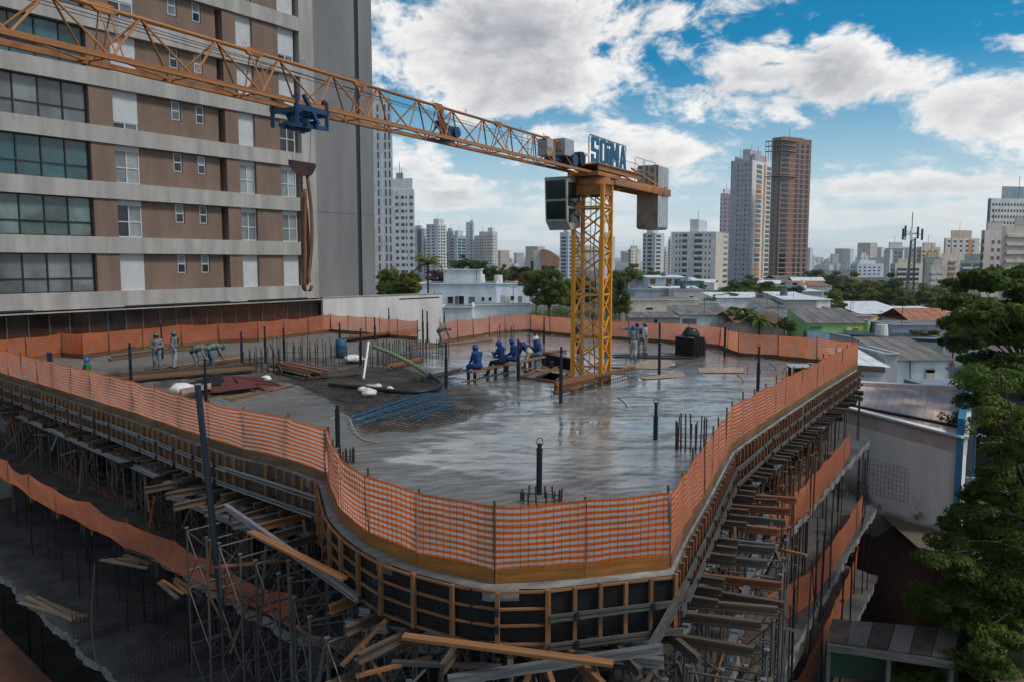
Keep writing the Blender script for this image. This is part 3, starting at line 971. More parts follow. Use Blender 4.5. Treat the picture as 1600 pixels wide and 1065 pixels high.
tangle('thin loose timber caught under the right front joists', RIGHT[:4], 36, 0, 1.5, -3.6, -1.35, 3)
tangle('thin loose timber under the far left slab edge', LEFT[1:-2], 40, -.9, .6, -2.9, -1.1, 4)

# column forms and debris on the floors below
def column_form(label, p, w_=.7, z0=FL[1], z1=-.95, rot=.8):
    root = thing('column_form', label, 'formwork', V((p.x, p.y, z0)), 'timber column forms on the lower floor')
    R_ = Matrix.Rotation(rot, 3, 'Z')
    for k in range(4):
        n_ = R_ @ V((math.cos(k * math.pi / 2), math.sin(k * math.pi / 2), 0)); t = V((-n_.y, n_.x, 0))
        c = V((p.x, p.y, 0)) + n_ * w_ / 2
        piece('panel', root, c + V((0, 0, z0)), c + V((0, 0, z1)), .02, w_, 'ply_black', up=t)
        for j in (-.36, -.12, .12, .36): q = c + t * w_ * j + n_ * .045; piece('rib', root, q + V((0, 0, z0)), q + V((0, 0, z1 + .1)), .06, .06, 'timber', up=n_)
        for z in (.4, 1.0, 1.6, 2.1): piece('clamp_bar', root, c + n_ * .1 - t * w_ * .7 + V((0, 0, z0 + z)), c + n_ * .1 + t * w_ * .7 + V((0, 0, z0 + z)), .05, .05, 'prop')
for k, (px, y) in enumerate([(232, 818), (330, 875), (95, 752), (440, 905)]):
    column_form('timber column form behind the lower left netting, %s from the left' % ordinal([1, 2, 0, 3][k]), G(px, y, FL[1]) + (-RN) * 1.3)
for k, (px, y) in enumerate([(1225, 825), (1262, 775), (1284, 740), (1308, 712)]):
    column_form('rust-brown column form behind the lower right netting, %s from the front' % ordinal(k), G(px, y, FL[1]) + V((-1.1, .5, 0)))
# ================================================================== tower crane
MC = V((3.33, 33.3, 0)); JD = V((-.496, -.868, 0)); JP = V((.868, -.496, 0))   # mast centre, jib direction, near side
crane = thing('tower_crane', 'yellow tower crane with a long orange lattice jib and blue SOIMA sign', 'crane', (MC.x, MC.y, 0))
RB = .86; be = math.radians(21.8)
LEGS = [V((RB * math.sin(be), -RB * math.cos(be), 0)), V((RB * math.cos(be), RB * math.sin(be), 0)),
        V((-RB * math.sin(be), RB * math.cos(be), 0)), V((-RB * math.cos(be), -RB * math.sin(be), 0))]
ZM = 8.15
mast = MB().box((MC.x, MC.y, .25), (.3, .3, .3)).build('mast_foot', 'crane_yellow', crane)
for l in LEGS:
    p = MC + l
    ax = (LEGS[0] - LEGS[1]).normalized()
    piece('mast_leg', crane, (p.x, p.y, -2.6), (p.x, p.y, ZM), .155, .155, 'crane_yellow', up=ax)
nb = 9; st = (ZM - .1) / nb
for k in range(-2, nb):
    for i in range(4):
        a, b_ = MC + LEGS[i], MC + LEGS[(i + 1) % 4]
        z0, z1 = k * st + .1, (k + 1) * st + .1
        if k % 2: a, b_ = b_, a
        piece('mast_brace', crane, a + V((0, 0, z0)), b_ + V((0, 0, z1)), .06, .06, 'crane_yellow')
        if i in (0, 3): piece('mast_brace', crane, b_ + V((0, 0, z0)), a + V((0, 0, z1)), .05, .05, 'crane_yellow')
        if k in (-1, 1, 3, 5, 7) or k == nb - 1:
            piece('mast_ring', crane, a + V((0, 0, z1)), b_ + V((0, 0, z1)), .075, .075, 'crane_yellow')
# ladder inside the mast
lad = MB()
for s in (-.16, .16): lad.tube(MC + V((s - .2, .25, -.2)), MC + V((s - .2, .25, ZM)), .02, 5)
for k in range(28): lad.tube(MC + V((-.36, .25, k * .3)), MC + V((-.04, .25, k * .3)), .012, 4)
lad.build('ladder', 'grey_paint', crane)
b = MB(); b.path([MC + V((.1, -.1, z)) + V((.05 * math.sin(z * 2), .05 * math.cos(z * 1.7), 0)) for z in np.arange(-.5, 8.2, .4)], .022, 6)
b.build('power_cable', 'black_rubber', crane, True)
def jp(s, off=0.0, z=0.0): q = MC + JD * s + JP * off; return V((q.x, q.y, z))
# slewing ring and turntable
b = MB()
b.tube((MC.x, MC.y, ZM), (MC.x, MC.y, ZM + .18), .85, 24); b.tube((MC.x, MC.y, ZM + .18), (MC.x, MC.y, ZM + .3), .72, 24)
b.build('slewing_ring', 'crane_rust', crane, False)
for a, b_ in ((0, 1), (1, 2), (2, 3), (3, 0)):
    piece('head_frame', crane, MC + LEGS[a] + V((0, 0, ZM - .22)), MC + LEGS[b_] + V((0, 0, ZM - .22)), .06, .40, 'crane_rust')
ZB, ZTOP, HW = 8.60, 9.52, .33
piece('turntable', crane, jp(1.0, 0, ZB - .05), jp(-1.2, 0, ZB - .05), 1.35, .16, 'crane_rust')
# jib
JS0, JS1 = .4, 31.0
piece('jib_top_chord', crane, jp(2.6, 0, ZTOP), jp(JS1, 0, ZTOP), .085, .085, 'crane_rust', 'tube') if False else rod('jib_top_chord', crane, jp(2.2, 0, ZTOP), jp(JS1, 0, ZTOP), .042, 'crane_rust')
for s in (-1, 1):
    piece('jib_bottom_chord', crane, jp(JS0 - 1.5, s * HW, ZB), jp(JS1, s * HW, ZB), .085, .10, 'crane_rust')
pn = 1.725; s0 = 22.4 - 1.725 * 12
tops = [s0 + pn * k for k in range(0, 18) if s0 + pn * k < JS1]
for k, s in enumerate(tops):
    if s < 2.0: continue
    for sd in (-1, 1):
        for e in (-pn / 2, pn / 2):
            rod('jib_lacing', crane, jp(s + (.03 if e > 0 else -.03), 0, ZTOP - .03), jp(s + e * .96, sd * HW, ZB + .03), .023, 'crane_rust')
    rod('jib_lacing', crane, jp(s - pn / 2, -HW, ZB), jp(s + pn / 2, HW, ZB), .016, 'crane_rust')
    rod('jib_lacing', crane, jp(s - pn / 2, -HW, ZB), jp(s - pn / 2, HW, ZB), .018, 'crane_rust')
    if k % 2 == 0:                      # splice between two jib sections
        c = s - pn * .58
        bb = MB(); r_ = frame(JD)
        bb.extr([jp(c - .26, 0, ZTOP - .02), jp(c - .16, 0, ZTOP + .075), jp(c + .16, 0, ZTOP + .075), jp(c + .26, 0, ZTOP - .02), jp(c + .16, 0, ZTOP - .08), jp(c - .16, 0, ZTOP - .08)], JP * .07)
        bb.v = [tuple(V(v) - JP * .035) for v in bb.v]
        bb.build('splice_plate', 'crane_rust', crane)
        for sd in (-1, 1):
            for e in (-.11, .11):
                rod('jib_lacing', crane, jp(c + e, 0, ZTOP - .05), jp(c + e * .6 - .05, sd * HW, ZB + .03), .014, 'crane_rust')
    rb = MB(); ctr = jp(s - .75, 0, ZTOP + .10)
    rb.path([ctr + V((0, 0, .05)) * math.cos(a) + JD * (.05 * math.sin(a)) for a in np.linspace(0, 2 * math.pi, 9)], .008, 4)
    rb.build('rope_guide', 'crane_rust', crane)
# ropes
for n_, a, b_ in (('trolley_rope', jp(3, .05, ZTOP - .35), jp(JS1, .05, ZTOP - .2)), ('trolley_rope', jp(3, -.08, ZTOP - .2), jp(JS1, -.08, ZTOP - .12)),
                  ('hoist_rope', jp(4, .12, ZB - .12), jp(15.8, .12, ZB - .18)), ('hoist_rope', jp(9, 0, ZTOP - .28), jp(JS1, 0, ZTOP + .03))):
    rod(n_, crane, a, b_, .007, 'steel_black')
# trolley winch frame inside the jib
wz = MB(); ws = 10.6
wz.box(jp(ws, 0, ZB + .18), (.35, .45, .28), frame(JD)); wz.tube(jp(ws - .2, -.2, ZB + .25), jp(ws - .2, .25, ZB + .25), .16, 12)
wz.tube(jp(ws + .35, 0, ZB + .55), jp(ws + .25, 0, ZB + .85), .06, 8); wz.box(jp(ws + .3, 0, ZB + .4), (.12, .2, .5), frame(JD))
wz.build('trolley_winch', 'blue_paint', crane)
for e in (.5, .32): piece('winch_post', crane, jp(ws + e, .2, ZB), jp(ws + e, 0, ZTOP), .06, .06, 'crane_rust')
rod('trolley_winch', crane, jp(ws - .45, -.15, ZB + .25), jp(ws - .45, .15, ZB + .25), .09, 'crane_rust')
# machinery, cabinets and deck at the jib root
piece('cabinet', crane, jp(3.1, -.05, ZB + .75), jp(2.3, -.05, ZB + .75), .55, .62, 'grey_paint')
piece('cabinet', crane, jp(4.3, -.1, ZB + .6), jp(3.8, -.1, ZB + .6), .4, .6, 'grey_paint')
hw = MB()
hw.tube(jp(2.4, -.35, ZB + .3), jp(2.4, .35, ZB + .3), .24, 16); hw.tube(jp(3.6, -.2, ZB + .25), jp(2.9, -.2, ZB + .25), .2, 12); hw.box(jp(2.05, -.1, ZB + .25), (.5, .4, .4), frame(JD))
hw.build('hoist_motor', 'blue_paint', crane)
dr = MB(); dr.tube(jp(1.75, -.35, ZB + .42), jp(1.75, .35, ZB + .42), .27, 18); dr.build('rope_drum', 'steel_black', crane)
dr = MB(); dr.box(jp(1.15, -.1, ZB + .7), (.10, .55, .75), frame(JD, JP)); dr.build('machine_plate', 'white_plastic', crane)
for sd in (-.62, .62):
    for a, b_ in ((4.9, 4.2), (4.2, 3.3)):
        pass
gr = MB()
for s in (4.9, 4.45, 4.0):
    gr.tube(jp(s, -.62, ZB), jp(s, -.62, ZB + 1.05), .016, 5)
for z in (.55, 1.05): gr.tube(jp(4.9, -.62, ZB + z), jp(4.0, -.62, ZB + z), .016, 5)
gr.build('guard_rail', 'grey_paint', crane)
# counter-jib
for sd in (-1, 1):
    piece('counter_jib_beam', crane, jp(-.6, sd * .52 - .04, ZB - .16), jp(-8.35, sd * .52 - .04, ZB - .16), .10, .34, 'crane_rust')
for s in np.arange(-1.5, -8.7, -.9): piece('counter_jib_cross', crane, jp(s, -.42, ZB - .22), jp(s, .42, ZB - .22), .08, .14, 'crane_rust')
piece('deck', crane, jp(.9, .1, ZB + .33), jp(-4.0, .1, ZB + .33), 1.2, .05, 'crane_rust')
for o_ in (-.4, .6): piece('deck_frame', crane, jp(.85, o_, ZB + .2), jp(-3.9, o_, ZB + .2), .06, .2, 'crane_rust')
piece('deck', crane, jp(-4.2, 0, ZB + .04), jp(-6.5, 0, ZB + .04), .7, .03, 'steel_black')
for sd in (-.44, .44): piece('stay_bar', crane, jp(-3.2, sd, ZB + .55), jp(-7.3, sd, ZB + .02), .07, .07, 'crane_rust')
for s in (-5.6, -7.2): piece('clamp_plate', crane, jp(s, .55, ZB - .34), jp(s - .35, .55, ZB + .06), .09, .10, 'crane_rust')
cw = bpy.data.objects.new('counterweight', None)
for k in range(5):
    s = -6.62 - k * .305
    blk = MB(); c0, c1 = jp(s, 0, 6.62), jp(s - .285, 0, 6.62)
    R_ = frame(JD)
    pr = [(-.60, 6.72), (-.50, 6.62), (.38, 6.62), (.48, 6.72), (.48, 9.62), (.42, 9.68), (-.54, 9.68), (-.60, 9.62)]
    blk.extr([jp(s, x, z) for x, z in pr], -JD * .285, 0)
    for i_, f in enumerate(blk.f):
        if len(f) == 4: blk.m[i_] = 1
    blk.build('counterweight_block', ['cw_concrete', 'cw_grey'], crane)
bpy.data.objects.remove(cw)
# railings on the counter-jib: looped tubes
def loop_rail(s0_, s1_, off, h):
    r = MB(); z = ZB + .05
    r.path([jp(s0_, off, z), jp(s0_, off, z + h * .9), jp(s0_ - .08, off, z + h), jp(s1_ + .08, off, z + h), jp(s1_, off, z + h * .9), jp(s1_, off, z)], .017, 5)
    r.tube(jp(s0_, off, z + h * .5), jp(s1_, off, z + h * .5), .013, 5)
    r.build('guard_rail', 'grey_paint', crane)
loop_rail(-3.6, -4.8, .45, 1.05); loop_rail(-4.6, -6.3, .45, 1.05); loop_rail(-3.8, -6.4, -.45, 1.05); loop_rail(-5.3, -6.1, .48, .85)
# sign on the near side
SO = .06
sg = MB(); z0, z1 = ZB + .44, ZB + 1.56
for (a, b_) in ((.55, -3.45),):
    sg.path([jp(a, SO, z0), jp(a, SO, z1 - .1), jp(a - .08, SO, z1), jp(b_ + .08, SO, z1), jp(b_, SO, z1 - .1), jp(b_, SO, z0), jp(a, SO, z0)], .022, 6)
for s in (-.5, -1.5, -2.5): sg.tube(jp(s, SO - .02, z0), jp(s, SO - .02, z1), .014, 5)
sgo = sg.build('sign_frame', 'sign_blue', crane)
piece('sign_sill', crane, jp(.55, SO + .0, z0 - .03), jp(-3.45, SO + .0, z0 - .03), .04, .16, 'white_paint')
def letter(ch, x0, x1):
    """heavy condensed letters cut from sheet; x runs from the S to the A"""
    W_, H_ = x1 - x0, 1.30; t = .22 * W_ / .62
    P_ = {'S': [[(0, 0), (W_, 0), (W_, .68), (t, .68 + .06), (t, H_ - .2), (W_ - t, H_ - .2), (W_ - t, .92), (W_, .92), (W_, H_ - .08), (W_ - .1, H_), (.1, H_), (0, H_ - .08), (0, .54), (W_ - t, .52), (W_ - t, .2), (t, .2), (t, .40), (0, .40)]],
          'O': [[(.08, 0), (W_ - .08, 0), (W_ - .02, .2), (.02, .2)], [(.02, H_ - .2), (W_ - .02, H_ - .2), (W_ - .08, H_), (.08, H_)], [(0, .1), (t, .1), (t, H_ - .1), (0, H_ - .1)], [(W_ - t, .1), (W_, .1), (W_, H_ - .1), (W_ - t, H_ - .1)]],
          'i': [[(0, 0), (W_, 0), (W_, .92), (0, .92)], [(0, 1.06), (W_, 1.06), (W_, H_), (0, H_)]],
          'M': [[(0, 0), (t, 0), (t, H_), (0, H_)], [(W_ - t, 0), (W_, 0), (W_, H_), (W_ - t, H_)], [(t - .02, H_), (t - .02, .85), (W_ / 2, .25), (W_ / 2, .75)], [(W_ - t + .02, H_), (W_ / 2, .75), (W_ / 2, .25), (W_ - t + .02, .85)]],
          'A': [[(0, 0), (t, 0), (W_ / 2 + .02, H_), (W_ / 2 - .12, H_)], [(W_ - t, 0), (W_, 0), (W_ / 2 + .12, H_), (W_ / 2 - .02, H_)], [(t * .9, .3), (W_ - t * .9, .3), (W_ - t * 1.1, .5), (t * 1.1, .5)]]}[ch]
    m = MB()
    for i_, poly in enumerate(P_):
        m.extr([jp(.42 - (x0 + x), SO + .03 + i_ * .003, z0 + .05 + y * .78) for x, y in poly], JP * .03)
    return m.build('sign_letter', 'sign_blue', crane)
x = 0
for ch, wd in (('S', .78), ('O', .74), ('i', .27), ('M', .92), ('A', .80)):
    letter(ch, x, x + wd); x += wd + .075
# operator's cab
cabo = bpy.data.objects.new('cab', None)
ca, cb, co0, co1 = 1.45, .2, -1.42, -.45          # along the jib, across
def cp(s, o, z): return jp(s, o, z)
shell = MB(); zt, zb = 8.42, 6.32
prof = [(cb, zb + .12), (ca - .35, zb), (ca + .02, zb + .35), (ca + .12, zt), (cb, zt)]
shell.extr([cp(s, co0, z) for s, z in prof], JP * (co1 - co0))
cab = shell.build('cab', 'grey_paint', crane)
gl = MB()
fa, fb = (ca + .02, zb + .35), (ca + .12, zt)
for u0, u1 in ((.04, .45), (.50, .92)):
    q = []
    for u, o in ((u0, .06), (u0, .94), (u1, .94), (u1, .06)):
        q.append(cp(fa[0] + (fb[0] - fa[0]) * u, co0 + (co1 - co0) * o, fa[1] + (fb[1] - fa[1]) * u))
    gl.extr(q, JD * .012)
for s_a, s_b, za, zb_ in ((cb + .12, ca - .06, zb + .95, zt - .2), (cb + .12, ca - .12, zb + .3, zb + .85)):
    gl.extr([cp(s_a, co1, za), cp(s_b, co1, za), cp(s_b, co1, zb_), cp(s_a, co1, zb_)], JP * .012)
    gl.extr([cp(s_a, co0, za), cp(s_b, co0, za), cp(s_b, co0, zb_), cp(s_a, co0, zb_)], -JP * .012)
gl.build('window', 'cab_glass', cab)
st_ = MB(); st_.box(cp(ca - .02, co0 + .35, zb + .55), (.35, .30, .02), frame(JD)); st_.build('reflection_panel', 'glass_pale', cab)  # pale panel added to imitate a bright reflection in the cab glass
piece('cab_hanger', crane, cp(ca - .4, -.55, zt), cp(ca - .4, -.25, ZB), .4, .08, 'crane_yellow')
piece('cab_hanger', crane, cp(cb + .2, -.55, zt), cp(cb + .2, -.25, ZB), .3, .08, 'crane_rust')
# trolley
tr_s0, tr_s1 = 16.08, 17.16
tl = MB(); z = ZB - .12
for sd in (-.38, .38):
    tl.bar(jp(tr_s0, sd, z), jp(tr_s1, sd, z), .07, .12); tl.bar(jp(tr_s0 + .05, sd, z - .36), jp(tr_s1 - .05, sd * .4, z - .36), .06, .09)
    for s in (tr_s0 + .06, tr_s1 - .06): tl.bar(jp(s, sd, z + .24), jp(s, sd, z - .40), .08, .08)
    tl.bar(jp(tr_s0 + .8, sd, z + .3), jp(tr_s0 + .35, sd, z - .3), .08, .08)
for s in (tr_s0 + .06, (tr_s0 + tr_s1) / 2, tr_s1 - .06): tl.bar(jp(s, -.38, z - .05), jp(s, .38, z - .05), .07, .10); 
for s in (tr_s0 + .4, tr_s1 - .4): tl.tube(jp(s, -.08, z - .3), jp(s, .08, z - .3), .16, 14); tl.bar(jp(s, -.4, z - .3), jp(s, .4, z - .3), .06, .16)
tl.build('trolley', 'blue_paint', crane)
for s in (tr_s0 + .1, tr_s1 - .1):
    for sd in (-HW, HW): rod('trolley_wheel', crane, jp(s, sd - .03, ZB + .11), jp(s, sd + .03, ZB + .11), .07, 'steel_black')
HS = 16.62; hz = 7.32
for e in (-.27, .27): rod('hoist_rope', crane, jp(HS + e * 1.3, 0, z - .35), jp(HS + e, 0, hz + .02), .006, 'steel_black')
hb = MB()
vx = V((1, 0, 0)); cpt = jp(HS, 0, hz)
hb.extr([cpt + V((a, 0, c)) for a, c in ((-.30, .07), (.31, -.02), (.31, -.10), (.22, -.26), (.14, -.30), (-.06, -.29), (-.20, -.20), (-.30, -.05))], V((0, .14, 0)))
hbo = hb.build('hook_block', material('rusty_hook_block', (0.10, 0.062, 0.05), .8, .5, 6, .3), crane)
ch = MB()
for k in range(6):
    c_ = cpt + V((-.02, .07, -.33 - k * .062)); ang = (k % 2) * math.pi / 2
    ch.path([c_ + V((.022 * math.cos(a) * math.cos(ang), .022 * math.cos(a) * math.sin(ang), .042 * math.sin(a))) for a in np.linspace(0, 2 * math.pi, 8)], .010, 4)
ch.build('hook_chain', 'rebar', hbo)
# woven slings hanging from the hook (held by the crane, a thing of their own)
M['sling'] = material('sling_webbing', (0.21, 0.10, 0.05), .85, .35, 8, .2, streak=(1, 1, .2))
M['sling_pale'] = material('sling_webbing_pale', (0.50, 0.42, 0.36), .85, .3, 8, .2)
sl = thing('lifting_sling', 'brown webbing lifting slings hanging in loops from the crane hook', 'sling', cpt + V((0, .07, -2.9)))
def ribbon(pts, wd, mat, twist=0.0):
    m = MB(); n = len(pts)
    for i_, p in enumerate(pts):
        a = twist * i_ / n
        dd = V((math.cos(a), math.sin(a), 0)) * wd / 2
        nn = V((-math.sin(a), math.cos(a), 0)) * .006
        for q in (p - dd - nn, p + dd - nn, p + dd + nn, p - dd + nn): m.v.append(tuple(q))
    for i_ in range(n - 1):
        for k in range(4): m.f.append((i_ * 4 + k, i_ * 4 + (k + 1) % 4, i_ * 4 + 4 + (k + 1) % 4, i_ * 4 + 4 + k)); m.m.append(0)
    m.f += [(0, 1, 2, 3), ((n - 1) * 4, (n - 1) * 4 + 1, (n - 1) * 4 + 2, (n - 1) * 4 + 3)]; m.m += [0, 0]
    return m.build('strap', mat, sl, True)
hk = cpt + V((.02, .07, -.30))
def hang(x0, x1, top, bot, bow, y=0): return [hk + V((x0 + (x1 - x0) * t + bow * math.sin(math.pi * t), y + .03 * math.sin(3 * t), top + (bot - top) * t)) for t in np.linspace(0, 1, 14)]
ribbon(hang(-.03, -.03, -.38, -2.62, -.03), .085, 'sling', .5)
ribbon(hang(.0, .02, -.35, -2.55, .05, .03), .08, 'sling', -.6)
ribbon(hang(.10, .05, 0, -2.5, .10, -.02), .08, 'sling', 1.1)
ribbon(hang(.05, .10, -.75, -2.5, .045, .05), .07, 'sling_pale', 2.2)
ribbon(hang(.05, -.02, -.30, -2.68, -.02, -.05), .09, 'sling', .2)
ribbon([hk + V((.035 + .10 * math.cos(a), 0, -2.55 + .16 * math.sin(a))) for a in np.linspace(math.pi, 2 * math.pi, 8)], .085, 'sling', .4)
# ================================================================== apartment block on the left
FA = V((-13.8, 57.5, 0)); FU = V((.5776, .8162, 0)).normalized(); FN = V((FU.y, -FU.x, 0))
def tcol(px):
    k = (px - 800) / (F * math.cos(TH))
    return (FA.y * k - FA.x) / (FU.x - FU.y * k)
def fp(t, z, out=0.0): q = FA + FU * t + FN * out; return V((q.x, q.y, z))
M['stucco'] = material('brown_stucco', (0.205, 0.137, 0.104), .9, .24, .9, .25, bscale=20, streak=(1, 1, .22), detail=9, world_space=True)
M['band'] = material('off_white_band', (0.385, 0.366, 0.343), .85, .28, 1.1, .15, bscale=15, streak=(1, 1, .18), detail=9, world_space=True)
M['grey_wall'] = material('grey_render', (0.198, 0.198, 0.20), .85, .22, .5, .15, bscale=12, streak=(1, 1, .2), detail=9, world_space=True)
M['shutter'] = material('roller_shutter', (0.55, 0.56, 0.57), .55, .08, 2, 0)
M['alu'] = material('white_aluminium', (0.55, 0.56, 0.57), .4, .1, 3, 0)
M['lobby_frame'] = material('lobby_frame', (0.13, 0.125, 0.12), .4, .2, 3, 0)
M['dark_alu'] = material('black_aluminium', (0.02, 0.022, 0.025), .4, .2, 3, 0)
blk = thing('apartment_building', 'tall brown apartment building with pale floor bands and a blank grey wall', 'building', fp(-8, -8))
ZF, FH, BH = 2.47, 3.05, .92
TL = tcol(0) - 9.0
t_ = {k: tcol(v) for k, v in dict(g0=5, g1=159, p0=165, w1a=195, w1b=235, r1=358, p1=385, w2a=386.5, w2b=411, w3a=449, w3b=474, e0=479, e1=500).items()}
def slab_part(name, ta, tb, z0, z1, o0, o1, mat, parent=None):
    m = MB(); m.extr([fp(ta, z0, o0), fp(tb, z0, o0), fp(tb, z1, o0), fp(ta, z1, o0)], FN * (o1 - o0)); return m.build(name, mat, parent or blk)
NF = 8
ZTOPB = ZF + FH * NF + .5
# body behind the facade, and the white corner strip
m = MB(); m.prism([fp(TL, 0, -12), fp(tcol(589) , 0, -12), fp(tcol(589), 0, -1.2), fp(TL, 0, -1.2)], -8, ZTOPB); m.build('core', 'stucco', blk)
slab_part('corner_strip', t_['e0'], t_['e1'], ZF - .0, ZTOPB, -1.2, .012, 'band')
for k in range(NF):
    z0 = ZF + FH * k
    slab_part('floor_band', TL, t_['e0'] - .004, z0, z0 + BH, -1.2, 0, 'band')
    za, zb_ = z0 + BH, z0 + FH
    if k == NF - 1: continue
    # walls
    slab_part('wall', t_['g1'], t_['w1a'], za, zb_, -1.2, -.10, 'stucco')
    slab_part('wall', t_['w1b'] , t_['r1'], za, zb_, -1.2, -.34, 'stucco')
    slab_part('pier', t_['r1'] + .35, t_['p1'], za, zb_, -1.2, -.10, 'stucco')
    slab_part('wall', t_['r1'], t_['r1'] + .35, za, zb_, -1.2, -.75, 'stucco')
    slab_part('wall', t_['w2b'], t_['w3a'], za, zb_, -1.2, -.16, 'stucco')
    slab_part('wall', t_['w3b'], t_['e0'], za, zb_, -1.2, -.62, 'stucco')
    # big glazing: 4 x 2 panes, repeated leftwards outside the picture
    gm = ['glass_grey', 'glass_green', 'glass_teal', 'glass_grey', 'glass_teal', 'glass_grey', 'glass_teal'][k]
    for g0, g1 in ((t_['g0'], t_['g1']), (t_['g0'] - 7.4, t_['g0'] - 1.0)):
        fr = MB(); n = 4; tm = za + (zb_ - za) * .36
        for i in range(n + 1):
            tt = g0 + .05 + (g1 - g0 - .10) * i / n
            fr.extr([fp(tt - .035, za, -.42), fp(tt + .035, za, -.42), fp(tt + .035, zb_, -.42), fp(tt - .035, zb_, -.42)], FN * .08)
        for z in (za + .03, tm, zb_ - .03):
            fr.extr([fp(g0, z - .03, -.415), fp(g1, z - .03, -.415), fp(g1, z + .03, -.415), fp(g0, z + .03, -.415)], FN * .07)
        wo_ = fr.build('window', 'dark_alu', blk)
        for i in range(n):
            ta_, tb_ = g0 + .05 + (g1 - g0 - .10) * i / n, g0 + .05 + (g1 - g0 - .10) * (i + 1) / n
            for z1_, z2_ in ((za, tm), (tm, zb_)):
                slab_part('pane', ta_, tb_, z1_, z2_, -.47, -.40 - rnd.uniform(0, .012), gm, wo_)
    slab_part('wall', t_['g0'] - 1.0, t_['g0'], za, zb_, -1.2, -.10, 'stucco')
    slab_part('wall', TL, t_['g0'] - 7.4, za, zb_, -1.2, -.10, 'stucco')
    # bedroom windows: each floor has its own state
    st3 = [('shut', 'shut', 'shut'), ('open', 'curtain', 'curtain'), ('pale', 'pale', 'pale'), ('gap', 'shut', 'dark'), ('shut', 'shut', 'shut'), ('half', 'shut', 'gap'), ('shut', 'pale', 'shut')][k]
    for (a, b_), s in zip(((t_['w1a'], t_['w1b']), (t_['w2a'], t_['w2b']), (t_['w3a'], t_['w3b'])), st3):
        drop = {'shut': 1.0, 'gap': .82, 'half': .55}.get(s, .12)
        fr = MB(); o0 = -.42; zc = (za + zb_) / 2 - .1
        zs = zb_ - (zb_ - za) * drop
        for tt in (a + .04, (a + b_) / 2, b_ - .04):
            fr.extr([fp(tt - .035, za, o0), fp(tt + .035, za, o0), fp(tt + .035, zs, o0), fp(tt - .035, zs, o0)], FN * .07)
        for z in (za + .04, za + (zb_ - za) * .42, zs - .03):
            if z < zs: fr.extr([fp(a, z - .03, o0 + .005), fp(b_, z - .03, o0 + .005), fp(b_, z + .03, o0 + .005), fp(a, z + .03, o0 + .005)], FN * .06)
        if s == 'shut': fr = MB(); fr.extr([fp(a, za, o0), fp(b_, za, o0), fp(b_, za + .07, o0), fp(a, za + .07, o0)], FN * .12)
        wo_ = fr.build('window', 'alu', blk)
        sm = MB(); nsl = max(2, int((zb_ - zs) / .11)); 
        for i in range(nsl):
            zz0 = zs + (zb_ - zs) * i / nsl; zz1 = zs + (zb_ - zs) * (i + 1) / nsl
            sm.extr([fp(a, zz0 + .008, o0), fp(b_, zz0 + .008, o0), fp(b_, zz1 - .006, o0), fp(a, zz1 - .006, o0)], FN * .1)
        sm.extr([fp(a, zs, o0), fp(b_, zs, o0), fp(b_, zb_, o0), fp(a, zb_, o0)], FN * .088)
        sm.build('shutter', 'shutter', wo_)
        if drop < .99:
            mid = (a + b_) / 2
            gA, gB = {'open': ('glass_dark', 'glass_pale'), 'curtain': ('glass_grey', 'glass_grey'), 'pale': ('glass_pale', 'glass_pale'), 'dark': ('glass_dark', 'glass_dark')}.get(s, ('glass_dark', 'glass_grey'))
            slab_part('pane', a, mid, za, zs, o0 - .05, o0 + .02, gA, wo_); slab_part('pane', mid, b_, za, zs, o0 - .05, o0 + .023, gB, wo_)
        slab_part('jamb', a - .02, a, za, zb_, -1.2, -.34, 'stucco'); slab_part('jamb', b_, b_ + .02, za, zb_, -1.2, -.335, 'stucco')
    # two small bathroom windows
    for pxa, pxb in ((287, 299), (324, 335)):
        a, b_ = tcol(pxa), tcol(pxb); z1_, z2_ = za + .98, zb_ - .06
        fr = MB()
        for q0, q1, y0, y1 in ((a, b_, z1_, z1_ + .05), (a, b_, (z1_ + z2_) / 2 - .03, (z1_ + z2_) / 2 + .03), (a, b_, z2_ - .04, z2_), (a, a + .04, z1_ + .05, z2_ - .04), (b_ - .04, b_, z1_ + .05, z2_ - .04)):
            fr.extr([fp(q0, y0, -.345), fp(q1, y0, -.345), fp(q1, y1, -.345), fp(q0, y1, -.345)], FN * .035)
        wo_ = fr.build('small_window', 'alu', blk)
        for y0, y1 in ((z1_ + .05, (z1_ + z2_) / 2 - .03), ((z1_ + z2_) / 2 + .03, z2_ - .04)):
            slab_part('pane', a + .04, b_ - .04, y0, y1, -.38, -.328, rnd.choice(['glass_dark', 'glass_dark', 'glass_grey']), wo_)
        slab_part('recess_shade_strip', b_, b_ + .10, z1_ - .02, z2_ + .06, -.4, -.326, 'dark_alu')  # flat black strip in place of the shade in the window recess
# blank grey wall with joints and a vertical groove
ge = tcol(589); gv0, gv1 = tcol(563), tcol(569)
joints = [2.3] + [D(500, 331, 57.5).z + 9.2 * i for i in (0, 1, 2)] + [ZTOPB]
for za, zb_ in zip(joints, joints[1:]):
    slab_part('grey_panel', t_['e1'] + .004, gv0, za + .012, zb_ - .012, -1.2, -.06, 'grey_wall')
    slab_part('grey_panel', gv1, ge, za + .012, zb_ - .012, -1.2, -.04, 'grey_wall')
slab_part('grey_backing', t_['e1'] + .004, ge, 2.0, ZTOPB - .05, -1.19, -.12, 'dark_alu')
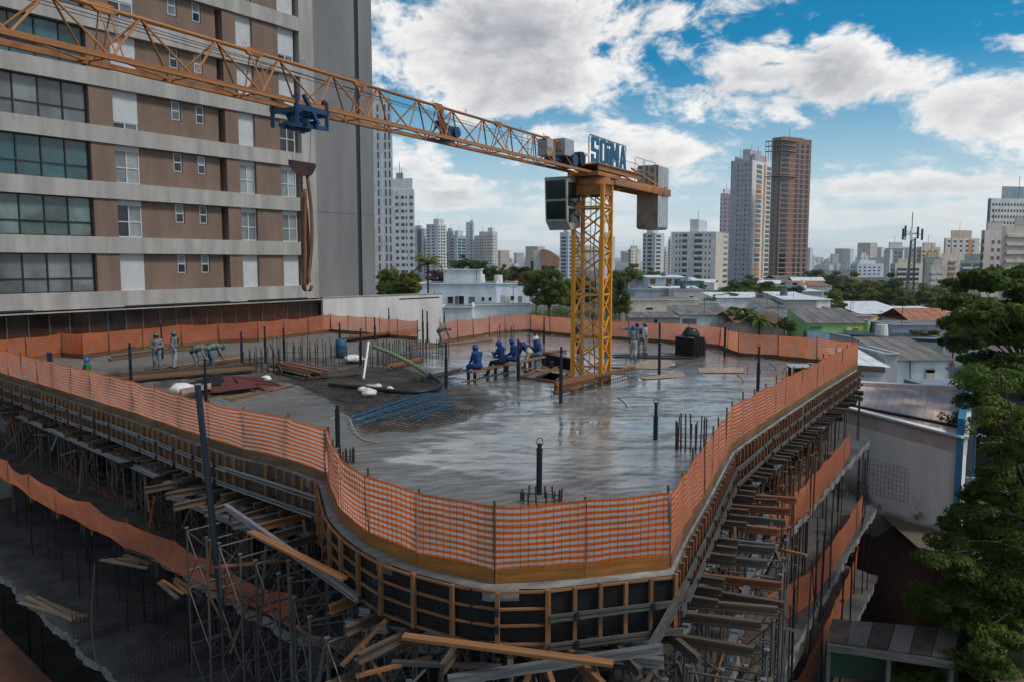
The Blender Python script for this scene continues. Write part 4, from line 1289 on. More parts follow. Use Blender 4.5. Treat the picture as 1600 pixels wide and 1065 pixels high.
# ground floor: canopy line and dark glass lobby with mullions
slab_part('canopy', TL, t_['e1'] + .02, ZF - .15, ZF - .10, -1.0, .30, 'band')
slab_part('lobby_back', TL, t_['e1'], -3, ZF - .17, -1.2, -.7, 'stucco')
tt = TL
while tt < t_['e1'] - .3:
    nx = min(tt + 1.05, t_['e1'])
    slab_part('lobby_pane', tt + .03, nx - .03, -2.5, ZF - .2, -.30, -.28, 'glass_lobby' if rnd.random() < .8 else 'glass_dark')
    slab_part('lobby_mullion', nx - .022, nx + .022, -2.5, ZF - .2, -.32, -.24, 'lobby_frame')
    tt = nx
slab_part('podium', TL, t_['e1'], -8, -2.5, -1.2, -.05, 'band')
for a, b_ in ((tcol(2), tcol(55)), (tcol(198), tcol(362)), (tcol(389), tcol(482))):
    slab_part('light_slot', a, b_, ZF - .02, ZF + .07, -.2, .018, 'dark_alu')
M['white_wall'] = material('white_render', (0.62, 0.60, 0.58), .85, .2, .8, .15, streak=(1, 1, .25), detail=9, world_space=True)
# white boundary wall behind the site
w0, w1 = V((FA.x, FA.y, 0)), D(688, 458, 65.8); w1.z = 0
wall = thing('boundary_wall', 'plain white boundary wall between the grey blank wall and the pale blue building', 'wall', (*w0.xy, -8))
wd = (w1 - w0).normalized(); wn = V((wd.y, -wd.x, 0))
n = 5
for i in range(n):
    a, b_ = w0.lerp(w1, i / n), w0.lerp(w1, (i + 1) / n)
    m = MB(); m.extr([a + V((0, 0, -8)), b_ + V((0, 0, -8)), b_ + V((0, 0, 2.46)), a + V((0, 0, 2.46))], wn * (.25 + .002 * (i % 2))); m.build('wall_panel', 'white_wall', wall)
piece('coping', wall, w0 + wn * .13 + V((0, 0, 2.49)), w1 + wn * .13 + V((0, 0, 2.49)), .34, .06, 'band')
piece('return_wall', wall, w1 + V((-.12, 0, -2.8)), w1 + V((-1.2, 8, -2.8)), .25, 10.4, 'band')
piece('conduit', wall, D(624, 468, 60.5), D(686, 465, 63.2), .05, .1, 'steel_black')
# ================================================================== things on the top slab
POSTS = [  # px, base y, top y, where
    (1024, 686, 628, 'short dark steel post with a wire loop, right of the crane near the front'),
    (1030, 586, 505, 'dark steel post right of the mast in front of the plywood sheets'),
    (1132, 558, 510, 'dark steel post before the back right fence, right of the black box'),
    (1184, 610, 541, 'dark steel post close behind the right fence with a rope tied to it'),
    (1256, 563, 517, 'dark steel post beside the covered box at the right corner'),
    (842, 772, 692, 'dark steel post nearest the front bulge above a ring of starter bars'),
    (876, 630, 541, 'dark steel post just left of the crane mast beside the orange beam'),
    (697, 602, 535, 'dark steel post left of the seated workers by the end of the hose'),
    (810, 594, 530, 'dark steel post rising through the row of seated workers'),
    (836, 560, 517, 'dark steel post beside the worker in the white helmet'),
    (850, 536, 496, 'dark steel post at the back fence just left of the mast'),
    (528, 698, 632, 'dark steel post beside the near left corner bars'),
    (322, 627, 560, 'dark steel post in front of the red plywood scrap'),
    (205, 594, 535, 'dark steel post behind the left fence, left of the standing pair'),
    (254, 560, 506, 'dark steel post at the far left fence behind the standing pair'),
    (378, 567, 518, 'dark steel post with a coil of wire at its top'),
    (415, 563, 510, 'dark steel post among the starter bars left of the barrel'),
    (444, 560, 512, 'dark steel post between the starter bars and the blue barrel'),
    (531, 545, 505, 'dark steel post directly behind the blue barrel'),
    (564, 567, 513, 'dark steel post just right of the blue barrel'),
    (586, 532, 496, 'dark steel post at the back fence right of the barrel'),
    (608, 518, 481, 'far dark post beyond the back fence in front of the white wall'),
    (661, 534, 484, 'left one of the paired dark posts in the fence gap'),
    (668, 535, 486, 'right one of the paired dark posts in the fence gap'),
    (694, 506, 487, 'small far dark post beyond the fence near the pale blue building')]
for px, by, ty, lab in POSTS:
    g = G(px, by); zt_ = D(px, ty, g.y).z; h = zt_
    r_ = thing('steel_post', lab, 'post', g, 'dark steel lifeline posts on the slab')
    lx = rnd.uniform(-.02, .02)
    k = .62 if px not in (528, 842, 1256, 1132, 205) else .9
    z0_ = -.12 if by > 520 else -1.5
    rod('sleeve', r_, g + V((0, 0, z0_)), g + V((lx * .5, 0, h * k)), .066, 'steel_dark')
    rod('inner_tube', r_, g + V((lx * .5, 0, h * k - .02)), g + V((lx, 0, h)), .046, 'steel_dark')
    rod('collar', r_, g + V((lx * .5, 0, h * k - .05)), g + V((lx * .5, 0, h * k)), .074, 'steel_black')
    if px in (1024, 378, 1184, 842):
        b = MB(); c = g + V((lx, 0, h + .03)); rr_ = .07 if px != 378 else .22
        b.path([c + V((rr_ * math.cos(a), .02 * math.sin(2 * a), (rr_ * 1.3 if px != 378 else rr_ * .8) * math.sin(a) - (.0 if px != 378 else .25))) for a in np.linspace(0, 2 * math.pi, 12)], .010, 5)
        b.build('wire_loop', 'rebar', r_)
# leaning poles at the left edge
for a, b_, lab in ((D(88, 660, 31.2), D(77, 550, 31.2), 'dark blue steel pole rising outside the far left netting'),
                   (G(350, 976, FL[1]), D(309, 601, 18.3), 'tall dark blue pole leaning in front of the left netting')):
    r_ = thing('steel_pole', lab, 'pole', a, 'leaning dark poles outside the left fence')
    rod('tube', r_, a, b_, .075 if b_.z > 2 else .1, 'steel_dark'); rod('base_plate', r_, a, a + V((0, 0, .03)), .14, 'steel_black'); rod('cap', r_, b_, b_ + (b_ - a).normalized() * .04, .08, 'galv')


def bars(label, px, py, n, h, rad, seed, shape='ring', bend=.0):
    g = G(px, py); root = thing('starter_bars', label, 'rebar', g, 'upright starter bars of columns')
    rr = random.Random(seed)
    for k in range(n):
        if shape == 'ring':
            a = 2 * math.pi * k / n; p = g + V((rad * math.cos(a), rad * .7 * math.sin(a), 0))
        else:
            p = g + V((rad * (2 * k / (n - 1) - 1), (k % 2) * .3 + rr.uniform(-.05, .05), 0))
        hh = h * rr.uniform(.75, 1.05)
        rod('bar', root, p + V((0, 0, -.15)), p + V((rr.uniform(-.03, .03), rr.uniform(-.03, .03), hh)), .019, 'rebar')
    m = MB()
    for z in (h * .3,):
        q = [g + V((rad * 1.03 * math.cos(a), rad * .73 * math.sin(a), z)) for a in np.linspace(0, 2 * math.pi, 13)] if shape == 'ring' else [g + V((-rad, 0, z)), g + V((rad, 0, z))]
        m.path(q, .008, 4)
    m.build('tie', 'rebar', root)


bars('ring of tall starter bars inside the right fence near the front', 1079, 702, 18, .95, .40, 1)
bars('short starter bars poking up behind the front netting', 845, 783, 14, .28, .42, 2)
bars('starter bars at the near left corner beside a dark post', 541, 722, 10, .42, .20, 3)
bars('starter bars left of the old board stack', 412, 578, 14, 1.1, .9, 4, 'row')
bars('starter bars behind the old board stack', 470, 560, 16, 1.1, 1.5, 5, 'row')
bars('starter bars in front of the blue barrel', 500, 568, 14, .9, 1.3, 6, 'row')
bars('starter bars around the leaning white pipe', 590, 570, 12, 1.3, .9, 7, 'row')
bars('dense starter bars under the trestle plank left of centre', 628, 566, 18, 1.2, 1.2, 8, 'row')
bars('starter bars behind the black box on the right', 1092, 556, 10, .9, .35, 9)
bars('starter bars before the back fence left of the mast', 838, 540, 10, 1.0, .5, 10)
bars('starter bars at the right corner behind the covered box', 1285, 556, 9, .7, 1.2, 11, 'row')
bars('thin starter bars at the back fence in the middle', 790, 535, 8, 1.2, .5, 12)
bars('starter bars beside the bending worker in the gap', 668, 560, 14, 1.0, 1.1, 13, 'row')


def cage(label, a, b_, h, wd, step=.16, plank=None, pz=0.0):
    a, b_ = V(a), V(b_); root = thing('rebar_cage', label, 'rebar cage', a, 'beam cages of rebar standing out of the pour')
    d = b_ - a; n = int(d.length / step); t = d.normalized(); nn = V((t.y, -t.x, 0)); m = MB()
    for k in range(n + 1):
        p = a + d * (k / n)
        q0, q1 = p + nn * wd / 2, p - nn * wd / 2
        m.path([q0 + V((0, 0, -.1)), q0 + V((0, 0, h)), q1 + V((0, 0, h)), q1 + V((0, 0, -.1))], .011, 4)
    tag(m.build('stirrup_row', 'rebar', root), kind='stuff')
    for s in (-.5, .5):
        for z in (.08, h * .55, h - .02): rod('long_bar', root, a + nn * wd * s + V((0, 0, z)) - t * .15, b_ + nn * wd * s + V((0, 0, z)) + t * .15, .011, 'rebar')
    return root


bA, bB = G(738, 599), G(846, 574)
cage('rebar cage under the plank where the workers in blue sit', bA, bB, .46, .3)
lone('plank', 'long orange plank used as a bench by the workers in blue', 'plank', bA + V((-.1, 0, .51)), bB + V((.1, 0, .53)), .26, .07, 'timber')
lone('plank', 'thin timber batten lying in front of the bench cage', 'plank', bA + V((-.4, -.3, .12)), bA.lerp(bB, .85) + V((0, -.25, .14)), .08, .06, 'timber')
cA, cB = G(868, 622), G(986, 590)
cage('rebar cage in front of the crane mast with orange beams on top', cA, cB, .42, .34)
lone('timber_beam', 'thick orange timber beam tilted against the mast foot', 'beam', D(868, 603, 29.4), D(928, 588, 31.6), .12, .32, 'timber')
lone('timber_beam', 'orange timber beam on the ground at the mast foot, nearest the post', 'beam', D(866, 613, 29.3), D(905, 603, 30.3), .16, .12, 'timber')
lone('plank', 'orange plank lying on the cage right of the mast', 'plank', cA.lerp(cB, .45) + V((0, 0, .47)), cB + V((.1, 0, .5)), .24, .06, 'timber')
lone('plank', 'red-brown plank passing behind the mast foot', 'plank', D(893, 571, 35.2), D(984, 575, 34.3), .2, .06, 'timber_red')
cC, cD = G(893, 612) + V((.2, 1.5, 0)), G(1000, 570)
cage('rebar cage behind the mast foot', G(840, 560), G(893, 572), .4, .3)
lone('form_board', 'dark form board standing on edge left of the mast', 'board', D(847, 561, 38.8), D(893, 569, 36.4), .06, .55, 'ply_black')
# opening with its timber frame
hf = thing('opening_frame', 'pale timber frame around a dark opening left of the mast', 'frame', HOLE[0], None)
for k in range(4):
    a, b_ = HOLE[k], HOLE[(k + 1) % 4]; piece('frame_board', hf, a + V((0, 0, .045)), b_ + V((0, 0, .045)), .20, .06, 'timber_red')
piece('frame_board', hf, HOLE[0].lerp(HOLE[1], .5) + V((0, 0, .10)), HOLE[3].lerp(HOLE[2], .5) + V((0, 0, .10)), .22, .05, 'ply')
piece('frame_board', hf, HOLE[0].lerp(HOLE[3], .5) + V((0, 0, .15)), HOLE[1].lerp(HOLE[2], .5) + V((0, 0, .15)), .18, .05, 'timber_red')
# concrete pump line
def smooth_path(pts, k=6):
    q = []
    for i in range(len(pts) - 1):
        p0, p1, p2, p3 = pts[max(0, i - 1)], pts[i], pts[i + 1], pts[min(len(pts) - 1, i + 2)]
        for j in range(k):
            t = j / k; q.append(.5 * ((2 * p1) + (p2 - p0) * t + (2 * p0 - 5 * p1 + 4 * p2 - p3) * t * t + (3 * p1 - p0 - 3 * p2 + p3) * t ** 3))
    return q + [pts[-1]]


ph = thing('pump_hose', 'green concrete pump pipe ending in a thick black hose curving over the dark patch', 'hose', G(640, 612))
m = MB(); gpt = [G(583, 541, 1.05), G(612, 552, .8), G(645, 569, .45), G(670, 585, .2)]; m.path(smooth_path(gpt), .09, 10); m.build('green_pipe', 'green_hose', ph, True)
m = MB(); m.path(smooth_path([G(668, 584, .2), G(682, 592, .13), G(690, 600, .1), G(680, 607, .07), G(650, 612, .05), G(610, 610, .05), G(570, 605, .05), G(540, 603, .03), G(515, 600, .02)]), .085, 10); m.build('black_hose', 'black_rubber', ph, True)
m = MB(); c = G(670, 585, .2); m.path([c - V((.06, -.04, 0)), c + V((.06, -.04, 0))], .115, 12); m.build('coupling', 'galv', ph)
for lab, pts in (('thin black hose tangled near the white sacks', [G(470, 600, .03), G(500, 612, .04), G(530, 604, .05), G(555, 615, .03), G(548, 628, .03), G(520, 622, .03)]),
                 ('pale cable running down beside the near left post', [G(516, 655, .03), G(530, 648, .06), G(545, 652, .05), G(552, 668, .04), G(566, 685, .03), G(590, 690, .02)])):
    m = MB(); m.path(smooth_path(pts), .016, 6); tag(m.build('hose', 'black_rubber' if 'black' in lab else 'grey_paint', None, True, loc=pts[0]), lab, 'hose')
# blue conduits in the unpoured patch
for k in range(11):
    if k < 7: u = k / 6; a = G(547 + 16 * u, 651 + 11 * u, -.03); b_ = G(688 + 30 * u, 605 + 15 * u, -.02)
    else: u = (k - 7) / 3; a = G(626 + 26 * u, 651 + 6 * u, -.03); b_ = G(704 + 6 * u, 627 + 10 * u, -.02)
    a, b_ = a + V((rnd.uniform(-.1, .1), 0, 0)), b_ + V((rnd.uniform(-.1, .1), 0, 0))
    md = a.lerp(b_, .5) + V((rnd.uniform(-.1, .1), rnd.uniform(-.1, .1), .03))
    m = MB(); m.path(smooth_path([a, md, b_], 4), .019, 6)
    tag(m.build('conduit', 'blue_tube', None, True, loc=a), 'blue plastic conduit in the dark patch, %s of the bundle from the back' % ordinal(k), 'conduit', 'blue conduits laid in the unpoured patch')
# rebar mat on the unpoured deck
rm = thing('rebar_mat', 'dark rebar mat lying in the unpoured patch under the conduits', 'rebar', G(620, 630))
m = MB(); U = UNP[0]; cxy = sum((p for p in U), V((0, 0, 0))) / len(U)
for ang in (.75, .75 + math.pi / 2):
    dv = V((math.cos(ang), math.sin(ang), 0)); nv = V((-dv.y, dv.x, 0))
    for k in range(-40, 41):
        o0 = cxy + nv * k * .22; run = None
        for s in np.arange(-9, 9, .25):
            p = o0 + dv * s
            ins = inside(p, U) and pdist(p, U) > .15
            if ins and run is None: run = p
            if (not ins) and run is not None:
                m.tube(run + V((0, 0, -.055)), p + V((0, 0, -.055)), .010, 4); run = None
tag(m.build('bar_grid', 'rebar', rm), kind='stuff')


def sack(label, px, py, s, mat='white_plastic', seed=0, cat='sack', name='sack', flat=.6):
    g = G(px, py); b = bmesh.new(); bmesh.ops.create_icosphere(b, subdivisions=3, radius=1)
    for v in b.verts:
        n_ = 1 + .22 * mnoise.noise(v.co * 1.5 + V((seed, 0, 0))) + .10 * mnoise.noise(v.co * 4 + V((seed, 3, 0)))
        v.co = V((v.co.x * s * n_, v.co.y * s * .8 * n_, max(-.25, v.co.z * flat) * s * n_ + .25 * s))
    me = bpy.data.meshes.new(name); b.to_mesh(me); b.free(); me.materials.append(M[mat])
    me.polygons.foreach_set('use_smooth', [True] * len(me.polygons))
    o = bpy.data.objects.new(name, me); C.objects.link(o); o.location = g - V((0, 0, .02)); return tag(o, label, cat)


M['beige_cloth'] = material('beige_cloth', (0.52, 0.42, 0.31), .9, .2, 4, .3)
sack('larger rounded white sack lying on the dark patch', 576, 615, .30, seed=1)
sack('white sack behind the larger one by the black hose', 579, 606, .24, seed=2, mat='beige_cloth')
sack('small white bag left of the sacks', 566, 609, .2, seed=3)
sack('small white bucket-like bag right of the sacks', 609, 609, .15, seed=4, flat=1.0)
sack('white bag lying on the black hose', 590, 603, .17, seed=5)
sack('crumpled pale plastic sheet beside the barrel', 553, 563, .55, seed=6, flat=.35)
sack('white bag among the scrap boards left of centre', 416, 592, .22, seed=7)
sack('pale crumpled sheet near the near left fence', 285, 612, .5, seed=8, flat=.5)
sack('lilac plastic bag on the red plywood scrap', 364, 597, .2, seed=9)
# blue barrel
bg_ = G(533, 557); br = thing('barrel', 'blue plastic barrel standing among the starter bars', 'barrel', bg_)
m = MB(); n = 20; prof = [(.0, .26), (.03, .29), (.26, .295), (.29, .305), (.32, .295), (.58, .295), (.61, .305), (.64, .295), (.86, .285), (.90, .26)]
for z, r in prof:
    for i in range(n): a = 2 * math.pi * i / n; m.v.append((bg_.x + r * math.cos(a), bg_.y + r * math.sin(a), z))
for k in range(len(prof) - 1):
    for i in range(n): j = (i + 1) % n; m.f.append((k * n + i, k * n + j, (k + 1) * n + j, (k + 1) * n + i)); m.m.append(0)
m.f.append(tuple(range(n))); m.m.append(0); m.f.append(tuple(range((len(prof) - 1) * n, len(prof) * n))); m.m.append(0)
m.build('drum', 'barrel_blue', br, True)
m = MB(); m.tube(bg_ + V((0, 0, .88)), bg_ + V((0, 0, .93)), .24, 20); m.build('lid', 'barrel_blue', br)
lone('pvc_pipe', 'white plastic pipe leaning among the starter bars', 'pipe', G(568, 591), D(576, 534, 36.5), .05, .05, 'white_plastic', 'tube')
lone('timber_strut', 'thin timber strut leaning near the old board stack', 'strut', G(441, 581, .05), D(421, 536, 40), .06, .06, 'timber_old')


def stack(label, a, b_, n, wd, th, mat, seed, spread=.5, rows=3):
    """loose boards: every board a thing of its own, alike ones share a label and a group"""
    a, b_ = V(a), V(b_); rr = random.Random(seed)
    t = (b_ - a).normalized(); nn = V((t.y, -t.x, 0))
    for k in range(n):
        off = (rr.random() - .5) * spread; z = th * (k // max(1, n // rows)) + th / 2
        da = rr.uniform(-.12, .12) * spread; s0_ = rr.uniform(-.3, .2); s1_ = rr.uniform(-.2, .3)
        o = piece('board', None, a + nn * (off - da) + t * s0_ + V((0, 0, z)), b_ + nn * (off + da) + t * s1_ + V((0, 0, z + rr.uniform(0, .03))), wd * rr.uniform(.7, 1.1), th * .9, rr.choice(mat))
        tag(o, label, 'board', 'boards: ' + label)


stack('old weathered board in the stack left of the barrel', G(440, 574), G(500, 588), 20, .16, .06, ['timber_old', 'timber_old', 'timber_red'], 1, 1.1, rows=4)
stack('long piece of lumber lying behind the red plywood scrap', G(158, 596), G(398, 576), 7, .16, .09, ['timber', 'timber_old'], 2, .8, rows=2)
stack('scattered batten in front of the red plywood scrap', G(330, 622), G(440, 600), 6, .09, .04, ['timber_old', 'timber'], 3, 2.0, rows=1)
stack('loose batten lying near the bending workers', G(250, 578), G(395, 560), 9, .10, .05, ['timber', 'timber_old', 'ply'], 4, 2.2, rows=2)
stack('grey batten lying right of the old board stack', G(475, 590), G(560, 583), 6, .09, .04, ['timber_old'], 5, 1.0, rows=1)
stack('timber laid along the far left fence', G(170, 563), G(330, 541), 5, .15, .08, ['timber', 'timber_old'], 6, .7, rows=2)
stack('plank laid before the gap in the back fence', G(640, 545), G(765, 532), 5, .16, .06, ['timber', 'ply'], 7, .6, rows=2)
stack('orange board lying before the back left fence', G(545, 534), G(650, 523), 5, .2, .08, ['timber', 'timber_old'], 8, .6, rows=3)
stack('reddish board lying between the posts left of the mast', G(845, 553), G(880, 549), 6, .16, .06, ['timber_red'], 9, .7, rows=2)
stack('dark strip lying at the feet of the group of three workers', G(962, 557), G(1085, 560), 4, .09, .05, ['timber_old', 'steel_black'], 10, 1.2, rows=1)
stack('grey plank pointing at the black box', G(1045, 575), G(1098, 560), 3, .12, .05, ['timber_old'], 11, .5, rows=1)
stack('orange edge board beside the green pipe', G(608, 577), G(662, 565), 3, .14, .08, ['timber'], 12, .3, rows=2)
stack('thin board lying on wet concrete left of the bench', G(655, 592), G(722, 577), 3, .12, .04, ['timber_old', 'timber'], 13, .9, rows=1)
stack('loose orange offcut on the broken ledge of the lower left floor', G(262, 912, FL[1]) + V((0, 0, 0)), G(285, 930, FL[1]), 4, .12, .05, ['timber', 'timber_old'], 21, .5, rows=2)
stack('dark board lying on the lower left ledge', G(190, 870, FL[1]), G(232, 880, FL[1]), 5, .16, .05, ['timber_old'], 22, .8, rows=2)
stack('plank lying behind the lower left netting', G(60, 742, FL[1]) - RN * 1.0, G(180, 800, FL[1]) - RN * 1.0, 6, .18, .06, ['timber_old', 'timber'], 23, .8, rows=2)
stack('plank lying on the floor two levels down at the left', G(60, 930, FL[2]), G(140, 960, FL[2]), 5, .16, .05, ['timber_old', 'ply'], 24, 1.2, rows=1)
stack('timber lying behind the lower right netting', G(1215, 830, FL[1]) + V((-1, 0, 0)), G(1290, 745, FL[1]) + V((-1.2, 0, 0)), 5, .14, .06, ['timber_red', 'timber_old'], 25, .8, rows=2)
# red plywood scrap: bent sheets leaning on each other
rp = thing('plywood_scrap', 'heap of dark red broken plywood sheets on the left of the slab', 'scrap', G(350, 604))
for k, (pa, pb, pc, pd, mt) in enumerate([((290, 600), (345, 583), (352, 598), (300, 612), 'ply_black'), ((345, 586), (415, 590), (400, 602), (345, 602), 'ply_red'), ((320, 606), (390, 596), (405, 604), (335, 613), 'ply_red'), ((365, 588), (430, 598), (440, 603), (372, 598), 'ply_red'), ((280, 608), (330, 598), (330, 606), (285, 616), 'ply')]):
    z = .06 + .05 * k
    m = MB(); m.extr([G(*pa, z), G(*pb, z + .12), G(*pc, z + .05), G(*pd, z)], V((0, 0, .02))); m.build('sheet', mt, rp)
for k, (pa, pb, pc, pd, lab) in enumerate([((962, 575), (1010, 563), (1050, 562), (1052, 576), 'pale plywood sheet on wet concrete behind the dark post'), ((1090, 575), (1160, 574), (1164, 582), (1092, 582), 'thin pale board flat on the wet slab right of the black box'), ((1000, 590), (1066, 580), (1072, 588), (1010, 592), 'wet pale sheet nearest the dark post right of the mast')]):
    m = MB(); m.extr([G(*p, .012) for p in (pa, pb, pc, pd)], V((0, 0, .02))); tag(m.build('plywood_sheet', 'ply', None, loc=G(*pa)), lab, 'plywood')
# black formwork box with a bag on top
bx0, bx1 = G(1055, 553), G(1083, 557); bt = (bx1 - bx0).normalized(); bn = V((-bt.y, bt.x, 0))
if bn.y < 0: bn = -bn
fb = thing('formwork_box', 'black film-faced formwork box standing before the back right fence', 'box', bx0)
H_ = 1.0
for nm, a, b_ in (('front_panel', bx0, bx1), ('back_panel', bx0 + bn * .8, bx1 + bn * .8), ('side_panel', bx0, bx0 + bn * .8), ('side_panel', bx1, bx1 + bn * .8)):
    piece(nm, fb, a + V((0, 0, H_ / 2)), b_ + V((0, 0, H_ / 2)), .03, H_, 'ply_black')
piece('rim', fb, bx0 + V((0, -.02, H_)), bx1 + V((0, -.02, H_)), .05, .04, 'grey_paint')
piece('box_lid', fb, bx0 + bn * .4 + V((0, 0, H_ + .005)), bx1 + bn * .4 + V((0, 0, H_ + .005)), .8, .02, 'ply_black')
o = sack('black plastic bag lying on top of the black formwork box', 1075, 553, .48, 'black_rubber', 12, 'bag', 'bag', .8); o.location = bx0.lerp(bx1, .6) + bn * .35 + V((0, 0, H_ - .0))
# covered box at the right corner
g = G(1248, 592); cbx = thing('covered_box', 'small dark box with a pale sheet cover at the right corner of the slab', 'box', g)
for sx in (-.3, .3):
    for sy in (-.3, .3): piece('leg', cbx, g + V((sx, sy, 0)), g + V((sx, sy, .52)), .1, .1, 'ply_black')
piece('side_panel', cbx, g + V((-.38, -.36, .42)), g + V((.38, -.36, .42)), .03, .22, 'ply_black')
m = MB(); m.extr([g + V((-.5, -.45, .55)), g + V((.52, -.42, .55)), g + V((.48, .42, .60)), g + V((-.45, .45, .60))], V((0, 0, .025))); m.build('cover', 'grey_paint', cbx)
# short black bent plastic ends sticking out of the concrete
for k, (px, py) in enumerate([(1168, 580), (1162, 596), (1213, 577), (1222, 582), (1185, 590), (978, 567), (990, 570), (980, 635), (1010, 560)]):
    g = G(px, py); a = rnd.uniform(-1, 1)
    m = MB(); m.path(smooth_path([g + V((0, 0, -.05)), g + V((.1 * a, 0, .12)), g + V((.35 * a, .1, .3))], 3), .02, 6)
    tag(m.build('conduit_end', 'black_rubber', None, True, loc=g), 'short black bent conduit end, %s from the mast side' % ordinal([8, 4, 7, 6, 5, 0, 1, 3, 2].index(k) if False else k), 'conduit', 'black conduit ends standing out of the slab')
# rope from a post
m = MB(); m.tube(G(1163, 580, .05), D(1184, 546, 29.5), .008, 4); tag(m.build('rope', 'white_plastic', None, loc=G(1163, 580)), 'pale rope slanting up to the post behind the right fence', 'rope')
lone('green_drum', 'small dark green canister beside the opening left of the mast', 'canister', G(862, 578), G(862, 578) + V((0, 0, .42)), .12, .12, 'steel_dark', 'tube')

# ================================================================== people
M['skin'] = material('skin', (0.20, 0.105, 0.065), .6, .15, 6, 0)
M['cloth_grey'] = material('grey_workwear', (0.21, 0.225, 0.23), .9, .6, 5, .7)
M['cloth_grey_pale'] = material('pale_grey_workwear', (0.36, 0.38, 0.38), .9, .25, 6, .4)
M['cloth_blue'] = material('blue_workwear', (0.009, 0.058, 0.22), .85, .65, 5, .7)
M['cloth_navy'] = material('navy_workwear', (0.012, 0.022, 0.07), .85, .35, 6, .4)
M['cloth_green'] = material('green_workwear', (0.01, 0.16, 0.06), .85, .3, 6, .4)
M['cloth_teal'] = material('faded_blue_workwear', (0.05, 0.13, 0.22), .85, .3, 6, .4)
M['boot'] = material('black_boots', (0.02, 0.018, 0.016), .6, .3, 6, .1)
M['helmet_green'] = material('green_helmet', (0.01, 0.17, 0.09), .35, .1, 3, 0)
M['helmet_blue'] = material('blue_helmet', (0.012, 0.085, 0.34), .35, .1, 3, 0)
M['helmet_white'] = material('white_helmet', (0.78, 0.78, 0.76), .35, .1, 3, 0)
M['belt'] = material('belt', (0.02, 0.02, 0.025), .7, .2, 3, 0)
STAND = dict(pelvis=(0, 0, .95), waist=(0, .01, 1.10), chest=(0, 0, 1.34), neck=(0, 0, 1.49), head=(0, .015, 1.60), crown=(0, .0, 1.665), jaw=(0, .045, 1.555),
             shL=(-.19, 0, 1.42), elL=(-.245, -.03, 1.14), wrL=(-.23, .07, .90), shR=(.19, 0, 1.42), elR=(.245, -.03, 1.14), wrR=(.23, .07, .90),
             hipL=(-.095, 0, .92), knL=(-.11, .03, .50), anL=(-.12, -.02, .09), hipR=(.095, 0, .92), knR=(.11, .03, .50), anR=(.12, -.02, .09))
def pose(**kw): d = dict(STAND); d.update(kw); return d
P_ARMS = pose(elL=(-.26, .02, 1.15), wrL=(-.10, .25, 1.12), elR=(.27, .02, 1.15), wrR=(.10, .26, 1.10), anL=(-.13, .08, .09), anR=(.12, -.08, .09))
P_STRIDE = pose(knL=(-.11, .14, .50), anL=(-.12, .18, .09), knR=(.11, .0, .49), anR=(.12, -.18, .10), elL=(-.25, -.08, 1.15), wrL=(-.22, .08, .95))
P_POINT = pose(elL=(-.46, .12, 1.38), wrL=(-.72, .20, 1.36), elR=(.26, 0, 1.15), wrR=(.16, .2, 1.0))
P_BEND = pose(pelvis=(0, -.12, .93), waist=(0, .02, 1.04), chest=(0, .27, 1.09), neck=(0, .42, 1.07), head=(0, .53, 1.03), crown=(0, .59, 1.02), jaw=(0, .53, .97),
              shL=(-.18, .33, 1.08), elL=(-.22, .40, .80), wrL=(-.14, .46, .56), shR=(.18, .33, 1.08), elR=(.22, .40, .80), wrR=(.12, .52, .55),
              hipL=(-.10, -.12, .90), knL=(-.14, .02, .50), anL=(-.16, -.06, .09), hipR=(.10, -.12, .90), knR=(.14, .06, .50), anR=(.16, .02, .09))
P_SIT = pose(pelvis=(0, 0, .66), waist=(0, .03, .80), chest=(0, .09, 1.04), neck=(0, .13, 1.19), head=(0, .18, 1.29), crown=(0, .18, 1.355), jaw=(0, .22, 1.245),
             shL=(-.165, .08, 1.10), elL=(-.20, .17, .84), wrL=(-.11, .38, .76), shR=(.165, .08, 1.10), elR=(.20, .17, .84), wrR=(.11, .38, .76),
             hipL=(-.10, .03, .64), knL=(-.15, .45, .60), anL=(-.15, .42, .09), hipR=(.10, .03, .64), knR=(.15, .45, .58), anR=(.15, .44, .09))
P_SIT2 = dict(P_SIT); P_SIT2.update(knL=(-.15, .42, .58), anL=(-.15, .62, .10), wrL=(-.06, .42, .95), elL=(-.26, .2, .88), head=(.02, .17, 1.28))
BONES = [('pelvis', 'waist', 0.157, 0.139, 'b'), ('waist', 'chest', 0.146, 0.170, 't'), ('chest', 'neck', 0.164, 0.068, 't'), ('neck', 'head', 0.058, 0.075, 's'), ('head', 'crown', 0.088, 0.085, 's'), ('head', 'jaw', 0.080, 0.055, 's'),
         ('chest', 'shL', 0.129, 0.084, 't'), ('shL', 'elL', 0.080, 0.061, 't'), ('elL', 'wrL', 0.061, 0.047, 't'), ('chest', 'shR', 0.129, 0.084, 't'), ('shR', 'elR', 0.080, 0.061, 't'), ('elR', 'wrR', 0.061, 0.047, 't'),
         ('pelvis', 'hipL', 0.151, 0.116, 'b'), ('hipL', 'knL', 0.116, 0.084, 'b'), ('knL', 'anL', 0.081, 0.064, 'b'), ('pelvis', 'hipR', 0.151, 0.116, 'b'), ('hipR', 'knR', 0.116, 0.084, 'b'), ('knR', 'anR', 0.081, 0.064, 'b')]


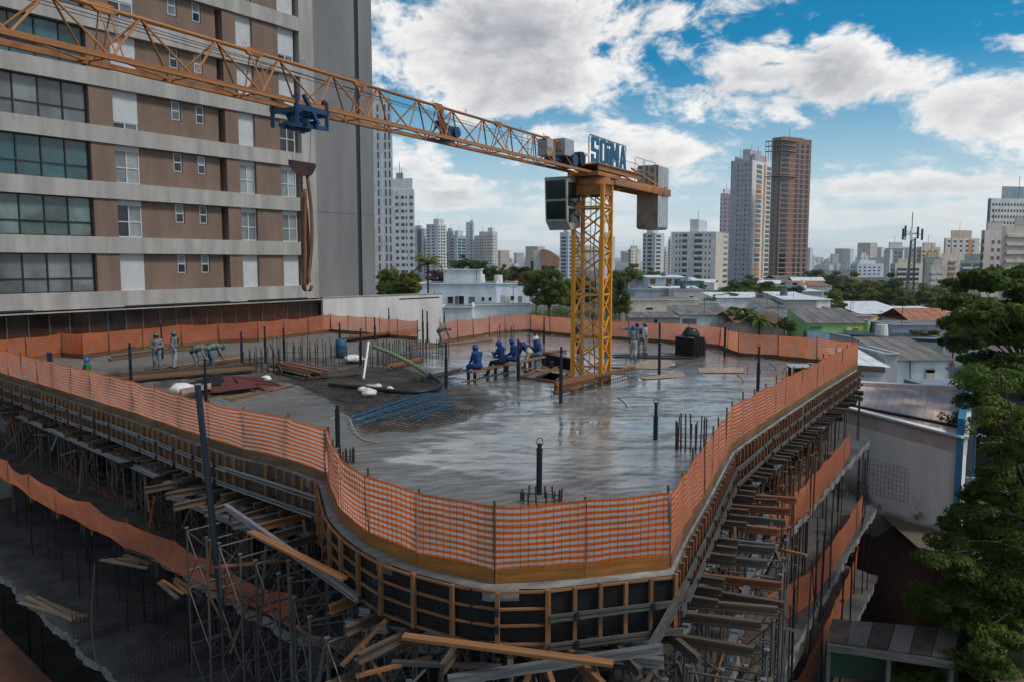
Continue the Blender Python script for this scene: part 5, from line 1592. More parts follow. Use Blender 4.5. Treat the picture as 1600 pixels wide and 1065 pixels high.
def capsule(m, a, b_, r0, r1, n=10):
    a, b_ = V(a), V(b_); d = b_ - a
    L = d.length
    if L < 1e-5: d = V((0, 0, 1)); L = 1e-5
    R_ = frame(d); rings = []
    for k in range(4): th = -math.pi / 2 + (k + .5) * math.pi / 2 / 4; rings.append((r0 * math.sin(th), r0 * math.cos(th)))
    for k in range(4): th = (k + .5) * math.pi / 2 / 4; rings.append((L + r1 * math.sin(th), r1 * math.cos(th)))
    o = len(m.v)
    for z, r in rings:
        for i in range(n): t = 2 * math.pi * i / n; m.v.append(tuple(a + R_ @ V((r * math.cos(t), r * math.sin(t), z))))
    K = len(rings)
    for k in range(K - 1):
        for i in range(n): j = (i + 1) % n; m.f.append((o + k * n + i, o + k * n + j, o + (k + 1) * n + j, o + (k + 1) * n + i)); m.m.append(0)
    m.f.append(tuple(o + i for i in range(n - 1, -1, -1))); m.f.append(tuple(o + (K - 1) * n + i for i in range(n))); m.m += [0, 0]


def person(label, loc, heading, ps, top, bottom, helmet=None, hood=None, belt=None, group='construction workers on the slab', scale=1.0):
    root = thing('person', label, 'person', loc, group)
    segs = [(V(ps[a]), V(ps[b_]), r0, r1, tg) for a, b_, r0, r1, tg in BONES]
    for s in 'LR':
        an = V(ps['an' + s]); kn = V(ps['kn' + s])
        segs.append((an + V((0, -.03, -.03)), an + V((0, .15, -.045)), .05, .042, 'o'))
        segs.append((an + V((0, 0, .07)), an, .062, .055, 'o'))
        w_ = V(ps['wr' + s]); e = V(ps['el' + s]); d = (w_ - e).normalized(); sd = d.cross(V((0, 0, 1)));
        if sd.length < .1: sd = V((1, 0, 0))
        sd.normalize(); up = sd.cross(d)
        pal = w_ + d * .07
        segs.append((w_, pal, .034, .036, 's'))
        for k in range(4):
            off = sd * (k - 1.5) * .021; L = (.062, .075, .07, .055)[k]
            k1 = pal + off + d * .02; k2 = k1 + (d * .8 - up * .5).normalized() * L * .55; k3 = k2 + (d * .3 - up).normalized() * L * .45
            segs.append((k1, k2, .0105, .0095, 's')); segs.append((k2, k3, .0095, .0085, 's'))
        th0 = w_ + d * .03 + sd * .03 * (1 if s == 'L' else -1); segs.append((th0, th0 + (d + sd * (.8 if s == 'L' else -.8)).normalized() * .055, .012, .010, 's'))
    hd, cr, jw = V(ps['head']), V(ps['crown']), V(ps['jaw'])
    upv = (cr - hd).normalized(); fwv = (jw - hd); fwv = (fwv - upv * fwv.dot(upv)).normalized() if (fwv - upv * fwv.dot(upv)).length > .01 else V((0, 1, 0))
    sdv = fwv.cross(upv)
    segs.append((hd + fwv * .085 + upv * .01, hd + fwv * .105 - upv * .015, .013, .017, 's'))
    for q in (-1, 1): segs.append((hd + sdv * q * .085, hd + sdv * q * .09 + upv * .03, .014, .016, 's'))
    m = MB()
    for a, b_, r0, r1, tg in segs: capsule(m, a, b_, r0, r1)
    me = m.mesh('body_src', 'skin'); ob = bpy.data.objects.new('body_src', me); C.objects.link(ob)
    rmd = ob.modifiers.new('r', 'REMESH'); rmd.mode = 'VOXEL'; rmd.voxel_size = .0145
    smd = ob.modifiers.new('s', 'SMOOTH'); smd.factor = .5; smd.iterations = 3
    dg = bpy.context.evaluated_depsgraph_get(); dg.update()
    me2 = bpy.data.meshes.new_from_object(ob.evaluated_get(dg)); bpy.data.objects.remove(ob); bpy.data.meshes.remove(me)
    me2.materials.clear()
    for x in ('skin', top, bottom, 'boot'): me2.materials.append(M[x])
    nP = len(me2.polygons); ctr = np.empty(nP * 3); me2.polygons.foreach_get('center', ctr); ctr = ctr.reshape(-1, 3)
    best = np.full(nP, 1e9); idx = np.zeros(nP, int); code = {'s': 0, 't': 1, 'b': 2, 'o': 3}
    for a, b_, r0, r1, tg in segs:
        a_, d_ = np.array(a), np.array(b_ - a); t = np.clip(((ctr - a_) @ d_) / max(1e-9, d_ @ d_), 0, 1)
        dist = np.linalg.norm(ctr - a_ - t[:, None] * d_, axis=1) - (r0 + (r1 - r0) * t)
        u = dist < best; best[u] = dist[u]; idx[u] = code[tg]
    me2.polygons.foreach_set('material_index', idx.astype(np.int32)); me2.polygons.foreach_set('use_smooth', [True] * nP)
    me2.name = 'body'
    body = bpy.data.objects.new('body', me2); C.objects.link(body); body.parent = root
    org = V(loc)
    def sub(mb, nm, mt):
        mb.v = [tuple(V(v) + org) for v in mb.v]; return mb.build(nm, mt, root, True)
    for q in (-1, 1):
        e = MB(); capsule(e, hd + fwv * .082 + sdv * q * .032 + upv * .02, hd + fwv * .086 + sdv * q * .032 + upv * .02, .011, .011, 8); sub(e, 'eye', 'belt')
    if helmet:
        h = MB(); n = 18
        for k, (zz_, r) in enumerate(((.015, .135), (.02, .122), (.05, .120), (.09, .105), (.12, .075), (.135, .03))):
            for i in range(n):
                a = 2 * math.pi * i / n; rr_ = r * (1.0 + (.22 * max(0, math.cos(a)) ** 3 if k == 0 else 0))
                p = hd + upv * (zz_ + .015) + fwv * (rr_ * 1.08 * math.cos(a)) + sdv * (rr_ * .95 * math.sin(a)); h.v.append(tuple(p))
        for k in range(5):
            for i in range(n): j = (i + 1) % n; h.f.append((k * n + i, k * n + j, (k + 1) * n + j, (k + 1) * n + i)); h.m.append(0)
        h.f.append(tuple(range(5 * n, 6 * n))); h.m.append(0)
        sub(h, 'helmet', helmet)
    if hood:
        h = MB(); n = 16; nk = V(ps['neck'])
        rings = [(hd + upv * .04, .108), (hd - upv * .03, .107), (hd - upv * .10, .095), (nk, .10), (nk - upv * .06 - fwv * .01, .155)]
        for c_, r in rings:
            for i in range(n): a = math.radians(55) + i * math.radians(250) / (n - 1); h.v.append(tuple(c_ + fwv * (r * math.cos(a)) + sdv * (r * math.sin(a))))
        for k in range(len(rings) - 1):
            for i in range(n - 1): h.f.append((k * n + i, k * n + i + 1, (k + 1) * n + i + 1, (k + 1) * n + i)); h.m.append(0)
        sub(h, 'neck_flap', hood)
    if belt:
        pv, wv_ = V(ps['pelvis']), V(ps['waist']); ax = (wv_ - pv).normalized(); c_ = pv.lerp(wv_, .55)
        h = MB(); R_ = frame(ax); n = 18
        for z in (-.025, .025):
            for r in (.172, .182):
                for i in range(n): a = 2 * math.pi * i / n; h.v.append(tuple(c_ + R_ @ V((r * math.cos(a) * 1.05, r * math.sin(a) * .98, z))))
        for i in range(n):
            j = (i + 1) % n
            for a, b_ in ((0, 1), (1, 3), (3, 2), (2, 0)): h.f.append((a * n + i, a * n + j, b_ * n + j, b_ * n + i)); h.m.append(0)
        bt_ = sub(h, 'tool_belt', 'belt')
        h = MB(); q = c_ + R_ @ V((.195, 0, -.10)); h.box(q, (.06, .14, .2), R_); sub(h, 'tool_pouch', 'belt')
    root.rotation_euler = (0, 0, heading); root.scale = (scale,) * 3
    return root


def H(deg): return math.radians(deg)      # heading: 0 looks away from the camera, +90 looks left
person('worker in grey overalls and green helmet over a blue hood, leftmost of the standing pair', G(246, 579), H(200), P_ARMS, 'cloth_grey', 'cloth_grey', 'helmet_green', 'cloth_blue')
person('worker in grey overalls and green helmet with hand raised, right one of the standing pair', G(273, 575), H(-80), pose(wrL=(-.08, .2, 1.36), elL=(-.24, .1, 1.18)), 'cloth_grey', 'cloth_grey_pale', 'helmet_green', 'cloth_navy', True)
person('worker in grey bent double with a green helmet, right of the standing pair', G(307, 579), H(-85), P_BEND, 'cloth_grey', 'cloth_grey', 'helmet_green', None, True)
person('worker in grey bending in the same spot with pale blue trousers', G(318, 578) + V((.25, .3, 0)), H(-60), P_BEND, 'cloth_grey', 'cloth_teal', 'helmet_green')
gq = G(137, 590, 0); person('worker in a green top and blue helmet behind the left netting', D(137, 605, 30.4) * V((1, 1, 0)) if False else V((D(137, 590, 30.6).x, 30.6, -.35)), H(120), P_ARMS, 'cloth_green', 'cloth_navy', 'helmet_blue', 'cloth_teal')
person('worker in grey bending over at the gap in the back fence', G(689, 541), H(-80), P_BEND, 'cloth_grey', 'cloth_grey', None, None, True)
def seat(f): q = bA.lerp(bB, f); return V((q.x, q.y, -.05))
bd = (bB - bA).normalized()
person('worker in blue seated alone at the left end of the plank, back to the camera', seat(.52) if False else bA + bd * .45 + V((0, .05, -.04)), H(38), P_SIT, 'cloth_blue', 'cloth_blue', 'helmet_blue', 'cloth_blue', scale=1.13)
person('worker in blue seated in the middle of the plank looking left', bA.lerp(bB, .40) + V((0, .05, -.04)), H(55), P_SIT2, 'cloth_blue', 'cloth_navy', 'helmet_blue', 'cloth_blue', scale=1.13)
person('worker in blue seated on the plank just left of the dark post', bA.lerp(bB, .60) + V((0, .05, -.04)), H(70), P_SIT, 'cloth_blue', 'cloth_blue', 'helmet_blue', 'cloth_blue', scale=1.13)
person('worker in blue with brown trousers bending behind the dark post', bA.lerp(bB, .76) + V((0, -.1, 0)), H(75), pose(**{**P_BEND, 'chest': (0, .16, 1.2), 'neck': (0, .26, 1.27), 'head': (0, .35, 1.3), 'crown': (0, .38, 1.35), 'jaw': (0, .4, 1.26), 'shL': (-.18, .18, 1.22), 'shR': (.18, .18, 1.22)}), 'cloth_blue', 'beige_cloth', None, 'cloth_navy')
person('worker in blue with a white helmet seated beside the dark post', bA.lerp(bB, .97) + V((0, .1, -.04)), H(80), P_SIT2, 'cloth_blue', 'cloth_teal', 'helmet_white', scale=1.1)
person('worker in dark blue seen through the left half of the mast', G(903, 552), H(-60), P_ARMS, 'cloth_blue', 'cloth_navy', 'helmet_blue', 'cloth_navy')
person('worker in grey seen behind the right leg of the mast', G(943, 560), H(20), STAND, 'cloth_grey', 'cloth_teal', 'helmet_blue', 'cloth_navy')
person('worker in grey with blue helmet, back turned, nearest of the group of three', G(989, 561), H(-15), P_STRIDE, 'cloth_grey', 'cloth_grey_pale', 'helmet_blue', 'cloth_blue', True)
person('worker pointing left with an outstretched arm behind the group of three', G(995, 553), H(15), P_POINT, 'cloth_teal', 'cloth_grey_pale', None, 'cloth_navy')
person('worker in pale grey with a green helmet at the right of the group of three', G(1007, 554), H(-120), pose(), 'cloth_grey_pale', 'cloth_grey', 'helmet_green', 'cloth_blue', True)
# ================================================================== ground and pit
GZ = -8.0
PIT = [V(p) for p in ((-27.6, 36.2), (-24.4, 32.4), (-15.2, 24.1), (-6.2, 15.9), (-4.2, 8), (8, 7.5), (12.6, 17), (15.2, 24), (18.2, 31), (19.2, 40.5), (15, 46.2), (9, 51.4), (-1, 57), (-5, 51.5), (-13.2, 56.2), (-25.2, 39.4))]
def gmat():
    m = bpy.data.materials.new('town_ground'); m.use_nodes = True
    t = NT(m.node_tree); b = m.node_tree.nodes['Principled BSDF']
    pos = t.n('ShaderNodeNewGeometry').outputs['Position']
    n1 = t.noise(pos, .012, 6, .6); n2 = t.noise(pos, .15, 7, .65); n3 = t.noise(pos, 2.0, 5, .6)
    c = t.mix(t.remap(n1, .42, .56), (0.115, 0.075, 0.055), (0.055, 0.075, 0.035))
    c = t.mix(t.remap(n2, .5, .62), c, (0.10, 0.098, 0.095))
    c = t.mix(t.remap(n3, .4, .7, 0, .4), c, (0.16, 0.13, 0.11))
    t.put(b.inputs['Base Color'], c); b.inputs['Roughness'].default_value = .95
    return m
M['ground'] = gmat()
M['asphalt'] = material('asphalt', (0.055, 0.055, 0.058), .9, .3, 1.5, .3)
pts = [V((p.x, p.y)) for p in PIT] + [V((-6000, -1500)), V((6000, -1500)), V((6000, 8200)), V((-6000, 8200))]
nP_ = len(PIT)
vs, es, fs, *_ = geometry.delaunay_2d_cdt(pts, [(i, (i + 1) % nP_) for i in range(nP_)] + [(nP_ + i, nP_ + (i + 1) % 4) for i in range(4)], [], 1, 1e-4)
m = MB()
m.add([(p.x, p.y, GZ) for p in vs], [tuple(f) for f in fs if not inside(sum((vs[i] for i in f), V((0, 0))) / 3, PIT)])
tag(m.build('ground', 'ground'), kind='structure')
m = MB(); ring = resample([V((p.x, p.y, 0)) for p in PIT] + [V((PIT[0].x, PIT[0].y, 0))], 1.0)[:-1]; nr = len(ring); K = 6
cen = V((-5, 32, 0))
for k in range(K + 1):
    f = k / K
    for p in ring:
        q = p + (cen - p).normalized() * (-.7 + 3.0 * f + .5 * mnoise.noise(V((p.x * .4, p.y * .4, f * 3))) * min(1, 3 * f))
        m.v.append((q.x, q.y, GZ - 5.2 * f + (.25 * mnoise.noise(V((p.x, p.y, f * 5))) if 0 < k < K else (-.03 if k == 0 else 0))))
for k in range(K):
    for i in range(nr): j = (i + 1) % nr; m.f.append((k * nr + i, k * nr + j, (k + 1) * nr + j, (k + 1) * nr + i)); m.m.append(0)
tag(m.build('pit_bank', 'earth_red', None, True), kind='structure')
m = MB(); m.add([(p.x, p.y, GZ - 5.2) for p in PIT], [tuple(range(nP_))]); tag(m.build('pit_floor', 'earth_dark'), kind='structure')
# strip of red earth and low wall left of the building
on = V((-.676, -.737, 0)); La, Lb = LEFT[1], LEFT[-1] + V((3, -2.75, 0))
m = MB(); m.extr([La + on * 2.6 + V((0, 0, GZ + .02)), Lb + on * 2.6 + V((0, 0, GZ + .02)), Lb + on * 9 + V((0, 0, GZ + .02)), La + on * 9 + V((0, 0, GZ + .02))], V((0, 0, .06)))
tag(m.build('earth_strip', 'earth_red'), kind='structure')
lw = thing('low_wall', 'low blue-grey kerb wall at the bottom left beside red earth', 'wall', V((*(La + on * 4.4).xy, GZ)))
M['kerb_blue'] = material('kerb_blue', (.10, .14, .17), .9, .4, 1.5, .3)
for k in range(6):
    p0, p1 = (La + on * 4.4).lerp(Lb + on * 4.4, .25 + k * .11), (La + on * 4.4).lerp(Lb + on * 4.4, .25 + (k + 1) * .11 - .004)
    piece('wall_block', lw, V((p0.x, p0.y, GZ + .2)), V((p1.x, p1.y, GZ + .2)), .35, .4, 'kerb_blue')
# street beyond the right side
m = MB(); m.extr([V((30, 10, GZ + .01)), V((42, 10, GZ + .01)), V((75, 110, GZ + .01)), V((63, 112, GZ + .01))], V((0, 0, .006))); tag(m.build('street', 'asphalt'), kind='structure')

# ================================================================== low houses
WALLC = {}
def wallkey(c):
    k = 'w%s' % (c,); M[k] = wallm(c); return k
def wallm(col, name=None):
    col = tuple(min(.84, c * 1.22) for c in col)
    key = tuple(col)
    if key not in WALLC: WALLC[key] = material(name or 'render_%d' % len(WALLC), col, .9, .22, .6, .15, col2=tuple(c * .8 for c in col), streak=(1, 1, .4), world_space=True)
    return WALLC[key]
M['roof_metal'] = material('pale_metal_roof', (0.72, 0.72, 0.72), .5, .2, .8, .1)
M['roof_fibre'] = material('grey_fibre_cement', (0.17, 0.155, 0.145), .9, .4, .8, .3, streak=(1, .3, 1))
M['roof_tile'] = material('clay_tile', (0.36, 0.155, 0.085), .9, .35, 1.5, .4)
M['brick'] = material('bare_brick', (0.22, 0.085, 0.05), .9, .35, 2, .3)
def house(name, label, px0, px1, ytop, d, depth, col, roof='flat', rmat='roof_fibre', rh=.8, wins=(), group='low buildings beyond the site', yaw=0.0, cat='building', z0=GZ, over=.3):
    a, b_ = D(px0, ytop, d), D(px1, ytop, d); zt_ = a.z
    b_.z = zt_
    c = (a + b_) / 2; L = b_.x - a.x
    R_ = Matrix.Rotation(yaw, 3, 'Z')
    root = thing(name, label, cat, (c.x, c.y, z0), group)
    def P(x, y, z): q = R_ @ V((x, y, 0)); return V((c.x + q.x, c.y + q.y, z))
    m = MB(); cor = [P(-L / 2, 0, 0), P(L / 2, 0, 0), P(L / 2, depth, 0), P(-L / 2, depth, 0)]
    m.prism(cor, z0, zt_); m.build('wall', wallm(col), root)
    if roof == 'flat':
        m = MB()
        for (x0, y0), (x1, y1) in (((-L / 2 - .05, -.06), (L / 2 + .05, -.06)), ((L / 2 + .05, 0), (L / 2 + .05, depth)), ((-L / 2 - .05, 0), (-L / 2 - .05, depth))):
            m.bar(P(x0, y0, zt_ + .06), P(x1, y1, zt_ + .06), .25, .14)
        m.build('parapet', wallm(tuple(min(1, x * 1.1) for x in col)), root)
        m = MB(); m.extr([P(-L / 2 + .1, .1, zt_ + .015), P(L / 2 - .1, .1, zt_ + .015), P(L / 2 - .1, depth - .1, zt_ + .015), P(-L / 2 + .1, depth - .1, zt_ + .015)], V((0, 0, .02))); m.build('roof', rmat, root)
    else:
        n = max(3, int(L / 1.1)); o = over
        prof = [(-o, zt_ + .03), (depth + o, zt_ + rh)] if roof == 'shed' else [(-o, zt_ + .02), (depth / 2, zt_ + rh), (depth + o, zt_ + .02)]
        if roof == 'gablex':
            m = MB(); m.extr([P(-L / 2, 0, zt_), P(L / 2, 0, zt_), P(0, 0, zt_ + rh)], R_ @ V((0, depth, 0))); m.build('gable', wallm(col), root)
            for s in (-1, 1):
                m = MB(); m.extr([P(s * (L / 2 + o), -o, zt_ - rh * .12), P(0, -o, zt_ + rh + .04), P(0, depth + o, zt_ + rh + .04), P(s * (L / 2 + o), depth + o, zt_ - rh * .12)], V((0, 0, .08))); m.build('roof', rmat, root)
        else:
            if roof == 'shed':
                m = MB()
                for x in (-L / 2 + .01, L / 2 - .16): m.extr([P(x, 0, zt_), P(x, depth, zt_), P(x, depth, zt_ + rh)], R_ @ V((.15, 0, 0)))
                m.build('gable', wallm(col), root)
            for k in range(n):
                x0, x1 = -L / 2 - o + (L + 2 * o) * k / n, -L / 2 - o + (L + 2 * o) * (k + 1) / n
                m = MB()
                for (y0, q0), (y1, q1) in zip(prof, prof[1:]):
                    m.extr([P(x0 + .015, y0, q0), P(x1 - .015, y0, q0), P(x1 - .015, y1, q1), P(x0 + .015, y1, q1)], V((0, 0, .05)))
                    m.bar(P(x1 - .03, y0, q0 + .06), P(x1 - .03, y1, q1 + .06), .07, .05)
                m.build('roof_sheet', rmat, root)
    hr = random.Random(label)
    if hr.random() < .45 and L > 5:
        tx, ty = hr.uniform(-.3, .3) * L, depth * .5; m = MB(); zt2 = zt_ + (rh * .5 if roof != 'flat' else 0); m.tube(P(tx, ty, zt2), P(tx, ty, zt2 + 1.3), .75, 12, .62); m.build('water_tank', hr.choice(['kerb_blue', 'white_plastic', 'cw_grey']), root)
    if hr.random() < .5:
        tx = hr.uniform(-.4, .4) * L; m = MB(); m.tube(P(tx, .6, zt_ - .2), P(tx, .6, zt_ + 2.6), .04, 5); m.bar(P(tx - .5, .6, zt_ + 2.4), P(tx + .5, .6, zt_ + 2.4), .04, .04); m.build('aerial', 'steel_black', root)
    for wq in wins:
        wx0, wx1, wy0, wy1 = wq[:4]; mt = wq[4] if len(wq) > 4 else 'glass_dark'
        A, B2 = D(wx0, wy0, d), D(wx1, wy1, d); x0, x1 = A.x - c.x, B2.x - c.x
        fr = MB(); fw_ = .06
        fr.extr([P(x0 - fw_, 0, B2.z - fw_), P(x1 + fw_, 0, B2.z - fw_), P(x1 + fw_, 0, A.z + fw_), P(x0 - fw_, 0, A.z + fw_)], R_ @ V((0, -.04, 0)))
        wob = fr.build('window', wallm((.5, .5, .5)), root)
        pn_ = MB(); pn_.extr([P(x0, -.04, B2.z), P(x1, -.04, B2.z), P(x1, -.04, A.z), P(x0, -.04, A.z)], R_ @ V((0, -.02, 0))); pn_.build('pane', mt, wob)
    return root


WH = (.70, .70, .70); PB = (.52, .60, .67)
# pale blue flat-roofed building
house('flat_roofed_building', 'pale blue flat-roofed building with a rooftop tank room behind the back fence', 656, 776, 444, 118, 16, PB, wins=[(700, 708, 464, 474), (711, 716, 463, 475, 'glass_grey'), (717, 725, 463, 475), (733, 742, 464, 474, 'glass_grey'), (753, 757, 465, 470), (764, 768, 465, 470)])
house('rooftop_room', 'square pale rooftop room with aerials on the pale blue building', 693, 751, 422, 124, 8, (.56, .62, .67))
house('flat_roofed_building', 'pale blue side wing with a white lower wall, left of the big tree', 775, 828, 444, 122, 12, (.54, .60, .66), yaw=.25, wins=[(798, 803, 463, 469), (810, 816, 463, 472, 'glass_grey')])
house('low_annex', 'small white annex with air conditioner in front of the pale blue building', 690, 738, 481, 108, 6, (.52, .57, .61))
house('low_wall_block', 'long pale lower wall right of the white annex', 738, 830, 477, 112, 5, (.56, .61, .66))
# cream building and sheds
house('cream_building', 'cream windowless building with two dark slots right of the mast', 986, 1092, 469, 150, 14, (.60, .54, .44), wins=[(1010, 1020, 481, 484), (1043, 1054, 481, 485)])
house('shed', 'low white shed with a grey fibre-cement roof in front of the cream building', 1063, 1146, 493, 122, 10, (.62, .68, .72), 'shed', 'roof_fibre', 1.0, wins=[(1066, 1088, 498, 506, 'glass_grey')])
house('shed', 'low shed with a dirty wall under the cream building', 986, 1062, 497, 120, 6, (.36, .33, .30), 'shed', 'roof_fibre', .5, wins=[(1022, 1027, 499, 505)])
house('grey_building', 'blue-grey flat building behind the cream one', 992, 1054, 453, 185, 12, (.30, .34, .40))
house('grey_building', 'unpainted concrete building with dark windows behind the cream one', 1053, 1098, 453, 178, 12, (.46, .45, .43), wins=[(1056, 1062, 464, 468), (1068, 1074, 463, 467), (1076, 1083, 463, 467)])
house('house', 'white gabled house with an orange tiled roof right of the mast', 984, 1013, 441, 262, 14, WH, 'gablex', 'roof_tile', 2.4)
house('house', 'pale two-storey house with orange posts and a light flat roof', 1013, 1072, 434, 245, 14, (.45, .52, .58), 'shed', 'roof_metal', .5, wins=[(1016, 1024, 436, 444, 'brick'), (1041, 1049, 436, 444, 'brick'), (1054, 1063, 436, 444, 'brick')])
house('tank_block', 'teal block with a white tank beside the pale two-storey house', 1068, 1100, 440, 235, 10, (.10, .20, .25))
house('dark_building', 'dark reddish low building left of the round trees', 1096, 1120, 457, 200, 10, (.07, .05, .05))
house('small_shop', 'small pale blue shop front below the round trees', 1098, 1122, 474, 150, 8, (.38, .46, .55))
house('long_building', 'long white building with a plain wall left of the banana plants', 1118, 1201, 466, 172, 12, (.68, .69, .69), 'shed', 'roof_metal', .8)
house('tank_block', 'dark grey cylinder-ribbed block beside the long white building', 1199, 1224, 462, 165, 8, (.14, .155, .17))
house('shed', 'low white-walled shed with a grey roof right of the banana plants', 1196, 1228, 481, 140, 9, (.52, .53, .52), 'shed', 'roof_fibre', 1.2)
house('two_storey_building', 'white two-storey building with windows and a white metal roof', 1226, 1276, 469, 142, 12, (.40, .38, .36), 'shed', 'roof_metal', 1.0, wins=[(1233, 1242, 481, 486), (1246, 1251, 482, 486), (1254, 1261, 481, 487), (1265, 1271, 481, 485)])
house('two_storey_building', 'bright white wing with air conditioners right of the two-storey building', 1275, 1300, 469, 146, 14, (.62, .61, .59), 'shed', 'roof_metal', 1.0, wins=[(1281, 1285, 481, 488), (1288, 1291, 480, 486), (1294, 1297, 479, 485)], yaw=.3)
house('house', 'light blue house with a pinkish roof at the foot of the brick tower', 1252, 1300, 447, 300, 18, (.45, .52, .56), 'shed', 'roof_tile', 1.5)
house('house', 'pale metal-roofed house in front of the far trees', 1240, 1285, 456, 230, 12, (.45, .48, .5), 'shed', 'roof_metal', .6)
# brown tile roof and low stuff just beyond the fence
house('house', 'low house with a dark brown tiled roof just beyond the back right fence', 1150, 1226, 506, 112, 12, (.33, .27, .23), 'gable', material('brown_tile', (0.16, 0.085, 0.055), .9, .4, 1.2, .4), 1.3)
house('shed', 'dusty grey shed left of the green shop', 1218, 1262, 499, 118, 8, (.36, .35, .33), 'shed', 'roof_fibre', .6)
# green shop
gs = house('green_shop', 'green shop with a grey fibre-cement roof and a yellow sign', 1262, 1352, 506, 106, 8, (.26, .46, .17), 'shed', 'roof_fibre', 1.6, over=.15)
piece('side_wall', gs, D(1353, 512, 105.5), D(1366, 512, 112), .3, 5.2, 'shop_green' if 'shop_green' in M else 'roof_metal') if False else None
M['shop_green'] = wallm((.25, .42, .18))
m = MB(); a = D(1353, 530, 105.8); bq = D(1367, 530, 113); m.extr([V((a.x, a.y, GZ)), V((bq.x, bq.y, GZ)), V((bq.x, bq.y, D(1367, 497, 113).z)), V((a.x, a.y, D(1353, 505, 105.8).z))], V((.2, -.1, 0))); m.build('gable_wall', 'shop_green', gs)
def panel(root, name, x0, x1, y0, y1, d, col, off=.08):
    A, B2 = D(x0, y0, d - off), D(x1, y1, d - off); m = MB(); m.extr([V((A.x, A.y, B2.z)), V((B2.x, A.y, B2.z)), V((B2.x, A.y, A.z)), V((A.x, A.y, A.z))], V((0, -.05, 0))); return m.build(name, wallm(col), root)
panel(gs, 'yellow_sign', 1321, 1347, 511, 517, 106, (.55, .45, .04)); panel(gs, 'sign_patch', 1323, 1329, 511.5, 516.5, 105.8, (.62, .60, .55)); panel(gs, 'sign_patch', 1333, 1341, 513, 516, 105.8, (.10, .14, .35)); panel(gs, 'sign_patch', 1265, 1283, 510, 514, 106, (.02, .14, .12)); panel(gs, 'blue_base', 1262, 1352, 519, 540, 106, (.20, .36, .45), .06)
house('long_shed', 'white and pale blue low block on top of the green shop roof line', 1275, 1362, 494, 122, 8, (.42, .43, .43))
# roofs behind
house('metal_roof_shed', 'long shed with a bright white metal roof and bare brick wall', 1345, 1426, 491, 150, 16, (.20, .085, .055), 'shed', 'roof_metal', 1.6)
house('metal_roof_shed', 'low shed with a pale blue metal roof left of the bare brick one', 1309, 1346, 492, 155, 14, (.2, .1, .08), 'shed', 'roof_metal', 1.4)
house('metal_roof_shed', 'grey block shed with a pale roof right of the bare brick one', 1427, 1492, 490, 152, 14, (.25, .23, .21), 'shed', 'roof_metal', .6)
house('tiled_roof_house', 'low house with an orange tiled roof behind the green shop', 1366, 1398, 513, 118, 12, (.35, .3, .26), 'gable', 'roof_tile', 1.5)
house('tiled_roof_house', 'long orange tiled roof above the blue-grey wall', 1424, 1495, 503, 112, 10, (.35, .3, .27), 'gable', 'roof_tile', 1.6)
house('blue_grey_building', 'long plain blue-grey wall left of the big tree', 1394, 1530, 508, 102, 8, (.30, .33, .41), wins=[(1421, 1426, 515, 521)])
house('flat_roof_building', 'building with a long thin black roof edge right of the slab corner', 1336, 1474, 529, 88, 7, (.30, .33, .36), 'flat', 'steel_black', wins=[(1342, 1378, 534, 548, 'glass_teal')])
m = MB(); m.bar(D(1330, 525, 87), D(1476, 533, 86), .5, .3)
tag(m.build('roof_edge_beam', 'steel_black', None, loc=D(1330, 525, 87)), 'long thin black roof beam above the light blue house', 'beam')
# light blue house with corrugated roof
lb = house('light_blue_house', 'light blue house with a dark corrugated roof and a walled-up door', 1401, 1486, 563, 74, 9, (.56, .66, .72), 'shed', 'roof_fibre', 1.3, over=.35)
panel(lb, 'walled_door', 1447, 1459, 577, 612, 74, (.45, .42, .37)); panel(lb, 'door_lintel', 1446, 1460, 575, 582, 74, (.30, .24, .20)); panel(lb, 'brown_corner', 1484, 1489, 566, 615, 74, (.20, .09, .05), .12)
piece('drain_pipe', lb, D(1422, 562, 73.8), D(1422, 592, 73.8), .05, .05, 'steel_black', 'tube')
house('pale_house', 'small pale house with a translucent sheet roof beside the slab corner', 1335, 1384, 574, 71, 7, (.50, .54, .57), 'shed', 'roof_metal', 1.0)
house('pale_house', 'narrow grey-blue block with a louvre between the two pale houses', 1384, 1403, 553, 73, 8, (.36, .39, .42))
M['brown_fascia'] = wallm((.2, .11, .05)); piece('fascia', lb, D(1336, 574, 70), D(1382, 577, 70), .2, .5, 'timber_old')

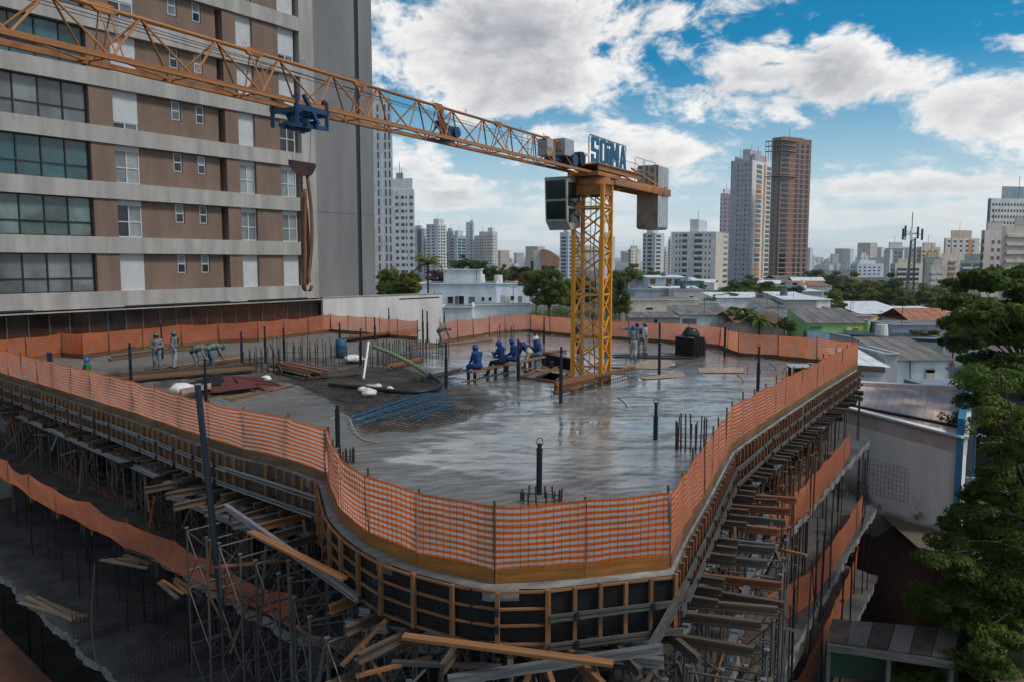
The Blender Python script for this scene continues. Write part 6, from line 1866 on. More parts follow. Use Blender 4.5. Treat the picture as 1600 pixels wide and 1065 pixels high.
# small houses filling the low town
fr2 = random.Random(77); fill = []
used_l = set()
for k in range(20):
    px = fr2.uniform(965, 1500) if k < 16 else fr2.uniform(690, 830); d = fr2.uniform(190, 420); fill.append((px, d))
fill.sort()
for k, (px, d) in enumerate(fill):
    cn, cc_ = fr2.choice([('white', (.60, .60, .58)), ('cream', (.52, .47, .38)), ('grey', (.36, .36, .36)), ('pale blue', (.42, .50, .56)), ('peach', (.50, .36, .27))])
    rn, rm_, rt = fr2.choice([('clay tile', 'roof_tile', 'gable'), ('white metal', 'roof_metal', 'shed'), ('grey sheet', 'roof_fibre', 'gable'), ('flat', 'roof_fibre', 'flat'), ('white metal', 'roof_metal', 'gable')])
    mark = min([(700, 'behind the rooftop room'), (760, 'behind the pale blue wing'), (815, 'left of the rounded roof building'), (975, 'just right of the mast'), (1000, 'below the striped tower'), (1040, 'at the foot of the broad grey block'), (1080, 'under the grey block balconies'), (1120, 'between the grey block and the tall grey tower'), (1160, 'under the tall grey tower'), (1200, 'at the foot of the brick tower'), (1240, 'right of the brick tower'), (1280, 'before the distant city'), (1320, 'before the pale blue low block'), (1360, 'under the navy tower'), (1400, 'left of the antenna mast'), (1440, 'right of the antenna mast'), (1480, 'left of the big right tree')], key=lambda q: abs(q[0] - px))[1]
    lab = '%s house with %s roof %s' % (cn, rn, mark)
    if lab in used_l: lab = 'farther ' + lab
    if lab in used_l: continue
    used_l.add(lab)
    wp = fr2.uniform(9, 18) / d * F; yt = 410 + (13 - fr2.uniform(3.2, 7)) * F / d
    house('house', lab, px - wp / 2, px + wp / 2, yt, d, fr2.uniform(8, 14), cc_, rt, rm_, 1.4, group='small far houses of the low town', yaw=fr2.uniform(-.4, .4),
          wins=[(px - wp * .3, px - wp * .15, yt + 1.2 * F / d, yt + 2.2 * F / d), (px + wp * .1, px + wp * .25, yt + 1.2 * F / d, yt + 2.2 * F / d)])

# ================================================================== white neighbour with the metal roof
nb_ = thing('metal_roofed_building', 'white neighbour building with a pinkish metal roof and stained wall', 'building', V((20, 40, GZ)))
A0, A1 = G(1285, 629, -2.72), G(1506, 686, -3.28); B1, B0 = G(1515, 608, -2.35), G(1300, 597, -2.35)
def stain():
    m = bpy.data.materials.new('stained_white_render'); m.use_nodes = True
    t = NT(m.node_tree); b = m.node_tree.nodes['Principled BSDF']
    pos = t.n('ShaderNodeNewGeometry').outputs['Position']; x_, y_, z_ = t.sep(pos)
    n1 = t.noise(t.vmath('MULTIPLY', pos, (1, 1, .25)), .9, 7, .65); n2 = t.noise(pos, 1.3, 8, .7); n3 = t.noise(pos, .5, 5, .6)
    c = t.mix(t.remap(n1, .35, .7), (0.72, 0.70, 0.68), (0.82, 0.81, 0.80))
    c = t.mix(t.remap(n2, .62, .72), c, (0.28, 0.15, 0.10))
    c = t.mix(t.math('MULTIPLY', t.remap(n3, .5, .62), t.remap(z_, -5.5, -7.5)), c, (0.14, 0.14, 0.14))
    c = t.mix(t.math('MULTIPLY', t.remap(t.math('ADD', z_, t.math('MULTIPLY', n3, 1.5)), -6.9, -7.4), .8), c, (0.12, 0.11, 0.11))
    t.put(b.inputs['Base Color'], c); b.inputs['Roughness'].default_value = .9
    return m
M['stained'] = stain(); M['rose_band'] = wallm((.50, .42, .39)); M['roof_rose'] = material('pinkish_roof_sheet', (0.78, 0.62, 0.55), .6, .25, .9, .1, streak=(1, .25, 1), col2=(0.58, 0.40, 0.33), rand=.06)
M['blue_wall'] = wallm((.02, .14, .25))
def wallq(nm, a, b_, z0, z1, th, mat):
    if nm == 'front_wall':
        m = MB(); dn = V(((b_ - a).y, -(b_ - a).x, 0)).normalized(); m.extr([V((a.x, a.y, z0)), V((b_.x, b_.y, z0)), b_ + V((0, 0, -.75)), a + V((0, 0, -.75))], dn * -th); return m.build(nm, mat, nb_)
    if nm == 'front_band':
        m = MB(); dn = V(((b_ - a).y, -(b_ - a).x, 0)).normalized(); m.extr([a + V((0, 0, -.75)), b_ + V((0, 0, -.75)), b_ + V((0, 0, .08)), a + V((0, 0, .08))], dn * -th); return m.build(nm, mat, nb_)
    m = MB(); dn = V(((b_ - a).y, -(b_ - a).x, 0)).normalized(); m.extr([V((a.x, a.y, z0)), V((b_.x, b_.y, z0)), V((b_.x, b_.y, z1)), V((a.x, a.y, z1))], dn * -th); return m.build(nm, mat, nb_)
wallq('front_wall', A0, A1, GZ - 1.5, -3.75, .3, 'stained'); wallq('front_band', A0, A1, -3.75, -2.92, .34, 'rose_band'); wallq('side_wall', A1, B1, GZ - 1.5, -2.3, .3, 'blue_wall'); wallq('back_wall', B1, B0, GZ, -2.2, .3, 'rose_band')
piece('coping', nb_, A0 + V((0, 0, .12)), A1 + V((0, 0, .12)), .4, .1, 'white_paint'); piece('coping', nb_, A1 + V((0, 0, .12)), B1 + V((0, 0, .12)), .4, .1, 'white_paint'); piece('coping', nb_, B1 + V((0, 0, .1)), B0 + V((0, 0, .1)), .3, .12, 'white_paint')
N_ = 18
for k in range(N_):
    for f0, f1, zz_ in ((.03, .24, -.28), (.26, .985, 0)):
        u0, u1 = k / N_ + .001, (k + 1) / N_ - .001
        def rp_(u, f): p = A0.lerp(A1, u).lerp(B0.lerp(B1, u), f); return p + V((0, 0, -.12 + .0 * f + zz_ * .5))
        m = MB(); m.extr([rp_(u0, f0), rp_(u1, f0), rp_(u1, f1), rp_(u0, f1)], V((0, 0, .03)))
        for j in range(4):
            u = u0 + (u1 - u0) * (j + .5) / 4; m.bar(rp_(u, f0) + V((0, 0, .035)), rp_(u, f1) + V((0, 0, .035)), .045, .035)
        m.build('roof_sheet', 'roof_rose', nb_)
piece('gutter', nb_, A0.lerp(B0, .25) + V((0, 0, -.15)), A1.lerp(B1, .25) + V((0, 0, -.15)), .18, .1, 'steel_black')
# shop signs seen between the leaves
def text(parent, body, p, size, mat, rotz=0.0, sx=1.0, name='lettering', shear=0.0):
    cu = bpy.data.curves.new('t', 'FONT'); cu.body = body; cu.size = size; cu.extrude = .015; cu.align_x = 'CENTER'; cu.shear = shear
    o = bpy.data.objects.new('t', cu); C.objects.link(o); dg = bpy.context.evaluated_depsgraph_get(); me = bpy.data.meshes.new_from_object(o.evaluated_get(dg)); bpy.data.objects.remove(o)
    me.materials.clear(); me.materials.append(M[mat]); ob = bpy.data.objects.new(name, me); C.objects.link(ob); ob.parent = parent
    ob.location = V(p) - worg(parent); ob.rotation_euler = (math.pi / 2, 0, rotz); ob.scale = (sx, 1, 1); return ob
fs_ = thing('shop_front', 'blue-grey shop front with a black script sign behind the leaves on the right', 'building', V((*D(1550, 700, 44).xy, GZ)))
m = MB(); a, b_ = D(1518, 610, 46), D(1640, 610, 46); m.prism([V((a.x, a.y)), V((b_.x, b_.y)), V((b_.x, b_.y + 8)), V((a.x, a.y + 8))], GZ, D(1550, 622, 46).z); m.build('wall', wallm((.17, .20, .24)), fs_)
m = MB(); a, b_ = D(1516, 618, 45.4), D(1640, 618, 45.4); m.bar(a, b_, .5, .45); m.build('awning', 'steel_black', fs_)
m = MB(); a = D(1512, 608, 45.6); b_ = D(1640, 604, 47); m.extr([a, V((b_.x, a.y, a.z)), V((b_.x, a.y + 2.5, a.z + .9)), V((a.x, a.y + 2.5, a.z + .9))], V((0, 0, .08))); m.build('canopy_roof', 'cw_grey', fs_)
text(fs_, 'arint', D(1538, 611, 44.8), .75, 'steel_black', shear=.2)
bb_ = MB(); a, b_ = D(1528, 668, 43.4), D(1561, 704, 43.4); bb_.extr([V((a.x, a.y, D(1528, 760, 43.4).z)), V((b_.x, a.y, D(1528, 760, 43.4).z)), V((b_.x, a.y, a.z)), V((a.x, a.y, a.z))], V((0, .15, 0))); sb_ = bb_.build('sign_board', 'ply_black', fs_)
text(sb_, 'Ataca', D(1543, 681, 43.3), .55, 'white_plastic', shear=.35)
for yy in (690, 696): panel(sb_, 'sign_line', 1531, 1557, yy, yy + 1.6, 43.4, (.4, .4, .4), .02)
m = MB(); c = D(1543, 664, 43.4); m.extr([c + V((x, 0, z)) for x, z in ((-.6, 0), (.6, 0), (1.0, .75), (.55, .55), (.15, .45), (-.35, .35))], V((0, .12, 0))); m.build('sign_emblem', wallm((.5, .14, .02)), sb_)
m = MB(); m.extr([c + V((.42 * math.cos(t) - .05, -.03, .34 * math.sin(t) - .02)) for t in np.linspace(0, math.pi, 9)], V((0, .03, 0))); m.build('sign_emblem', wallm((.6, .42, .03)), sb_)
for px in (1526, 1562): piece('sign_post', fs_, V((*D(px, 700, 43.5).xy, GZ)), V((D(px, 700, 43.5).x, 43.6, D(px, 664, 43.5).z)), .2, .2, 'cw_grey')
gw = thing('garden_wall', 'low pale garden wall below the shop sign on the right', 'wall', V((*D(1540, 760, 41).xy, GZ)))
piece('wall_panel', gw, V((*D(1508, 760, 41).xy, GZ + .9)), V((*D(1640, 790, 40).xy, GZ + .9)), .25, 1.8, 'cw_grey')
# open shelter in the bottom right corner
sh_ = thing('site_shelter', 'low open shelter with a pale sheet roof at the bottom right of the pit', 'shelter', V((13, 27, GZ - 5.2)))
za = -7.3
q0, q1, q2, q3 = G(1290, 1002, za), G(1490, 1030, za), G(1500, 985, za + .15), G(1300, 968, za + .15)
for k in range(6):
    m = MB(); f = lambda u, v: q0.lerp(q1, u).lerp(q3.lerp(q2, u), v)
    m.extr([f(k / 6 + .004, 0), f((k + 1) / 6 - .004, 0), f((k + 1) / 6 - .004, 1), f(k / 6 + .004, 1)], V((0, 0, .05))); m.build('roof_sheet', 'roof_fibre' if k % 2 else 'timber_old', sh_)
for u in (.02, .5, .98): piece('post', sh_, f(u, .05) + V((0, 0, -5.8)), f(u, .05) + V((0, 0, -.02)), .14, .14, 'concrete_rough')
piece('fascia', sh_, q0 + V((0, -.1, -.12)), q1 + V((0, -.1, -.12)), .1, .24, 'concrete_rough')
piece('back_panel', sh_, q3 + V((0, 0, -1.2)), q2 + V((0, 0, -1.2)), .1, 1.6, wallkey((.07, .13, .08)))
piece('floor_slab', sh_, q0.lerp(q3, .5) + V((0, 0, -3.0)), q1.lerp(q2, .5) + V((0, 0, -3.0)), 2.6, .2, 'concrete_old')

# ================================================================== towers
def tower(name, label, pl_, pm, pr, ytop, d, cl, cr, kl=.6, fh=3.0, left=None, right=None, group='apartment towers on the skyline', crown=None, z0=GZ, glassm='glass_far', trim=(.62, .62, .62), accent=(.45, .22, .12)):
    Mx = D(pm, ytop, d); zt_ = Mx.z; Xl = (pl_ - 800) / (F * math.cos(TH)); Xr = (pr - 800) / (F * math.cos(TH))
    wl = max(.5, Mx.x - Xl * d); wr = max(.5, Xr * d - Mx.x)
    dl = wl * kl; dr = wr / kl if pr - pm > 4 else wr / kl
    dr = min(dr, wl * 1.2 + 6)
    Lc = V((Xl * (d + dl), d + dl, 0)); Rc = V((Xr * (d + dr), d + dr, 0)); Mc = V((Mx.x, d, 0)); Bc = Lc + Rc - Mc
    root = thing(name, label, 'tower', (Mc.x, Mc.y, z0), group)
    m = MB(); m.prism([Lc, Mc, Bc], z0, zt_); m.v = []; m.f = []; m.m = []
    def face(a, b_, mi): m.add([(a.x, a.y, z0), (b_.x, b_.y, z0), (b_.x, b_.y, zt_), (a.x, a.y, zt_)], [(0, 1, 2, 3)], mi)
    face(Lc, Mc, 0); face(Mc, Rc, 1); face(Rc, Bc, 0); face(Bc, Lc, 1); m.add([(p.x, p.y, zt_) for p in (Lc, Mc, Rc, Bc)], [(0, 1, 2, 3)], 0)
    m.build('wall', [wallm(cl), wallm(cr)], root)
    win, tri, acc_ = MB(), MB(), MB()
    nfl = int((zt_ - z0 - 1.5) / fh)
    for side, (a, b_), spec in (('l', (Lc, Mc), left), ('r', (Mc, Rc), right)):
        if not spec: continue
        u = (b_ - a); L = u.length; u = u.normalized(); n_ = V((u.y, -u.x, 0))
        def q(s0_, s1_, za_, zb_, o0, th, tgt):
            tgt.extr([a + u * s0_ + n_ * o0 + V((0, 0, za_)), a + u * s1_ + n_ * o0 + V((0, 0, za_)), a + u * s1_ + n_ * o0 + V((0, 0, zb_)), a + u * s0_ + n_ * o0 + V((0, 0, zb_))], n_ * th)
        for el_ in spec:
            kind, f0, f1 = el_[:3]
            if kind == 'strip': q(L * f0, L * f1, z0 + 3, zt_ - 1, .0, .10, win if len(el_) < 4 else (tri if el_[3] == 't' else acc_)); continue
            for k in range(nfl):
                zf = z0 + 1.2 + k * fh
                if kind == 'win': q(L * f0, L * f1, zf + .9, zf + 2.2, .0, .05, win)
                elif kind == 'tall': q(L * f0, L * f1, zf + .3, zf + 2.5, .0, .05, win)
                elif kind == 'band': q(L * f0, L * f1, zf + .7, zf + 2.4, .0, .06, win)
                elif kind == 'balc': q(L * f0, L * f1, zf + .05, zf + 2.4, .0, .05, win); q(L * f0 - .1, L * f1 + .1, zf - .2, zf + .75, .0, .9, tri)
                elif kind == 'line': q(L * f0, L * f1, zf - .15, zf + .15, .0, .15, tri)
                elif kind == 'acc': 
                    if rnd.random() < (el_[3] if len(el_) > 3 else 1): q(L * f0, L * f1, zf + .1, zf + 2.7, .0, .09, acc_)
    for nm, mb_, mt in (('window_grid', win, M[glassm]), ('balcony_stack', tri, wallm(trim)), ('accent_panels', acc_, wallm(accent))):
        if mb_.f: tag(mb_.build(nm.replace('panels', 'panel_set'), mt, root), kind='stuff')
    for cr_ in (crown or [(.2, .7, 3.0)]):
        f0, f1, h = cr_
        cc = [Lc.lerp(Mc, f0).lerp(Bc, .15), Lc.lerp(Mc, f1).lerp(Rc, .15), Lc.lerp(Mc, f1).lerp(Bc, .6), Lc.lerp(Mc, f0).lerp(Bc, .6)]
        a = Lc.lerp(Mc, f0); b_ = Lc.lerp(Mc, f1); w_ = (Rc - Mc)
        rod('aerial', root, (a + b_) / 2 + w_ * .4 + V((0, 0, zt_)), (a + b_) / 2 + w_ * .4 + V((0, 0, zt_ + h + 5)), .12, 'steel_black')
        mm = MB(); mm.prism([a + w_ * .15, b_ + w_ * .15, b_ + w_ * .75, a + w_ * .75], zt_ - .1, zt_ + h); mm.build('roof_block', wallm(cl), root)
    return root


W = lambda n, a=.06, b_=.94, r=.5: [('win', a + (b_ - a) * i / n, a + (b_ - a) * (i + r) / n) for i in range(n)]
BV = lambda n, a=.06, b_=.94, r=.6: [('balc', a + (b_ - a) * i / n, a + (b_ - a) * (i + r) / n) for i in range(n)]
GREY, BEI = (.36, .37, .40), (.47, .43, .38)
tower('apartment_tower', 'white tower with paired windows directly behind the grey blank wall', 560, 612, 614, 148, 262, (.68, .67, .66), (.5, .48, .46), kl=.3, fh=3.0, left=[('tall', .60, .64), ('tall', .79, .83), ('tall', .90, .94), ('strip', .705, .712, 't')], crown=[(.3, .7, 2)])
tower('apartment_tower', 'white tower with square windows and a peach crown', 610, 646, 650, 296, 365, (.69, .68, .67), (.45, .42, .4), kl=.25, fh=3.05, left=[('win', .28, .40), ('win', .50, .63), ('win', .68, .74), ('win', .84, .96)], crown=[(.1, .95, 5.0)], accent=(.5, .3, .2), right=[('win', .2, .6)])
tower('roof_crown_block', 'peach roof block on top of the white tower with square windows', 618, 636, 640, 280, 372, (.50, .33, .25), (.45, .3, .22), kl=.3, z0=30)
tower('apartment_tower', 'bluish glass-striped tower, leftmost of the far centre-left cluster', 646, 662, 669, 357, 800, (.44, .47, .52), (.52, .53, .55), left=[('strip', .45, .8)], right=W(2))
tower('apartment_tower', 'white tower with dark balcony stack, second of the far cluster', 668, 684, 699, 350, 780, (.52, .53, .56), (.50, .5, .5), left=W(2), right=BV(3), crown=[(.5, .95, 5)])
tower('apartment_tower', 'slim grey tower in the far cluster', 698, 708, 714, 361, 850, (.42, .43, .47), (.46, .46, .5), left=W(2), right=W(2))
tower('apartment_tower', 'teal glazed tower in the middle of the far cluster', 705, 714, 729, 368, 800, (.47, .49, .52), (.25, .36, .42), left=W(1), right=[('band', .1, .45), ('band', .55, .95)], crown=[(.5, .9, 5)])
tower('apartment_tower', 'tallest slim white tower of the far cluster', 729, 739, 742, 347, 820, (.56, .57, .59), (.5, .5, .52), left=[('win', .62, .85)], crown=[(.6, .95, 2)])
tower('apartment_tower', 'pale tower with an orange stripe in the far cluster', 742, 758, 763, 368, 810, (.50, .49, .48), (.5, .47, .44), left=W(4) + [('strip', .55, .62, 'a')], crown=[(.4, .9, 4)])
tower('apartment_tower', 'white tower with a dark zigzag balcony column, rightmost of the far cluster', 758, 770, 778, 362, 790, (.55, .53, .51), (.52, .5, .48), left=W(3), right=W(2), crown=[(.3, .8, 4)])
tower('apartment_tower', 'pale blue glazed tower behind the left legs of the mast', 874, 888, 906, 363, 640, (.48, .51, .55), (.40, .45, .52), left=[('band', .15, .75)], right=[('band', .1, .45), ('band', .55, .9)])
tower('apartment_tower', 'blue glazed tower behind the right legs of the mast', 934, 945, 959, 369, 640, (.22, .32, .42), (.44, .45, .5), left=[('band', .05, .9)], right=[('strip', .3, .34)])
tower('apartment_tower', 'small beige tower right of the mast', 980, 986, 999, 389, 760, (.36, .35, .33), (.50, .47, .42), left=[('band', .2, .8)], right=W(2, r=.3))
tower('apartment_tower', 'striped pale tower below the counterweight', 1002, 1024, 1035, 364, 600, (.46, .47, .49), (.48, .50, .53), left=[('band', .05, .22), ('band', .38, .72), ('strip', .28, .36, 't')], right=[('band', .1, .6)], accent=(.5, .42, .34))
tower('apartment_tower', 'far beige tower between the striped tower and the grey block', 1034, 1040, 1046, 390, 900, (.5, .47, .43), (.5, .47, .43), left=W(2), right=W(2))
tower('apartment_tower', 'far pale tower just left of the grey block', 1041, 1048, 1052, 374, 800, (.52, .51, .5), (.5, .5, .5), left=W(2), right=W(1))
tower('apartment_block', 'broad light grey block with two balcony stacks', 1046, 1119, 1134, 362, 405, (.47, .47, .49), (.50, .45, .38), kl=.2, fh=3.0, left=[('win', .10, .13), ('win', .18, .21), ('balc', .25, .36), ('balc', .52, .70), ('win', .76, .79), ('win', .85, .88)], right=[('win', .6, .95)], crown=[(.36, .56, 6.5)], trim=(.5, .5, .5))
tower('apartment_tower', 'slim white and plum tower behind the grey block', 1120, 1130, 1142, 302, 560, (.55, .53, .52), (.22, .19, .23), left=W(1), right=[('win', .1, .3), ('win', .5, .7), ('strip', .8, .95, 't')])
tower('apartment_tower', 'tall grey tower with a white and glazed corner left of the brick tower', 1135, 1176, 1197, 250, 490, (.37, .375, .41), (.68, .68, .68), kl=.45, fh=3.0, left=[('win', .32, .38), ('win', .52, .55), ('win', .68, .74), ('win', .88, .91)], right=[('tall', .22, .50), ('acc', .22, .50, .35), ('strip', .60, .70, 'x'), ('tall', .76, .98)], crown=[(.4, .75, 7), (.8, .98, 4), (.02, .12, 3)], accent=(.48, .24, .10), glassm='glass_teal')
# brick tower still under construction
bt_ = tower('unfinished_tower', 'tall unfinished brick tower with bare concrete floors', 1197, 1221, 1257, 214, 470, (.215, .165, .138), (.215, .118, .095), kl=.9, fh=2.9, left=[('win', .30, .42), ('strip', .80, .99)], right=[('line', 0, 1), ('tall', .04, .26), ('tall', .50, .58), ('tall', .66, .74), ('tall', .84, .92), ('acc', .30, .46, .8)], trim=(.37, .32, .29), accent=(.25, .11, .08), crown=[(.2, .9, .6)], glassm='glass_dark')
tf = MB()
for k in range(9):
    zz_ = D(1221, 216, 470).z - 1.2 - k * 2.9
    a, mdl, e = D(1194.5, 300, 476), D(1220, 300, 468.5), D(1259, 300, 484)
    for q in (a, mdl, e): q.z = zz_
    if k < 3 or k == 7: tf.bar(a, mdl, 2.2, .3); tf.bar(mdl, e, 2.2, .3)
    if k < 4:
        for f in np.linspace(0, 1, 7): p = a.lerp(mdl, f); tf.box(p + V((0, 0, -1.4)), (.25, .25, 2.8))
tag(tf.build('scaffold_ledge', wallm((.26, .19, .16)), bt_), kind='stuff')
tag(MB().bar(D(1259, 235, 486), D(1259, 425, 486), .25, .25).build('hoist_mast', 'steel_black', bt_))
# building with the curved brown top behind the trees
cvb = house('curved_roof_building', 'grey-green building with a rounded brown roof above the trees', 824, 876, 404, 240, 16, (.40, .44, .41), wins=[(829, 834, 408, 440), (842, 850, 416, 440, 'brick'), (858, 866, 414, 440, 'brick')], group='mid-rise buildings')
m = MB(); a = D(846, 400, 238); L = D(874, 400, 238).x - a.x
m.extr([V((a.x + L * t, 238, a.z - 1.0 + 3.0 * math.sin(math.pi * (.45 + .5 * t)))) for t in np.linspace(0, 1, 10)] + [V((a.x + L, 238, a.z - 3)), V((a.x, 238, a.z - 3))], V((0, 12, 0))); m.build('curved_roof', wallm((.30, .17, .12)), cvb)
m = MB(); a = D(834, 391, 239); b_ = D(846, 391, 239); m.prism([V((a.x, 239)), V((b_.x, 239)), V((b_.x, 247)), V((a.x, 247))], -8, a.z); m.build('stair_block', wallm((.42, .47, .44)), cvb)
# right-hand skyline
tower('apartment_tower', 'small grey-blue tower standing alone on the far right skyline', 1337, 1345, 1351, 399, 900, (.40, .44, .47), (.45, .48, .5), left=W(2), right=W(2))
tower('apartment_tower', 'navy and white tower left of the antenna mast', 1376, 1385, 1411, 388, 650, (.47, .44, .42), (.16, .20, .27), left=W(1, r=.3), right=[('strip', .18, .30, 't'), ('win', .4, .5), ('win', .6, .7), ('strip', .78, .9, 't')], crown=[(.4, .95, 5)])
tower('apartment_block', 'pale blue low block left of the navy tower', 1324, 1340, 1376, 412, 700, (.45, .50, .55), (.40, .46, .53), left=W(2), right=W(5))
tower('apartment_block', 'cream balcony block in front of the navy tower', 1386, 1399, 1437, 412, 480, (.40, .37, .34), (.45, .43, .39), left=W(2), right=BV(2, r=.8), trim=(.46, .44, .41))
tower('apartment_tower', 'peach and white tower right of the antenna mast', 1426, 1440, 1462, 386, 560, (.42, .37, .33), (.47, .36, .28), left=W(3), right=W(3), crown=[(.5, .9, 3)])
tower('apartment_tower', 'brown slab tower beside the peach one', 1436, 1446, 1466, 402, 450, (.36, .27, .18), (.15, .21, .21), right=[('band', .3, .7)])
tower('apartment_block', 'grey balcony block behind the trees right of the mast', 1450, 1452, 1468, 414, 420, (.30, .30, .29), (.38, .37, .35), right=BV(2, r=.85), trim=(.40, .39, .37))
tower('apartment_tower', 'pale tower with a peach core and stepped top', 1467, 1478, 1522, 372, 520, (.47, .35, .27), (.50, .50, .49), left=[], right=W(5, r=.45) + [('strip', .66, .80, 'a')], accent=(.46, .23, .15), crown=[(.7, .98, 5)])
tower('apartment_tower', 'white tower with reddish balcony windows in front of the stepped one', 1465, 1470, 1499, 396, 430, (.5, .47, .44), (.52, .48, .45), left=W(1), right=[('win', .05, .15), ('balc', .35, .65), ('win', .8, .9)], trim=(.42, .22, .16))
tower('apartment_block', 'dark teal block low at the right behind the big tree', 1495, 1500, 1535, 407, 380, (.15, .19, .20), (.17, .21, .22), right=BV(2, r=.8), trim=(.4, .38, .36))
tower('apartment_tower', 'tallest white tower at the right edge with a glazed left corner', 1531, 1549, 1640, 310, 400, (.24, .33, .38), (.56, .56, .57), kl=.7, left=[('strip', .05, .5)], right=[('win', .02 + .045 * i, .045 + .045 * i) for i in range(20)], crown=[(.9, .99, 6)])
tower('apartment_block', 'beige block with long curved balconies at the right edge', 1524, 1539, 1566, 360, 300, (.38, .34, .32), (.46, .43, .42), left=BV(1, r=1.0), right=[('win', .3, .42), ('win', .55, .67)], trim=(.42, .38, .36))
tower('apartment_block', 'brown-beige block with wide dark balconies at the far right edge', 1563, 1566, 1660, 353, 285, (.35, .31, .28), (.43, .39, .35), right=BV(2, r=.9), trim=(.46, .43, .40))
# far city: one mass on the horizon
far = MB(); fr_ = random.Random(5)
for k in range(420):
    px = fr_.choice([fr_.uniform(1245, 1420), fr_.uniform(780, 1000), fr_.uniform(560, 1600)]); d_ = fr_.uniform(1300, 4200)
    p = D(px, 410, d_); h = fr_.uniform(10, 48) if fr_.random() < .5 else fr_.uniform(6, 16); w_ = fr_.uniform(9, 26)
    far.box((p.x, d_, GZ + h / 2), (w_, w_, h), Matrix.Rotation(fr_.uniform(0, 1.5), 3, 'Z'), fr_.randrange(3))
tag(far.build('distant_city', [wallm((.52, .50, .48)), wallm((.42, .36, .32)), wallm((.46, .49, .52))]), 'hazy mass of small distant buildings along the horizon', 'city', kind='stuff')
m = MB(); n = 160
for k in range(n + 1):
    a = -.85 + 1.7 * k / n; R1, R2 = 5200, 7500; h = 8 + 14 * mnoise.noise(V((a * 4, 0, 1))) + 10 * mnoise.noise(V((a * 13, 2, 1)))
    m.v += [(R1 * math.sin(a), R1 * math.cos(a), GZ - 1), (R2 * math.sin(a), R2 * math.cos(a), GZ + h)]
    if k: i = 2 * k; m.f.append((i - 2, i, i + 1, i - 1)); m.m.append(0)
tag(m.build('hills', material('far_hills', (0.06, 0.08, 0.05), .95, .3, .002, 0), None, True), kind='structure')
# antenna mast
am = thing('antenna_mast', 'grey lattice telecom mast with antenna panels at the top', 'mast', V((*D(1418, 470, 190).xy, GZ)))
base = D(1418, 470, 190); ztp = D(1422, 372, 190).z; x0 = base.x
legs = [(-1.1, -.6), (1.1, -.6), (0, 1.2)]
def lp(i, f): sx_ = 1 - .55 * f; return V((x0 + legs[i][0] * sx_ + .5 * f, 190 + legs[i][1] * sx_, GZ + (ztp - GZ) * f))
for i in range(3): piece('leg', am, lp(i, 0), lp(i, 1), .28, .28, 'prop')
nn_ = 16; lm = MB()
for k in range(nn_):
    for i in range(3):
        lm.bar(lp(i, k / nn_), lp((i + 1) % 3, (k + 1) / nn_), .09, .09); lm.bar(lp((i + 1) % 3, k / nn_), lp((i + 1) % 3 - 1, (k + 1) / nn_), .09, .09) if i else None
        lm.bar(lp(i, (k + 1) / nn_), lp((i + 1) % 3, (k + 1) / nn_), .08, .08)
tag(lm.build('lattice', 'prop', am), kind='stuff')
rod('spire', am, lp(2, 1), lp(2, 1) + V((0, 0, 6)), .1, 'prop'); tc_ = V((x0 + .5, 190, ztp))
for k in range(9):
    a = 2 * math.pi * k / 9; p = tc_ + V((2.2 * math.cos(a), 1.6 * math.sin(a), rnd.uniform(.2, 2.0)))
    piece('antenna', am, p + V((0, 0, -1.3)), p + V((0, 0, 1.3)), .38, .25, 'steel_black' if k % 3 else 'white_plastic'); piece('arm', am, tc_ + V((0, 0, 1)), p, .1, .1, 'prop')

# the air over the town
hz_ = MB(); hz_.box((0, 3350, 47), (12600, 10300, 124)); ho = hz_.build('haze', material('haze_tmp', (1, 1, 1)))
hm = bpy.data.materials.new('haze_air'); hm.use_nodes = True; hm.node_tree.nodes.clear()
hv = hm.node_tree.nodes.new('ShaderNodeVolumePrincipled'); hv.inputs['Color'].default_value = (0.86, 0.93, 1.0, 1); hv.inputs['Density'].default_value = 0.00010; hv.inputs['Anisotropy'].default_value = 0.2
hout = hm.node_tree.nodes.new('ShaderNodeOutputMaterial'); hm.node_tree.links.new(hv.outputs[0], hout.inputs['Volume'])
ho.data.materials.clear(); ho.data.materials.append(hm); tag(ho, kind='stuff')
